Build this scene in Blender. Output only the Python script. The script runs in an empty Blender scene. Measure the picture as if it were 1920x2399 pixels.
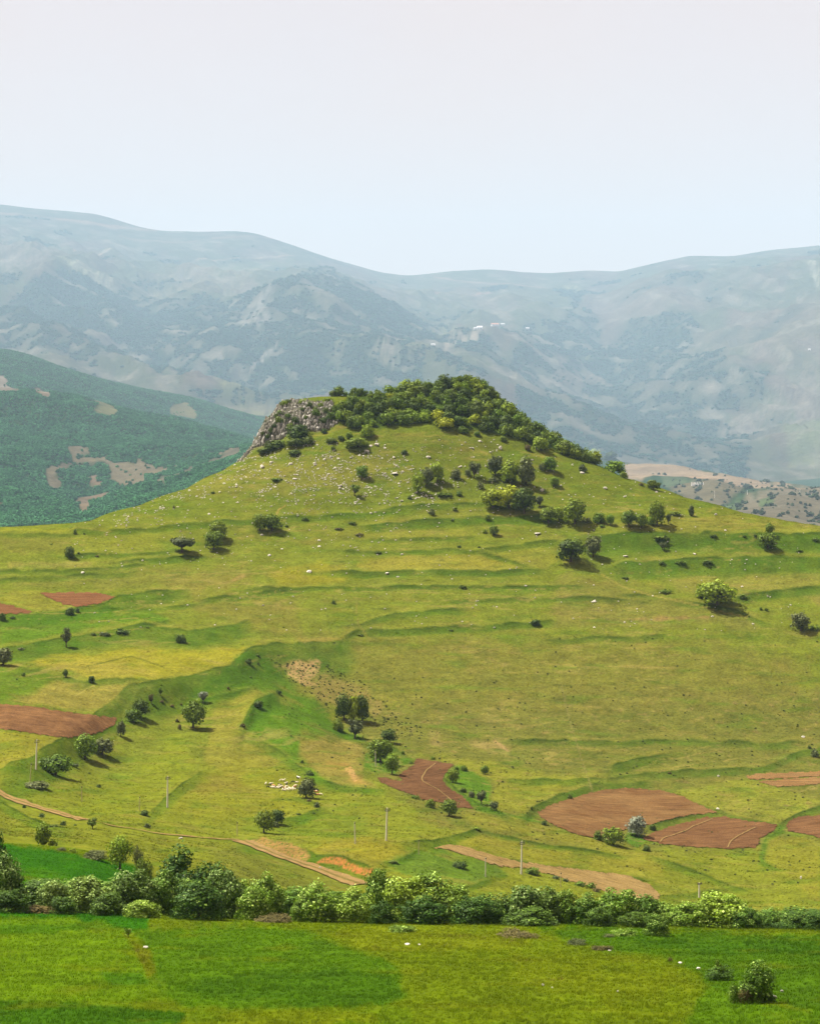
import bpy, math, random
import numpy as np
from mathutils import Vector, Matrix

SC = bpy.context.scene
COL = SC.collection
R = math.radians
F, CX, VH = 5093.0, 863.0, 764.0        # focal length, centre column and eye-level row in picture units (1726 across)
CAMZ = 200.0                             # eye height above datum

# ------------------------------------------------------------------ camera, sky, sun, exposure
cam_d = bpy.data.cameras.new('camera')
cam = bpy.data.objects.new('camera', cam_d)
COL.objects.link(cam)
cam.location = (0, 0, CAMZ)
cam.rotation_euler = (R(90), 0, 0)
cam_d.sensor_width = 36.0
cam_d.lens = F / 2156.6 * 36.0
cam_d.shift_y = -(1078.3 - VH) / 2156.6
cam_d.clip_start = 1.0
cam_d.clip_end = 90000.0
SC.camera = cam

SUN_EL, SUN_AZ = R(57), math.atan2(-0.74, 0.46)
to_sun = Vector((math.sin(SUN_AZ) * math.cos(SUN_EL), math.cos(SUN_AZ) * math.cos(SUN_EL), math.sin(SUN_EL)))
W = bpy.data.worlds.new('World')
SC.world = W
W.use_nodes = True
nt = W.node_tree
nt.nodes.clear()
wo = nt.nodes.new('ShaderNodeOutputWorld')
bg = nt.nodes.new('ShaderNodeBackground')
bg.inputs['Strength'].default_value = 0.0627
sky = nt.nodes.new('ShaderNodeTexSky')
sky.sky_type = 'NISHITA'
sky.sun_disc = False
sky.sun_elevation = SUN_EL
sky.sun_rotation = SUN_AZ % (2 * math.pi)
sky.altitude = 1500
sky.air_density = 1.0
sky.dust_density = 2.0
sky.ozone_density = 1.0
# a thin even veil of high cloud over the whole sky
veil = nt.nodes.new('ShaderNodeMixRGB')
veil.inputs['Fac'].default_value = 0.82
veil.inputs['Color2'].default_value = (5.45, 4.25, 3.75, 1)
vt = nt.nodes.new('ShaderNodeTexCoord')
vn = nt.nodes.new('ShaderNodeTexNoise')
vn.inputs['Scale'].default_value = 3.2
vn.inputs['Detail'].default_value = 4
vr = nt.nodes.new('ShaderNodeMapRange')
vr.inputs['From Min'].default_value = 0.35
vr.inputs['From Max'].default_value = 0.65
vr.inputs['To Min'].default_value = 0.80
vr.inputs['To Max'].default_value = 0.96
nt.links.new(vt.outputs['Generated'], vn.inputs['Vector'])
nt.links.new(vn.outputs['Fac'], vr.inputs['Value'])
nt.links.new(vr.outputs[0], veil.inputs['Fac'])
nt.links.new(sky.outputs[0], veil.inputs['Color1'])
nt.links.new(veil.outputs[0], bg.inputs['Color'])
nt.links.new(bg.outputs[0], wo.inputs[0])

sun_d = bpy.data.lights.new('sun', 'SUN')
sun_d.energy = 5.0
sun_d.angle = R(0.53)
sun_d.color = (1.0, 0.945, 0.85)
sun = bpy.data.objects.new('sun', sun_d)
COL.objects.link(sun)
sun.location = (0, 0, 900)
sun.rotation_euler = (-to_sun).to_track_quat('-Z', 'Y').to_euler()

SC.view_settings.view_transform = 'Standard'
SC.view_settings.look = 'None'
SC.view_settings.gamma = 1.0
SC.view_settings.use_curve_mapping = False
SC.view_settings.exposure = 1.45
SC.render.engine = 'CYCLES'
SC.cycles.use_denoising = True
SC.cycles.max_bounces = 4
SC.cycles.diffuse_bounces = 2
SC.cycles.transmission_bounces = 2
SC.cycles.volume_bounces = 0
SC.cycles.sample_clamp_indirect = 4

HAZE_DENSITY = 2.35e-5
HAZE_COLOR = (0.50, 0.73, 0.945, 1)

# ------------------------------------------------------------------ picture coordinates -> units
CROPS = {'A': (0, 1100, 700), 'B': (700, 1060, 700), 'C': (1300, 1000, 620), 'D': (0, 1500, 500), 'E': (400, 1500, 600),
         'F': (860, 1700, 600), 'G': (1200, 1700, 720), 'H': (0, 1840, 660), 'I': (560, 1940, 680), 'J': (1200, 1980, 720),
         'K': (0, 2120, 960), 'L': (540, 820, 600), 'M': (900, 820, 600), 'N': (0, 780, 700), 'O': (0, 400, 960),
         'P': (960, 500, 960), 'X': (600, 1800, 180), 'Y': (560, 880, 300), 'Z': (1560, 1090, 160), 'Q': (0, 0, 1920)}
K = 1726.0 / 1920.0


def q(c, x, y):
    x0, y0, w = CROPS[c]
    s = w / 1726.0
    return ((x0 + x * s) * K, (y0 + y * s) * K)


def qs(c):
    return CROPS[c][2] / 1726.0 * K


def P(c, *pts):
    return np.array([q(c, x, y) for x, y in pts])


# ------------------------------------------------------------------ noise
_rng = np.random.RandomState(7)
_perm = np.tile(_rng.permutation(512), 3)
_ang = _rng.rand(512) * 2 * np.pi
_gx, _gy = np.cos(_ang), np.sin(_ang)


def pnoise(x, y, seed=0):
    x = np.asarray(x, float) + seed * 17.31
    y = np.asarray(y, float) + seed * 9.77
    xi = np.floor(x).astype(int); yi = np.floor(y).astype(int)
    xf = x - xi; yf = y - yi
    xi &= 511; yi &= 511

    def g(ix, iy, dx, dy):
        h = _perm[_perm[ix & 511] + (iy & 511)] & 511
        return _gx[h] * dx + _gy[h] * dy
    u = xf * xf * xf * (xf * (xf * 6 - 15) + 10)
    v = yf * yf * yf * (yf * (yf * 6 - 15) + 10)
    a = g(xi, yi, xf, yf); b = g(xi + 1, yi, xf - 1, yf)
    c = g(xi, yi + 1, xf, yf - 1); d = g(xi + 1, yi + 1, xf - 1, yf - 1)
    return 1.5 * ((a * (1 - u) + b * u) * (1 - v) + (c * (1 - u) + d * u) * v)


def fbm(x, y, o=4, seed=0, gain=0.5):
    r = 0; a = 1; f = 1; n = 0
    for i in range(o):
        r = r + a * pnoise(x * f, y * f, seed + i * 3); n += a; a *= gain; f *= 2.03
    return r / n


def ridged(x, y, o=4, seed=0):
    r = 0; a = 1; f = 1; n = 0
    for i in range(o):
        r = r + a * (1 - 2 * np.abs(pnoise(x * f, y * f, seed + i * 3))); n += a; a *= 0.5; f *= 2.1
    return r / n


def sstep(a, b, x):
    t = np.clip((x - a) / (b - a), 0, 1)
    return t * t * (3 - 2 * t)


# ------------------------------------------------------------------ the lie of the land: at each distance, the row at which the ground is seen
LINES = [
 (2, [(-9000, 5000), (9000, 5000)]),
 (12, [(-9000, 3300), (9000, 3300)]),
 (60, [(-3000, 2640), (4000, 2640)]),
 (110, [(-3000, 2300), (4000, 2300)]),
 (150, [(-2000, 2150), (0, 2150), (863, 2156), (1726, 2162), (3000, 2162)]),
 (190, [(-2000, 2060), (0, 2060), (600, 2066), (1000, 2066), (1400, 2068), (1726, 2058), (3000, 2040)]),
 (230, [(-2000, 1985), (0, 1985), (600, 1996), (1000, 2000), (1400, 2008), (1726, 2002), (3000, 1990)]),
 (270, [(-2000, 1918), (0, 1918), (300, 1932), (600, 1943), (900, 1947), (1300, 1952), (1726, 1960), (3000, 1960)]),
 (285, [(-2000, 1905), (0, 1908), (300, 1924), (600, 1938), (900, 1943), (1300, 1950), (1726, 1958), (3000, 1960)]),
 (300, [(-2000, 1900), (0, 1905), (250, 1920), (400, 1938), (600, 1955), (900, 1960), (1300, 1965), (1726, 1970), (3000, 1975)]),
 (330, [(-2000, 1868), (0, 1874), (250, 1903), (360, 1930), (450, 1965), (700, 2010), (1726, 2015), (3000, 2015)]),
 (420, [(-2000, 1765), (0, 1777), (100, 1785), (200, 1797), (300, 1835), (450, 1935), (700, 2000), (1726, 2030), (3000, 2040)]),
 (470, [(-2000, 1755), (0, 1765), (200, 1790), (300, 1820), (450, 1890), (600, 1925), (900, 1960), (1300, 1990), (1726, 2005), (3000, 2010)]),
 (540, [(-2000, 1730), (0, 1745), (200, 1768), (300, 1793), (450, 1838), (600, 1880), (800, 1905), (1000, 1930), (1300, 1960), (1726, 1978), (3000, 1985)]),
 (600, [(-2000, 1700), (0, 1722), (150, 1735), (300, 1762), (450, 1790), (520, 1800), (600, 1835), (700, 1865), (780, 1873), (900, 1886), (1100, 1912), (1300, 1932), (1471, 1945), (1726, 1955), (3000, 1960)]),
 (650, [(-2000, 1660), (0, 1692), (100, 1702), (240, 1724), (353, 1745), (480, 1765), (560, 1771), (640, 1775), (700, 1774), (815, 1771), (900, 1783), (1000, 1812), (1097, 1841), (1300, 1885), (1471, 1920), (1600, 1925), (1726, 1928), (3000, 1930)]),
 (690, [(-2000, 1615), (0, 1652), (76, 1655), (200, 1684), (353, 1700), (500, 1730), (600, 1744), (700, 1742), (800, 1742), (900, 1747), (1000, 1765), (1100, 1792), (1300, 1840), (1471, 1872), (1600, 1882), (1726, 1886), (3000, 1890)]),
 (718, [(-2000, 1570), (0, 1616), (76, 1620), (150, 1642), (250, 1668), (353, 1676), (500, 1695), (650, 1704), (800, 1708), (900, 1717), (1000, 1729), (1100, 1757), (1300, 1803), (1500, 1832), (1726, 1845), (3000, 1850)]),
 (760, [(-2000, 1520), (0, 1562), (76, 1575), (130, 1597), (200, 1630), (300, 1640), (400, 1643), (500, 1652), (640, 1657), (700, 1660), (800, 1665), (900, 1680), (1000, 1695), (1100, 1712), (1300, 1755), (1500, 1782), (1726, 1800), (3000, 1810)]),
 (800, [(-2000, 1475), (0, 1508), (100, 1525), (200, 1558), (250, 1587), (300, 1595), (400, 1590), (500, 1598), (600, 1608), (700, 1618), (800, 1628), (900, 1645), (1000, 1655), (1100, 1668), (1300, 1700), (1500, 1720), (1726, 1735), (3000, 1745)]),
 (840, [(-2000, 1430), (0, 1458), (100, 1473), (200, 1500), (300, 1525), (350, 1540), (400, 1538), (500, 1541), (600, 1548), (700, 1570), (800, 1592), (900, 1606), (1000, 1611), (1200, 1627), (1400, 1650), (1726, 1670), (3000, 1680)]),
 (880, [(-2000, 1390), (0, 1412), (100, 1423), (300, 1440), (400, 1475), (500, 1482), (560, 1482), (650, 1515), (700, 1540), (760, 1556), (900, 1556), (1100, 1567), (1300, 1587), (1500, 1600), (1726, 1610), (3000, 1620)]),
 (920, [(-2000, 1352), (0, 1370), (100, 1378), (300, 1388), (450, 1388), (500, 1388), (560, 1420), (650, 1448), (750, 1478), (900, 1487), (1100, 1497), (1400, 1520), (1726, 1540), (3000, 1545)]),
 (960, [(-2000, 1305), (0, 1320), (200, 1326), (400, 1340), (540, 1358), (700, 1385), (900, 1400), (1200, 1420), (1500, 1432), (1726, 1450), (3000, 1450)]),
 (1000, [(-2000, 1250), (0, 1265), (300, 1280), (600, 1298), (900, 1310), (1200, 1328), (1500, 1340), (1726, 1350), (3000, 1350)]),
 (1040, [(-2000, 1195), (0, 1202), (300, 1215), (600, 1225), (900, 1231), (1200, 1243), (1500, 1255), (1726, 1262), (3000, 1265)]),
 (1080, [(-2000, 1150), (0, 1140), (150, 1141), (300, 1150), (600, 1155), (900, 1156), (1200, 1166), (1500, 1176), (1726, 1182), (3000, 1190)]),
 (1110, [(-2000, 1170), (-400, 1125), (0, 1114), (100, 1109), (170, 1104), (300, 1096), (500, 1090), (700, 1088), (900, 1092), (1100, 1098), (1320, 1102), (1500, 1110), (1600, 1118), (1726, 1130), (2130, 1150), (3000, 1220)]),
 (1140, [(-2000, 1260), (-400, 1140), (0, 1120), (170, 1108), (240, 1077), (300, 1068), (430, 1045), (503, 1035), (600, 1028), (700, 1025), (900, 1030), (1100, 1040), (1250, 1050), (1320, 1058), (1400, 1064), (1500, 1078), (1600, 1098), (1726, 1118), (2130, 1150), (3000, 1280)]),
 (1165, [(-2000, 1300), (-400, 1170), (0, 1135), (170, 1122), (240, 1087), (340, 1047), (430, 1021), (503, 1000), (600, 985), (700, 975), (900, 972), (1100, 985), (1250, 1010), (1320, 1028), (1400, 1041), (1500, 1066), (1600, 1093), (1726, 1115), (2130, 1165), (3000, 1310)]),
 (1190, [(-2000, 1330), (-400, 1200), (0, 1160), (170, 1145), (340, 1064), (430, 1007), (503, 976), (560, 955), (620, 935), (700, 918), (800, 912), (900, 907), (965, 915), (1100, 945), (1180, 962), (1250, 985), (1320, 1011), (1400, 1032), (1500, 1075), (1600, 1110), (1726, 1135), (2130, 1190), (3000, 1330)]),
 (1200, [(-2000, 1340), (0, 1172), (340, 1082), (430, 1015), (503, 971), (531, 944), (572, 931), (625, 905), (648, 906), (691, 906), (711, 895), (800, 896), (917, 888), (1012, 906), (1106, 927), (1180, 953), (1250, 979), (1320, 1010), (1400, 1037), (1500, 1085), (1726, 1150), (3000, 1340)]),
 (1206, [(-2000, 1345), (0, 1180), (430, 1025), (503, 973), (531, 942), (545, 915), (560, 898), (585, 885), (625, 876), (690, 878), (711, 880), (800, 884), (917, 877), (1012, 894), (1106, 918), (1180, 949), (1250, 976), (1320, 1010), (1400, 1040), (1500, 1090), (1726, 1155), (3000, 1345)]),
 (1213, [(-2000, 1350), (0, 1190), (430, 1045), (503, 980), (531, 945), (540, 925), (555, 893), (571, 879), (600, 862), (650, 857), (711, 860), (800, 866), (917, 862), (1012, 878), (1106, 907), (1180, 944), (1250, 975), (1320, 1012), (1400, 1046), (1726, 1165), (3000, 1350)]),
 (1223, [(-2000, 1360), (0, 1205), (430, 1065), (503, 1015), (531, 965), (555, 903), (571, 879), (580, 865), (587, 851), (622, 845), (652, 843), (700, 844), (800, 847), (917, 840), (1012, 850), (1050, 868), (1080, 884), (1130, 914), (1180, 942), (1250, 979), (1320, 1022), (1726, 1175), (3000, 1355)]),
 (1245, [(-2000, 1380), (0, 1240), (430, 1095), (503, 1055), (555, 935), (571, 890), (587, 854), (622, 842), (652, 837), (700, 833), (770, 829), (850, 826), (900, 819), (960, 806), (985, 804), (1030, 819), (1060, 852), (1080, 878), (1130, 914), (1180, 948), (1250, 992), (1320, 1045), (1726, 1200), (3000, 1370)]),
 (1275, [(-2000, 1390), (0, 1270), (430, 1125), (555, 1000), (587, 910), (622, 865), (700, 852), (900, 842), (985, 832), (1030, 852), (1080, 905), (1180, 975), (1320, 1075), (1726, 1220), (3000, 1380)]),
 (1350, [(-2000, 1390), (0, 1300), (500, 1200), (600, 1060), (985, 990), (1100, 1060), (1320, 1150), (1726, 1260), (3000, 1385)]),
 (1500, [(-2000, 1350), (600, 1250), (3000, 1350)]),
 (1900, [(-2000, 1250), (-200, 1250), (600, 1240), (1320, 1200), (1726, 1200), (3000, 1250)]),
 (2100, [(-2000, 1110), (0, 1120), (170, 1108), (300, 1088), (450, 1060), (560, 1050), (1000, 1150), (1320, 1120), (1500, 1105), (1726, 1125), (3000, 1150)]),
 (2400, [(-2000, 960), (0, 1005), (100, 1030), (170, 1065), (220, 1060), (300, 1020), (400, 1000), (450, 985), (520, 965), (600, 1000), (1000, 1100), (1320, 1075), (1420, 1068), (1500, 1075), (1560, 1072), (1640, 1060), (1726, 1075), (3000, 1060)]),
 (2700, [(-2000, 860), (0, 905), (200, 925), (300, 932), (400, 940), (480, 948), (560, 960), (650, 980), (1000, 1060), (1320, 1050), (1420, 1040), (1500, 1030), (1560, 1050), (1640, 1040), (1726, 1045), (3000, 1020)]),
 (2900, [(-2000, 760), (0, 825), (150, 850), (300, 885), (400, 905), (520, 935), (580, 962), (1000, 1040), (1320, 1020), (1400, 1024), (1500, 1019), (1580, 1035), (1640, 1036), (1726, 1040), (3000, 1010)]),
 (3100, [(-2000, 790), (0, 852), (150, 873), (300, 902), (400, 920), (520, 945), (600, 965), (1000, 1020), (1320, 1003), (1400, 1006), (1500, 1011), (1600, 1030), (1726, 1040), (3000, 1010)]),
 (3500, [(-2000, 700), (0, 782), (150, 820), (300, 865), (400, 890), (500, 915), (560, 925), (1000, 975), (1320, 986), (1400, 990), (1480, 1000), (1560, 1012), (1640, 1030), (1726, 1036), (3000, 1010)]),
 (3900, [(-2000, 640), (0, 738), (60, 753), (130, 780), (200, 802), (300, 822), (400, 838), (450, 850), (540, 878), (600, 900), (1000, 950), (1320, 985), (1400, 990), (1500, 1004), (1600, 1022), (1726, 1034), (3000, 980)]),
 (4300, [(-2000, 750), (0, 835), (200, 855), (400, 880), (470, 873), (580, 880), (1000, 930), (1320, 988), (1500, 1005), (1600, 1020), (1726, 1015), (3000, 940)]),
 (5000, [(-2000, 690), (0, 760), (200, 800), (300, 820), (400, 836), (500, 852), (560, 856), (600, 850), (700, 830), (900, 810), (1000, 830), (1100, 880), (1200, 930), (1320, 965), (1500, 985), (1600, 965), (1650, 945), (1726, 920), (3000, 800)]),
 (5800, [(-2000, 620), (0, 690), (100, 705), (200, 735), (300, 765), (360, 755), (430, 735), (500, 710), (600, 672), (700, 692), (800, 728), (900, 755), (935, 782), (1000, 760), (1100, 790), (1190, 840), (1250, 865), (1320, 870), (1400, 855), (1500, 800), (1600, 765), (1726, 725), (3000, 600)]),
 (6600, [(-2000, 540), (0, 600), (80, 585), (130, 600), (200, 625), (260, 650), (320, 685), (400, 668), (500, 648), (620, 625), (700, 640), (760, 662), (860, 705), (900, 722), (940, 728), (1000, 715), (1100, 712), (1200, 725), (1265, 740), (1320, 725), (1400, 690), (1500, 660), (1726, 620), (3000, 520)]),
 (7600, [(-2000, 490), (0, 520), (100, 540), (200, 560), (300, 580), (500, 590), (700, 605), (800, 630), (870, 648), (1000, 645), (1200, 652), (1260, 662), (1320, 640), (1400, 610), (1500, 590), (1726, 570), (3000, 470)]),
 (8800, [(-2000, 420), (-200, 425), (0, 434), (50, 440), (200, 453), (240, 464), (300, 482), (340, 489), (420, 491), (500, 489), (540, 494), (620, 520), (700, 548), (760, 565), (800, 576), (860, 583), (900, 579), (950, 573), (1030, 568), (1100, 575), (1160, 577), (1240, 571), (1300, 575), (1380, 556), (1450, 541), (1540, 543), (1620, 530), (1726, 520), (3000, 440)]),
 (9600, [(-2000, 470), (863, 640), (3000, 490)]),
]
FAR = 5.4                                # the country beyond the hill lies this much farther than first sketched
LINES = [(1500 + (d - 1500) * FAR if d > 1500 else d, p) for d, p in LINES]


def far(d):
    return 1500 + (d - 1500) * FAR if d > 1500 else d


LD = np.array([l[0] for l in LINES], float)


def gsmooth(a, dx, sig):
    n = int(3 * sig / dx) + 1
    k = np.exp(-0.5 * (np.arange(-n, n + 1) * dx / sig) ** 2); k /= k.sum()
    return np.convolve(np.pad(a, n, mode='edge'), k, 'valid')


_UG = np.arange(-9000, 9001, 4.0)
_LZ = []
for _d, _p in LINES:
    _p = np.array(_p, float)
    _v = np.interp(_UG, _p[:, 0], _p[:, 1])
    _v = gsmooth(_v, 4.0, 5.0 if 1150 < _d < 1300 else (10.0 if _d > 26000 else 18.0))
    _LZ.append(-(_v - VH) / F * _d)
_LZ = np.array(_LZ)


def base_z(U, D):
    """Height relative to the eye on the grid U x D (monotone cubic along distance)."""
    Zk = np.array([np.interp(U, _UG, r) for r in _LZ])            # lines x nu
    h = np.diff(LD)[:, None]
    s = np.diff(Zk, axis=0) / h
    m = np.zeros_like(Zk)
    w1 = 2 * h[1:] + h[:-1]; w2 = h[1:] + 2 * h[:-1]
    same = (s[:-1] * s[1:]) > 0
    with np.errstate(divide='ignore', invalid='ignore'):
        hm = (w1 + w2) / (w1 / s[:-1] + w2 / s[1:])
    m[1:-1] = np.where(same, hm, 0)
    m[0] = s[0]; m[-1] = s[-1]
    k = np.clip(np.searchsorted(LD, D, side='right') - 1, 0, len(LD) - 2)
    t = ((D - LD[k]) / (LD[k + 1] - LD[k]))[:, None]
    hh = (LD[k + 1] - LD[k])[:, None]
    z = ((1 + 2 * t) * (1 - t) ** 2 * Zk[k] + t * (1 - t) ** 2 * hh * m[k]
         + t * t * (3 - 2 * t) * Zk[k + 1] + t * t * (t - 1) * hh * m[k + 1])
    return z                                                       # nd x nu


# terrace banks: crop, polyline along the bank's upper edge, height (m), face (units), reach of the lush strip
BANKS = [
 ('C', [(250, 725), (640, 712), (1000, 705), (1400, 712), (1800, 722), (2400, 730)], 3.2, 26),
 ('C', [(380, 905), (440, 880), (700, 868), (1000, 858), (1500, 846), (1800, 852), (2400, 860)], 3.4, 24),
 ('C', [(1180, 1100), (1300, 1075), (1500, 1045), (1726, 1030), (2300, 1010)], 2.2, 12),
 ('C', [(430, 1082), (520, 1078), (640, 1076)], 0.8, 5),
 ('C', [(780, 1130), (1000, 1150), (1200, 1185), (1380, 1275)], 1.2, 8),
 ('B', [(-100, 372), (300, 360), (560, 325), (800, 305), (1060, 290)], 1.4, 8),
 ('B', [(380, 418), (700, 395), (900, 380), (1100, 368), (1400, 366), (1500, 370)], 2.0, 12),
 ('B', [(250, 577), (600, 566), (860, 552), (1050, 577)], 0.9, 6),
 ('B', [(1040, 572), (1200, 540), (1400, 512), (1500, 506)], 1.3, 8),
 ('B', [(1040, 578), (1180, 610), (1320, 660)], 0.7, 5),
 ('B', [(180, 697), (400, 690), (800, 681), (1200, 681), (1390, 671)], 1.9, 8),
 ('B', [(-350, 800), (0, 790), (400, 780), (800, 771), (1200, 773), (1640, 766)], 1.3, 6),
 ('B', [(220, 1110), (330, 1030), (600, 1020), (900, 1000), (1300, 985), (1460, 970)], 1.9, 9),
 ('B', [(330, 1010), (480, 950), (650, 920), (960, 905)], 1.2, 9),
 ('B', [(380, 496), (700, 490), (1000, 482)], 0.8, 6),
 ('B', [(880, 858), (1200, 845), (1600, 832), (1900, 835)], 0.8, 6),
 ('B', [(1450, 1085), (1700, 1070), (2100, 1050)], 0.9, 8),
 ('A', [(420, 356), (800, 350), (1000, 327), (1300, 302), (1620, 302)], 1.4, 7),
 ('A', [(0, 372), (240, 374), (420, 380)], 0.6, 4),
 ('A', [(380, 502), (800, 492), (1010, 476)], 0.9, 6),
 ('A', [(650, 548), (900, 521), (1200, 501)], 1.2, 8),
 ('A', [(-200, 575), (200, 590), (500, 587), (830, 558)], 1.1, 7),
 ('A', [(-300, 640), (0, 632), (400, 616), (760, 600)], 0.9, 7),
 ('A', [(-300, 870), (0, 846), (200, 836), (450, 812), (600, 790), (680, 746), (800, 726), (1070, 705)], 2.3, 20),
 ('A', [(1160, 762), (1300, 746), (1500, 716), (1740, 690)], 1.4, 8),
 ('A', [(630, 806), (900, 799), (1140, 790)], 0.9, 6),
 ('A', [(-300, 1070), (60, 1026), (200, 1000), (350, 986), (480, 960), (640, 935), (830, 908), (950, 925), (1100, 940), (1420, 900)], 2.4, 26),
 ('E', [(-1150, 880), (-930, 790), (-750, 700), (-560, 560), (-430, 430), (-300, 320), (-120, 300), (50, 262), (200, 228), (400, 182), (440, 140), (520, 80), (700, 42), (1000, 30), (1220, 8)], 4.6, 56),
 ('D', [(470, 300), (560, 302), (700, 345), (900, 326), (1140, 345)], 1.2, 8),
 ('D', [(1200, 1381), (1350, 1250), (1500, 1130), (1650, 1025)], 1.1, 20),
 ('E', [(150, 420), (250, 370), (420, 330), (560, 316)], 1.2, 8),
 ('E', [(460, 590), (520, 490), (580, 400), (640, 370), (720, 340)], 3.6, 34),
 ('E', [(480, 592), (600, 645), (750, 745), (850, 835), (940, 905)], 1.4, 14),
 ('E', [(1000, 925), (1150, 970), (1320, 1000), (1420, 1012)], 1.2, 8),
 ('E', [(760, 1205), (900, 1168), (1000, 1128)], 1.8, 14),
 ('E', [(840, 1048), (960, 1075), (1010, 1130)], 0.9, 8),
 ('E', [(1110, 590), (1200, 632), (1330, 685), (1500, 720), (1600, 790)], 1.2, 10),
 ('F', [(1060, 620), (1110, 548), (1250, 490), (1400, 432), (1560, 386), (1760, 376), (1900, 372)], 2.4, 17),
 ('F', [(230, 792), (450, 782), (600, 742), (770, 690)], 1.4, 12),
 ('F', [(760, 702), (1000, 762), (1300, 822), (1740, 882)], 0.8, 5),
 ('F', [(900, 905), (1200, 938), (1600, 988), (1900, 1030)], 0.6, 4),
 ('F', [(600, 1115), (750, 1062), (880, 1008)], 0.9, 8),
 ('F', [(500, 335), (520, 360), (560, 410), (700, 500), (770, 540), (900, 590), (980, 640)], 1.0, 9),
 ('F', [(100, 925), (280, 872), (350, 828)], 1.2, 8),
 ('G', [(760, 565), (900, 528), (1050, 496), (1200, 490)], 1.3, 9),
 ('G', [(1490, 556), (1600, 492), (1740, 450), (2100, 420)], 1.3, 9),
 ('G', [(0, 302), (300, 306), (560, 296), (800, 266), (1100, 246), (1400, 226), (1620, 140), (1900, 110)], 1.4, 9),
 ('G', [(540, 246), (700, 200), (860, 165)], 1.6, 16),
 ('G', [(0, 80), (200, 86), (560, 92), (900, 84), (1400, 100), (1600, 96)], 0.8, 8),
 ('G', [(1040, 445), (1180, 490), (1400, 545), (1500, 556)], 0.9, 6),
 ('G', [(800, 945), (1000, 930), (1200, 915)], 0.8, 8),
 ('G', [(780, 730), (940, 790), (1100, 850), (1300, 920)], 0.7, 9),
 ('H', [(-100, 20), (60, 100), (200, 185), (330, 235), (430, 240)], 1.2, 14),
]
BANKS.append(('I', [(10, 66), (140, 62), (260, 90), (400, 128), (480, 164), (620, 174), (720, 214), (810, 246)], 2.0, 20))
BANK_Q = [(np.array([q(c, x, y) for x, y in pts]), h, w) for c, pts, h, w in BANKS]


def bank_shift(U, Vb, D):
    """Height change and lushness from the terrace banks on a grid (rows: distance, columns: U)."""
    dz = np.zeros_like(Vb); lush = np.zeros_like(Vb); lip = np.zeros_like(Vb); rim = np.zeros_like(Vb)
    nz = fbm(U[None, :] / 60.0, Vb / 60.0, 3, 5)
    for pts, h, w in BANK_Q:
        o = np.argsort(pts[:, 0])
        pu, pv = pts[o, 0], pts[o, 1]
        cs = np.where((U > pu[0] - 30) & (U < pu[-1] + 30))[0]
        if len(cs) == 0:
            continue
        uu = U[cs]
        line = gsmooth(np.interp(np.arange(uu[0] - 20, uu[-1] + 21, 2.0), pu, pv), 2.0, 5.0)
        line = np.interp(uu, np.arange(uu[0] - 20, uu[-1] + 21, 2.0), line)
        end = sstep(pu[0] - 25, pu[0] + 25, uu) * (1 - sstep(pu[-1] - 25, pu[-1] + 25, uu))
        s = Vb[:, cs] - line[None, :] + nz[:, cs] * 5.0
        L = 3.5 * w + 14
        up = np.exp(-np.clip(-s, 0, None) / L)
        dn = np.exp(-np.clip(s - w, 0, None) / L)
        g = np.where(s < 0, 0.5 * up, np.where(s > w, -0.5 * dn, 0.5 - sstep(0, w, s)))
        amp = (0.46 if h < 3 else 0.7) * h * end[None, :] * (0.75 + 0.5 * nz[:, cs])
        dz[:, cs] += g * amp
        lip[:, cs] = np.maximum(lip[:, cs], np.exp(-((s + 5) / 4.0) ** 2) * end[None, :] * min(1, 0.35 + h / 3))
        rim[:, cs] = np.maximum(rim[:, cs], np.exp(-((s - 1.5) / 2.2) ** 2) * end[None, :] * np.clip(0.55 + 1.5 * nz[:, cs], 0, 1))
        lu = sstep(-2.5, 1.0, s) * (1 - sstep(w * 0.9, w * 1.5 + 3, s)) * end[None, :]
        lush[:, cs] = np.maximum(lush[:, cs], lu * min(1, 0.5 + h / 4))
    return dz, lush, lip, rim


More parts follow.
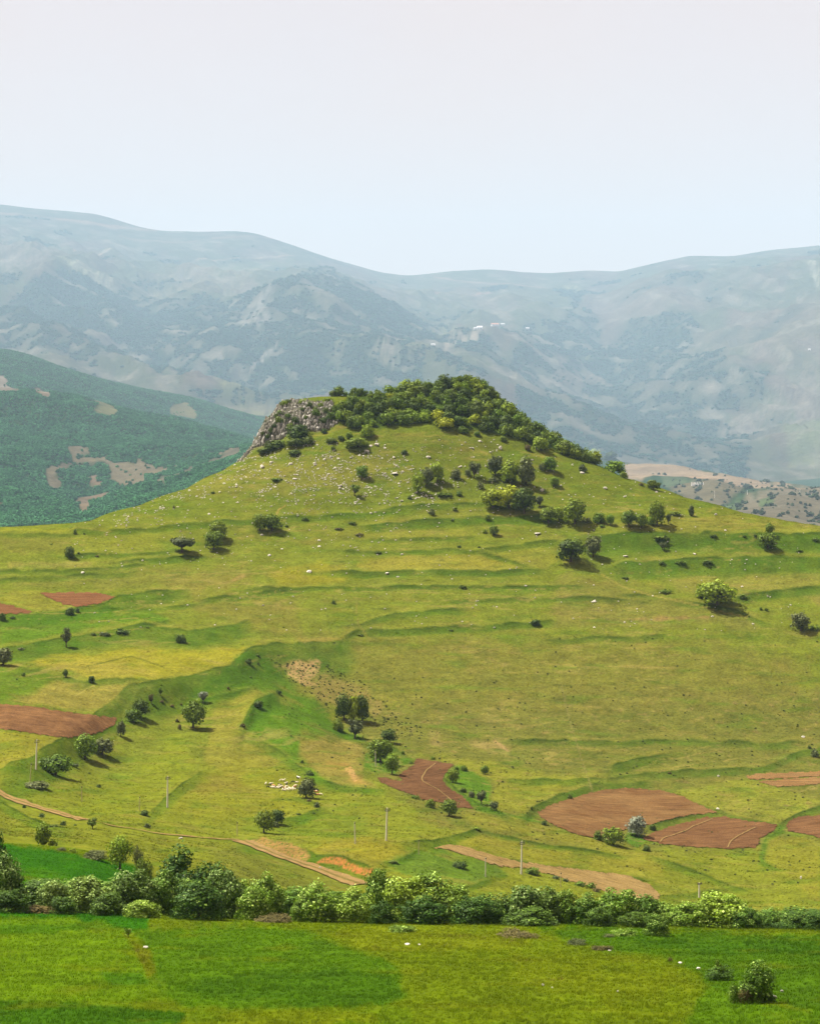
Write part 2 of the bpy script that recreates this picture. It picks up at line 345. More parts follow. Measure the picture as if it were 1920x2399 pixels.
class Grid:
    def __init__(self, name, U, D):
        self.name, self.U, self.D = name, U, D
        Z = base_z(U, D)
        self.Vb = VH - Z / D[:, None] * F
        X = (U[None, :] - CX) / F * D[:, None]
        Y = np.repeat(D[:, None], len(U), 1)
        self.lush = np.zeros_like(Z)
        if name == 'hillside':
            dz, self.lush, self.lip, self.rim = bank_shift(U, self.Vb, D)
            Z = Z + dz * sstep(430, 480, Y)
            lo = sstep(420, 520, Y)
            Z += lo * (fbm(X / 38, Y / 38, 3, 11) * 0.9 + fbm(X / 9, Y / 6, 3, 12) * 0.26 + fbm(X / 2.5, Y / 2.5, 2, 13) * 0.07)
            # sheep-worn little steps running with the contour
            st = fbm(X / 45, Y / 5.5, 2, 14)
            Z += lo * 0.28 * st * sstep(800, 860, Y)
            cl = sstep(1196, 1203, Y) * (1 - sstep(1216, 1224, Y)) * sstep(500, 540, U)[None, :] * (1 - sstep(690, 730, U))[None, :]
            Z += cl * (ridged(X / 3.0, Y / 3.0, 3, 4) * 1.3)
        elif name == 'field':
            Z += fbm(X / 12, Y / 12, 4, 21) * 0.25 * sstep(60, 120, Y)
        elif name == 'foothills':
            Yo = 1500 + (Y - 1500) / FAR; Xo = X / FAR
            a = sstep(1500, 2000, Yo) * (1 - 0.6 * sstep(3700, 3900, Yo)) * FAR
            Z += a * (fbm(Xo / 170, Yo / 260, 4, 31) * 11 + ridged(Xo / 90, Yo / 150, 3, 35) * 4)
        elif name == 'mountains':
            Yo = 1500 + (Y - 1500) / FAR; Xo = X / FAR
            a = sstep(4300, 5000, Yo) * (1 - 0.97 * sstep(7300, 8450, Yo)) * FAR
            rx = Xo + 0.25 * Yo
            Z += a * (ridged(rx / 430, Yo / 1300, 5, 41) * 58 + ridged(rx / 150, Yo / 600, 4, 43) * 20 + fbm(Xo / 240, Yo / 420, 5, 45) * 14 + fbm(Xo / 60, Yo / 110, 4, 49) * 5)
            Z += sstep(8000, 8700, Yo) * fbm(Xo / 160, Yo / 300, 4, 47) * 5
        self.Z, self.X, self.Y = Z, X, Y
        self.V = VH - Z / D[:, None] * F

    def z(self, u, d):
        """bilinear height (relative to the eye) at arrays u, d"""
        u = np.atleast_1d(np.asarray(u, float)); d = np.atleast_1d(np.asarray(d, float))
        i = np.clip(np.searchsorted(self.U, u, side='right') - 1, 0, len(self.U) - 2)
        j = np.clip(np.searchsorted(self.D, d, side='right') - 1, 0, len(self.D) - 2)
        a = np.clip((u - self.U[i]) / (self.U[i + 1] - self.U[i]), 0, 1)
        b = np.clip((d - self.D[j]) / (self.D[j + 1] - self.D[j]), 0, 1)
        Z = self.Z
        return (Z[j, i] * (1 - a) + Z[j, i + 1] * a) * (1 - b) + (Z[j + 1, i] * (1 - a) + Z[j + 1, i + 1] * a) * b

    def column(self, u):
        i = int(np.clip(np.searchsorted(self.U, u, side='right') - 1, 0, len(self.U) - 2))
        a = (u - self.U[i]) / (self.U[i + 1] - self.U[i])
        return self.V[:, i] * (1 - a) + self.V[:, i + 1] * a


def rng_(*segs):
    out = []
    for a, b, s in segs:
        n = max(1, int(round((b - a) / s)))
        out.append(np.linspace(a, b, n, endpoint=False))
    return np.concatenate(out + [np.array([segs[-1][1]])])


UF = rng_((-2600, -600, 200), (-600, -20, 40), (-20, 1746, 4.2), (1746, 2326, 40), (2326, 4400, 200))
UH = rng_((-1900, -300, 80), (-300, -20, 20), (-20, 1746, 3.0), (1746, 2030, 20), (2030, 3000, 80))
UM = rng_((-1990, -200, 50), (-200, -10, 12), (-10, 1736, 3.4), (1736, 1930, 12), (1930, 3000, 50))
G_FIELD = Grid('field', UF, rng_((2, 60, 6), (60, 140, 2.5), (140, 300, 0.8), (300, 420, 1.6), (420, 432, 6)))
G_HILL = Grid('hillside', UH, rng_((420, 600, 2.4), (600, 1100, 1.35), (1100, 1190, 1.0), (1190, 1250, 0.7), (1250, 1300, 3), (1300, 1520, 16)))
G_FOOT = Grid('foothills', UM, np.array([far(x) for x in rng_((1500, 2000, 50), (2000, 3950, 9), (3950, 4340, 26))]))
G_MTN = Grid('mountains', UM, np.array([far(x) for x in rng_((4300, 5000, 30), (5000, 8900, 14), (8900, 9600, 90))]))
GRIDS = [G_FIELD, G_HILL, G_FOOT, G_MTN]


def pick(u, v, dmin=0, dmax=1e9):
    """Distance at which the line of sight through (u, v) meets the ground."""
    for g in GRIDS:
        if g.D[-1] < dmin or g.D[0] > dmax:
            continue
        c = g.column(u)
        ok = (c <= v) & (g.D >= dmin) & (g.D > 60)
        j = int(np.argmax(ok))
        if not ok[j]:
            continue
        if j > 0 and c[j - 1] > v and g.D[j - 1] >= dmin:
            t = (c[j - 1] - v) / (c[j - 1] - c[j])
            return float(g.D[j - 1] + t * (g.D[j] - g.D[j - 1]))
        return float(g.D[j])
    return None


def grid_at(d):
    return G_FIELD if d < 425 else G_HILL if d < 1510 else G_FOOT if d < far(4320) else G_MTN


def gpos(u, d, lift=0.0):
    z = float(grid_at(d).z(u, d)[0])
    return Vector(((u - CX) / F * d, d, CAMZ + z + lift))


def gpos_xy(x, y, lift=0.0):
    return gpos(x / y * F + CX, y, lift)


# ------------------------------------------------------------------ helpers: tags, materials, meshes
def lin(c):
    c = np.asarray(c, float) / 255.0
    return np.where(c <= 0.04045, c / 12.92, ((c + 0.055) / 1.055) ** 2.4)


ALB = 0.213                                   # sunlit picture colour -> base colour


def alb(*c):
    return lin(c) * ALB


def tag(o, label=None, cat=None, group=None, kind=None):
    if label: o['label'] = label
    if cat: o['category'] = cat
    if group: o['group'] = group
    if kind: o['kind'] = kind
    return o


def mat(name):
    m = bpy.data.materials.new(name)
    m.use_nodes = True
    n = m.node_tree
    n.nodes.clear()
    out = n.nodes.new('ShaderNodeOutputMaterial')
    return m, n, out


def node(n, t, **kw):
    x = n.nodes.new(t)
    for k, v in kw.items():
        if k in x.inputs.keys() if hasattr(x, 'inputs') else False:
            x.inputs[k].default_value = v
        else:
            setattr(x, k, v)
    return x


def math_n(n, op, a, b=None):
    x = n.nodes.new('ShaderNodeMath'); x.operation = op
    for i, s in enumerate((a, b)):
        if s is None: continue
        if isinstance(s, (int, float)): x.inputs[i].default_value = s
        else: n.links.new(s, x.inputs[i])
    return x.outputs[0]


def noise_n(n, vec, scale, detail=5, rough=0.55, lo=0.3, hi=0.7, tlo=0.0, thi=1.0):
    x = n.nodes.new('ShaderNodeTexNoise')
    x.inputs['Scale'].default_value = scale; x.inputs['Detail'].default_value = detail; x.inputs['Roughness'].default_value = rough
    n.links.new(vec, x.inputs['Vector'])
    r = n.nodes.new('ShaderNodeMapRange')
    for k, v in (('From Min', lo), ('From Max', hi), ('To Min', tlo), ('To Max', thi)): r.inputs[k].default_value = v
    n.links.new(x.outputs['Fac'], r.inputs['Value'])
    return r.outputs[0]


def scale_col(n, col, fac):
    x = n.nodes.new('ShaderNodeVectorMath'); x.operation = 'SCALE'
    n.links.new(col, x.inputs[0]); n.links.new(fac, x.inputs['Scale'])
    return x.outputs[0]


def mix_col(n, fac, a, b):
    x = n.nodes.new('ShaderNodeMixRGB')
    if isinstance(fac, (int, float)): x.inputs[0].default_value = fac
    else: n.links.new(fac, x.inputs[0])
    for i, s in ((1, a), (2, b)):
        if isinstance(s, (tuple, list, np.ndarray)): x.inputs[i].default_value = tuple(s)[:3] + (1,)
        else: n.links.new(s, x.inputs[i])
    return x.outputs[0]


def surface(n, out, col, rough=0.95, bump=None, bdist=0.2, bstr=0.6, spec=0.0):
    b = n.nodes.new('ShaderNodeBsdfPrincipled')
    b.inputs['Roughness'].default_value = rough
    b.inputs['Specular IOR Level'].default_value = spec
    if isinstance(col, (tuple, list, np.ndarray)): b.inputs['Base Color'].default_value = tuple(col)[:3] + (1,)
    else: n.links.new(col, b.inputs['Base Color'])
    if bump is not None:
        bp = n.nodes.new('ShaderNodeBump')
        bp.inputs['Strength'].default_value = bstr; bp.inputs['Distance'].default_value = bdist
        n.links.new(bump, bp.inputs['Height']); n.links.new(bp.outputs[0], b.inputs['Normal'])
    n.links.new(b.outputs[0], out.inputs[0])
    return b


def obj_coord(n, sx=1.0, sy=1.0, sz=1.0):
    t = n.nodes.new('ShaderNodeTexCoord')
    m = n.nodes.new('ShaderNodeMapping'); m.inputs['Scale'].default_value = (sx, sy, sz)
    n.links.new(t.outputs['Object'], m.inputs[0])
    return m.outputs[0]


def mesh_np(name, V, Fq, smooth=True, tint=None, fattr=None):
    """Mesh from arrays; Fq is an (n, 3|4) index array."""
    me = bpy.data.meshes.new(name)
    V = np.asarray(V, np.float32); Fq = np.asarray(Fq, np.int32)
    k = Fq.shape[1]
    me.vertices.add(len(V)); me.vertices.foreach_set('co', V.ravel())
    me.loops.add(Fq.size); me.loops.foreach_set('vertex_index', Fq.ravel())
    me.polygons.add(len(Fq))
    me.polygons.foreach_set('loop_start', np.arange(0, Fq.size, k, dtype=np.int32))
    me.polygons.foreach_set('loop_total', np.full(len(Fq), k, np.int32))
    me.polygons.foreach_set('use_smooth', np.full(len(Fq), smooth))
    if tint is not None:
        a = me.attributes.new('tint', 'FLOAT_COLOR', 'POINT')
        t = np.ones((len(V), 4), np.float32); t[:, :3] = tint
        a.data.foreach_set('color', t.ravel())
    if fattr is not None:
        a = me.attributes.new('shade', 'FLOAT', 'FACE')
        a.data.foreach_set('value', np.asarray(fattr, np.float32))
    me.update(calc_edges=True)
    return me


def link(name, data, parent=None, loc=None):
    o = bpy.data.objects.new(name, data)
    COL.objects.link(o)
    if parent is not None: o.parent = parent
    if loc is not None: o.location = loc
    return o


def grid_faces(nd, nu):
    i = np.arange(nd * nu).reshape(nd, nu)
    return np.stack([i[:-1, :-1], i[:-1, 1:], i[1:, 1:], i[1:, :-1]], -1).reshape(-1, 4)


def poly_sd(px, py, poly):
    """signed distance to a polygon (positive inside), in units"""
    n = len(poly)
    best = np.full(px.shape, 1e9); inside = np.zeros(px.shape, bool)
    for i in range(n):
        x0, y0 = poly[i]; x1, y1 = poly[(i + 1) % n]
        dx, dy = x1 - x0, y1 - y0
        t = np.clip(((px - x0) * dx + (py - y0) * dy) / (dx * dx + dy * dy + 1e-9), 0, 1)
        best = np.minimum(best, np.hypot(px - x0 - t * dx, py - y0 - t * dy))
        c = ((y0 > py) != (y1 > py)) & (px < (x1 - x0) * (py - y0) / (y1 - y0 + 1e-12) + x0)
        inside ^= c
    return np.where(inside, best, -best)


def line_sd(px, py, pl):
    best = np.full(px.shape, 1e9)
    for i in range(len(pl) - 1):
        x0, y0 = pl[i]; x1, y1 = pl[i + 1]
        dx, dy = x1 - x0, y1 - y0
        t = np.clip(((px - x0) * dx + (py - y0) * dy) / (dx * dx + dy * dy + 1e-9), 0, 1)
        best = np.minimum(best, np.hypot(px - x0 - t * dx, py - y0 - t * dy))
    return best


# ------------------------------------------------------------------ ground cover: what grows or lies where
MEADOW, YELL, LUSH, OLIVE, TAN, BARE = (139, 148, 52), (174, 164, 68), (92, 130, 34), (137, 136, 62), (178, 158, 88), (205, 168, 116)
GREEN = (118, 142, 42)
PAINT_HILL = [
 # the big dry slope and the drier middle of the hill
 ('Q', [(620, 1540), (900, 1470), (1300, 1440), (1700, 1450), (2100, 1480), (2100, 1760), (1700, 1790), (1300, 1790), (1060, 1790), (900, 1730), (800, 1640), (700, 1575)], (133, 132, 62), 16, .9),
 ('Q', [(420, 1400), (700, 1330), (1100, 1350), (1500, 1350), (1700, 1400), (1700, 1470), (1300, 1500), (850, 1490), (600, 1480)], (144, 139, 64), 26, .75),
 ('L', [(100, 760), (500, 720), (900, 750), (900, 960), (500, 980), (100, 960), (-300, 1000), (-250, 900)], (156, 148, 70), 18, .55),
 ('L', [(820, 700), (1100, 680), (1150, 840), (900, 860)], (142, 134, 68), 14, .5),
 ('M', [(60, 560), (500, 590), (800, 640), (760, 720), (300, 700), (40, 660)], (134, 136, 60), 14, .5),
 # right shoulder
 ('C', [(400, 650), (700, 600), (1200, 600), (1726, 680), (2300, 740), (1726, 705), (900, 700), (420, 710)], (158, 150, 66), 8, .6),
 ('C', [(0, 700), (300, 690), (900, 700), (1500, 705), (1726, 715), (1726, 850), (1000, 855), (440, 875), (330, 960), (0, 700)], (112, 134, 46), 8, .5),
 ('C', [(700, 960), (1300, 950), (1726, 935), (1726, 1020), (1300, 1060), (1100, 1090), (800, 1060)], (164, 156, 76), 8, .6),
 ('C', [(0, 970), (400, 990), (800, 1130), (1300, 1220), (1300, 1290), (0, 1290)], (150, 142, 72), 16, .6),
 ('C', [(1600, 1070), (2000, 1050), (2000, 1180), (1700, 1150)], (172, 158, 84), 6, .6),
 # pale strips across the middle
 ('B', [(330, 660), (360, 620), (600, 600), (1000, 590), (1060, 600), (1300, 668), (900, 682), (380, 688)], YELL, 4, .8),
 ('B', [(1060, 575), (1200, 548), (1400, 525), (1500, 620), (1420, 665), (1330, 665), (1200, 610)], (160, 158, 62), 4, .7),
 ('B', [(-160, 700), (0, 660), (160, 640), (300, 700), (250, 770), (0, 790), (-120, 790)], (170, 160, 50), 8, .65),
 ('B', [(0, 480), (400, 440), (900, 430), (1040, 460), (600, 500), (200, 500)], (160, 158, 60), 8, .6),
 ('B', [(560, 330), (900, 310), (1060, 310), (1000, 350), (700, 360)], (152, 150, 62), 6, .5),
 ('A', [(0, 350), (400, 350), (1000, 330), (1000, 345), (400, 370), (0, 368)], (162, 162, 48), 3, .8),
 ('A', [(480, 400), (900, 370), (1160, 420), (900, 470), (500, 470)], (158, 160, 60), 6, .6),
 ('A', [(30, 545), (300, 550), (560, 540), (500, 575), (60, 575)], (176, 162, 88), 4, .7),
 ('A', [(0, 380), (420, 380), (380, 480), (0, 480)], (140, 136, 62), 8, .6),
 ('A', [(100, 640), (700, 600), (1100, 570), (1100, 680), (700, 690), (100, 680)], (146, 140, 68), 10, .5),
 ('A', [(900, 640), (1400, 560), (1450, 640), (1200, 720), (1100, 760), (1050, 700)], (160, 146, 74), 14, .6),
 ('A', [(1050, 790), (1420, 760), (1726, 740), (1726, 960), (1300, 900)], (146, 136, 66), 14, .6),
 ('A', [(0, 850), (600, 800), (800, 800), (1000, 880), (700, 905), (300, 980), (0, 1020)], (100, 140, 34), 10, .8),
 ('A', [(0, 705), (220, 705), (300, 755), (380, 785), (360, 810), (220, 825), (60, 785), (0, 770)], (158, 154, 60), 3, .8),
 # spur fields on the west side
 ('E', [(-960, 150), (-800, 90), (-500, 110), (-320, 70), (0, 75), (300, 62), (600, 48), (500, 75), (430, 140), (400, 182), (200, 225), (0, 270), (-150, 290), (-420, 285), (-560, 255), (-700, 200)], (176, 168, 54), 4, .85),
 ('E', [(-940, 155), (-500, 130), (-200, 190), (-100, 250), (-420, 275), (-600, 245)], (182, 164, 82), 10, .5),
 ('D', [(470, 310), (600, 325), (720, 355), (1100, 355), (1290, 372), (1160, 470), (1090, 520), (1010, 600), (950, 615), (600, 575), (300, 528), (40, 505), (250, 440)], (172, 158, 78), 6, .85),
 ('D', [(-600, 200), (0, 230), (350, 240), (450, 310), (300, 420), (0, 500), (-600, 500)], (104, 138, 36), 10, .7),
 ('D', [(-500, 760), (0, 735), (400, 795), (560, 810), (720, 900), (560, 980), (330, 1090), (0, 1190), (-500, 1240)], (166, 158, 58), 8, .75),
 ('D', [(1400, 720), (1290, 900), (1060, 1060), (880, 1200), (560, 1330), (700, 1381), (1200, 1400), (1380, 1230), (1580, 1050), (1560, 880)], (150, 158, 48), 10, .7),
 ('E', [(270, 560), (300, 430), (340, 375), (480, 335), (640, 315), (690, 330), (590, 370), (540, 440), (480, 560), (600, 650), (780, 770), (700, 830), (400, 900), (230, 800)], (164, 156, 66), 6, .75),
 ('E', [(200, 860), (500, 800), (840, 900), (960, 960), (960, 1120), (700, 1180), (300, 1200), (0, 1120), (60, 980)], (156, 154, 48), 14, .6),
 ('E', [(100, 940), (400, 920), (600, 990), (300, 1030), (120, 1010)], (158, 140, 66), 14, .5),
 # lush channels
 ('E', [(430, 130), (520, 85), (640, 130), (760, 240), (900, 340), (1050, 450), (1110, 560), (1300, 660), (1330, 700), (1100, 640), (880, 590), (860, 800), (1000, 880), (1300, 990), (1420, 1010), (1300, 1000), (960, 950), (760, 760), (640, 660), (480, 590), (480, 560), (540, 450), (640, 360), (560, 310), (200, 400), (150, 330), (400, 190)], (90, 140, 30), 8, .75),
 ('E', [(1310, 760), (1400, 720), (1480, 800), (1600, 800), (1560, 850), (1500, 900), (1380, 910), (1300, 880)], (92, 140, 34), 6, .8),
 ('E', [(880, 660), (1100, 660), (1320, 690), (1270, 800), (1310, 930), (1400, 1000), (1100, 960), (960, 870), (870, 760)], (164, 146, 76), 6, .8),
 ('E', [(470, 1260), (560, 1210), (720, 1240), (1000, 1130), (1300, 1180), (1320, 1323), (600, 1323)], (124, 142, 44), 10, .6),
 # bare scars
 ('E', [(1000, 830), (1200, 820), (1240, 900), (1330, 980), (1240, 960), (1120, 880)], (184, 146, 82), 6, .7),
 ('F', [(420, 60), (480, 60), (500, 140), (430, 140)], (184, 160, 104), 6, .6),
 ('F', [(680, 110), (860, 90), (960, 150), (930, 185), (700, 150)], (180, 154, 100), 8, .6),
 ('C', [(330, 1250), (700, 1230), (1000, 1238), (680, 1262)], (176, 140, 92), 4, .7),
 ('A', [(1310, 655), (1400, 615), (1420, 630), (1360, 660)], (186, 156, 98), 2, .7),
 ('A', [(1726, 1000), (1950, 980), (1960, 1000), (1760, 1025)], (176, 146, 84), 3, .6),
 # around the ploughed fields
 ('F', [(300, 190), (600, 230), (830, 250), (1200, 330), (1560, 350), (1380, 420), (1100, 540), (1050, 590), (900, 570), (820, 470), (860, 400), (700, 330), (590, 260), (440, 220)], (160, 160, 56), 8, .8),
 ('F', [(590, 270), (700, 300), (860, 400), (820, 500), (860, 570), (960, 600), (1060, 600), (1180, 650), (960, 620), (720, 570), (640, 460), (530, 400), (520, 340)], (98, 142, 38), 5, .85),
 ('F', [(640, 580), (800, 600), (1000, 640), (1200, 680), (1500, 760), (1726, 830), (2000, 880), (2000, 960), (1600, 850), (1200, 770), (800, 690), (640, 630)], (160, 156, 60), 6, .8),
 ('F', [(620, 770), (770, 725), (1100, 800), (1726, 890), (2000, 930), (2000, 1010), (1700, 990), (1330, 950), (900, 870), (620, 800)], (162, 156, 58), 6, .8),
 ('G', [(880, 370), (1300, 280), (1500, 350), (1726, 430), (1500, 545), (1180, 490), (1060, 450)], (156, 158, 60), 5, .8),
 ('G', [(1390, 650), (1500, 560), (1530, 560), (1530, 600), (1440, 640), (1410, 760), (1500, 820), (1380, 780)], (96, 136, 42), 4, .8),
 ('G', [(1440, 640), (1540, 600), (1726, 640), (1726, 1000), (1600, 900), (1420, 740)], (158, 154, 54), 8, .7),
 ('G', [(700, 590), (640, 590), (620, 640), (700, 690), (760, 640)], (100, 146, 48), 3, .8),
 ('I', [(580, 55), (860, 70), (1000, 110), (1000, 170), (800, 245), (620, 175), (480, 160), (400, 130)], (166, 152, 52), 8, .7),
 ('I', [(870, 200), (1060, 130), (1200, 115), (1500, 200), (1600, 280), (1340, 350), (1200, 300), (1000, 280)], (106, 138, 48), 6, .85),
 ('I', [(0, 80), (240, 170), (560, 280), (720, 345), (400, 380), (0, 330), (-200, 120)], (136, 140, 58), 12, .7),
 # bright green crop behind the hedge on the west
 ('H', [(-400, 330), (30, 355), (200, 380), (340, 400), (520, 440), (700, 470), (860, 480), (900, 560), (720, 640), (300, 700), (100, 640), (-400, 640)], (60, 122, 22), 4, .9),
]
PAINT_LATE = [
 ('E', [(700, 170), (870, 128), (1000, 140), (985, 200), (930, 240), (990, 290), (900, 290), (830, 240), (790, 215), (780, 175)], (214, 176, 124), 5, .9),
 ('E', [(900, 250), (1050, 190), (1150, 250), (1290, 300), (1420, 440), (1380, 520), (1320, 420), (1120, 430), (1030, 400), (960, 320)], (172, 148, 92), 8, .65),
 ('E', [(1170, 860), (1215, 850), (1268, 935), (1240, 945), (1190, 900)], (212, 168, 112), 2, .9),
 ('I', [(40, 66), (150, 62), (270, 92), (390, 122), (418, 160), (380, 186), (300, 172), (200, 132), (110, 102)], (196, 152, 96), 3, .9),
 ('I', [(466, 196), (510, 186), (560, 176), (610, 186), (640, 196), (680, 216), (720, 232), (770, 250), (802, 244), (774, 282), (730, 270), (690, 258), (650, 246), (622, 226), (590, 208), (540, 200)], (216, 140, 82), 1.4, .95),
]
PAINT_FIELD = [
 ('H', [(-400, 330), (30, 355), (200, 380), (340, 400), (520, 440), (700, 470), (860, 480), (960, 600), (900, 900), (-400, 900)], (62, 124, 20), 4, .95),
 ('H', [(-400, 480), (200, 500), (420, 560), (700, 640), (700, 700), (-400, 640)], (92, 140, 24), 8, .6),
 ('K', [(-900, 40), (200, 50), (430, 70), (520, 110), (560, 170), (600, 240), (640, 310), (730, 400), (300, 420), (-900, 400)], (114, 148, 10), 7, .92),
 ('K', [(-900, 60), (400, 90), (470, 110), (200, 118), (-900, 110)], (84, 130, 6), 4, .7),
 ('K', [(560, 110), (900, 90), (1190, 92), (1330, 130), (1500, 185), (1620, 225), (1690, 285), (1705, 380), (1640, 420), (1400, 440), (1000, 440), (760, 425), (660, 330), (620, 220), (600, 160)], (94, 134, 12), 9, .9),
 ('K', [(720, 330), (1000, 300), (1400, 260), (1650, 300), (1700, 380), (1600, 420), (1300, 440), (1100, 400), (860, 390)], (78, 118, 34), 10, .7),
 ('K', [(520, 115), (560, 150), (640, 190), (660, 290), (620, 310), (590, 230), (560, 170)], (124, 128, 44), 3, .7),
 ('K', [(430, 290), (600, 285), (620, 330), (480, 345)], (62, 116, 34), 6, .6),
 ('K', [(-900, 400), (100, 405), (500, 425), (800, 445), (760, 502), (-900, 640)], (66, 116, 8), 5, .85),
 ('K', [(0, 385), (300, 405), (700, 430), (500, 425), (100, 405), (0, 400)], (116, 146, 20), 3, .7),
 ('K', [(800, 440), (1300, 450), (1726, 430), (1726, 640), (760, 640)], (112, 140, 14), 6, .7),
 ('K', [(900, 455), (1300, 440), (1600, 460), (1600, 520), (1000, 520)], (138, 146, 24), 8, .5),
 ('J', [(150, 460), (500, 455), (900, 470), (1300, 495), (1726, 500), (2400, 520), (2400, 1000), (1726, 960), (1500, 880), (1180, 830), (1070, 790), (1050, 720), (900, 650), (560, 600), (330, 540)], (88, 128, 8), 8, .92),
 ('J', [(600, 520), (1100, 535), (1726, 530), (1726, 620), (1100, 610)], (70, 112, 30), 12, .7),
 ('J', [(1080, 790), (1180, 830), (1500, 900), (1726, 960), (1726, 1100), (900, 1100), (1000, 960)], (96, 138, 10), 8, .8),
 ('J', [(0, 600), (500, 650), (900, 700), (1000, 800), (600, 900), (0, 760)], (132, 144, 42), 26, .6),
 ('I', [(680, 580), (1300, 590), (1726, 600), (1726, 720), (700, 720), (560, 640)], (142, 150, 48), 14, .55),
 ('Q', [(700, 2150), (1150, 2160), (1400, 2170), (1400, 2185), (1000, 2180), (700, 2172)], (112, 150, 14), 4, .7),
]
PAINT_FOOT = [
 ('N', [(395, 690), (460, 665), (525, 700), (520, 720), (450, 720), (440, 745), (600, 740), (650, 760), (790, 760), (800, 735), (900, 735), (905, 770), (1040, 765), (1060, 735), (1170, 732), (1090, 770), (960, 810), (850, 835), (840, 870), (780, 890), (700, 890), (640, 860), (640, 800), (600, 760), (480, 765), (400, 790), (330, 820), (320, 850), (350, 870), (330, 905), (285, 900), (265, 820), (300, 790), (420, 760)], (164, 152, 120), 3, .95),
 ('N', [(430, 995), (520, 950), (640, 940), (620, 970), (540, 1010), (490, 1060), (470, 1050)], (172, 152, 122), 3, .95),
 ('N', [(890, 900), (940, 850), (1040, 840), (1100, 800), (1250, 760), (1380, 700), (1400, 740), (1250, 820), (1000, 910), (900, 935)], (166, 152, 130), 5, .7),
 ('N', [(1250, 720), (1380, 675), (1370, 700), (1270, 745)], (178, 158, 128), 3, .9),
 ('N', [(985, 420), (1080, 405), (1145, 450), (1130, 465), (990, 455)], (164, 160, 110), 2, .95),
 ('N', [(545, 450), (650, 440), (695, 460), (680, 470), (560, 465)], (160, 160, 112), 2, .9),
 ('N', [(-200, 255), (30, 255), (50, 300), (40, 330), (110, 355), (60, 355), (-200, 330)], (186, 172, 150), 2, .95),
 ('N', [(180, 345), (230, 340), (260, 370), (300, 385), (290, 405), (215, 385)], (186, 166, 138), 2, .95),
 ('N', [(510, 860), (560, 840), (560, 880), (600, 880), (590, 900), (520, 900)], (172, 150, 122), 2, .9),
 ('N', [(-60, 990), (20, 995), (20, 1000), (-60, 1010)], (172, 150, 122), 2, .9),
 ('N', [(-60, 1030), (10, 1050), (10, 1075), (-60, 1080)], (172, 150, 122), 2, .9),
 ('C', [(440, 262), (600, 280), (850, 290), (960, 320), (1200, 360), (1400, 405), (1560, 425), (1726, 440), (1726, 450), (1400, 440), (1240, 440), (1050, 385), (880, 380), (660, 375), (460, 375)], (214, 188, 152), 2.5, .95),
 ('C', [(640, 352), (900, 360), (1050, 372), (960, 385), (660, 378)], (228, 190, 150), 3, .7),
 ('C', [(680, 380), (860, 378), (880, 400), (760, 412), (700, 400)], (122, 142, 98), 3, .9),
 ('C', [(740, 420), (900, 380), (1050, 385), (1240, 440), (1150, 470), (1000, 510), (860, 470)], (164, 152, 116), 4, .9),
 ('C', [(1000, 510), (1100, 485), (1230, 490), (1240, 520), (1190, 570), (1080, 560)], (126, 150, 96), 4, .9),
 ('C', [(1240, 470), (1400, 440), (1600, 430), (1726, 430), (2000, 440), (2000, 700), (1726, 690), (1400, 620), (1190, 575)], (170, 158, 130), 6, .9),
 ('C', [(1320, 510), (1400, 490), (1420, 505), (1340, 540)], (120, 150, 90), 3, .8),
]
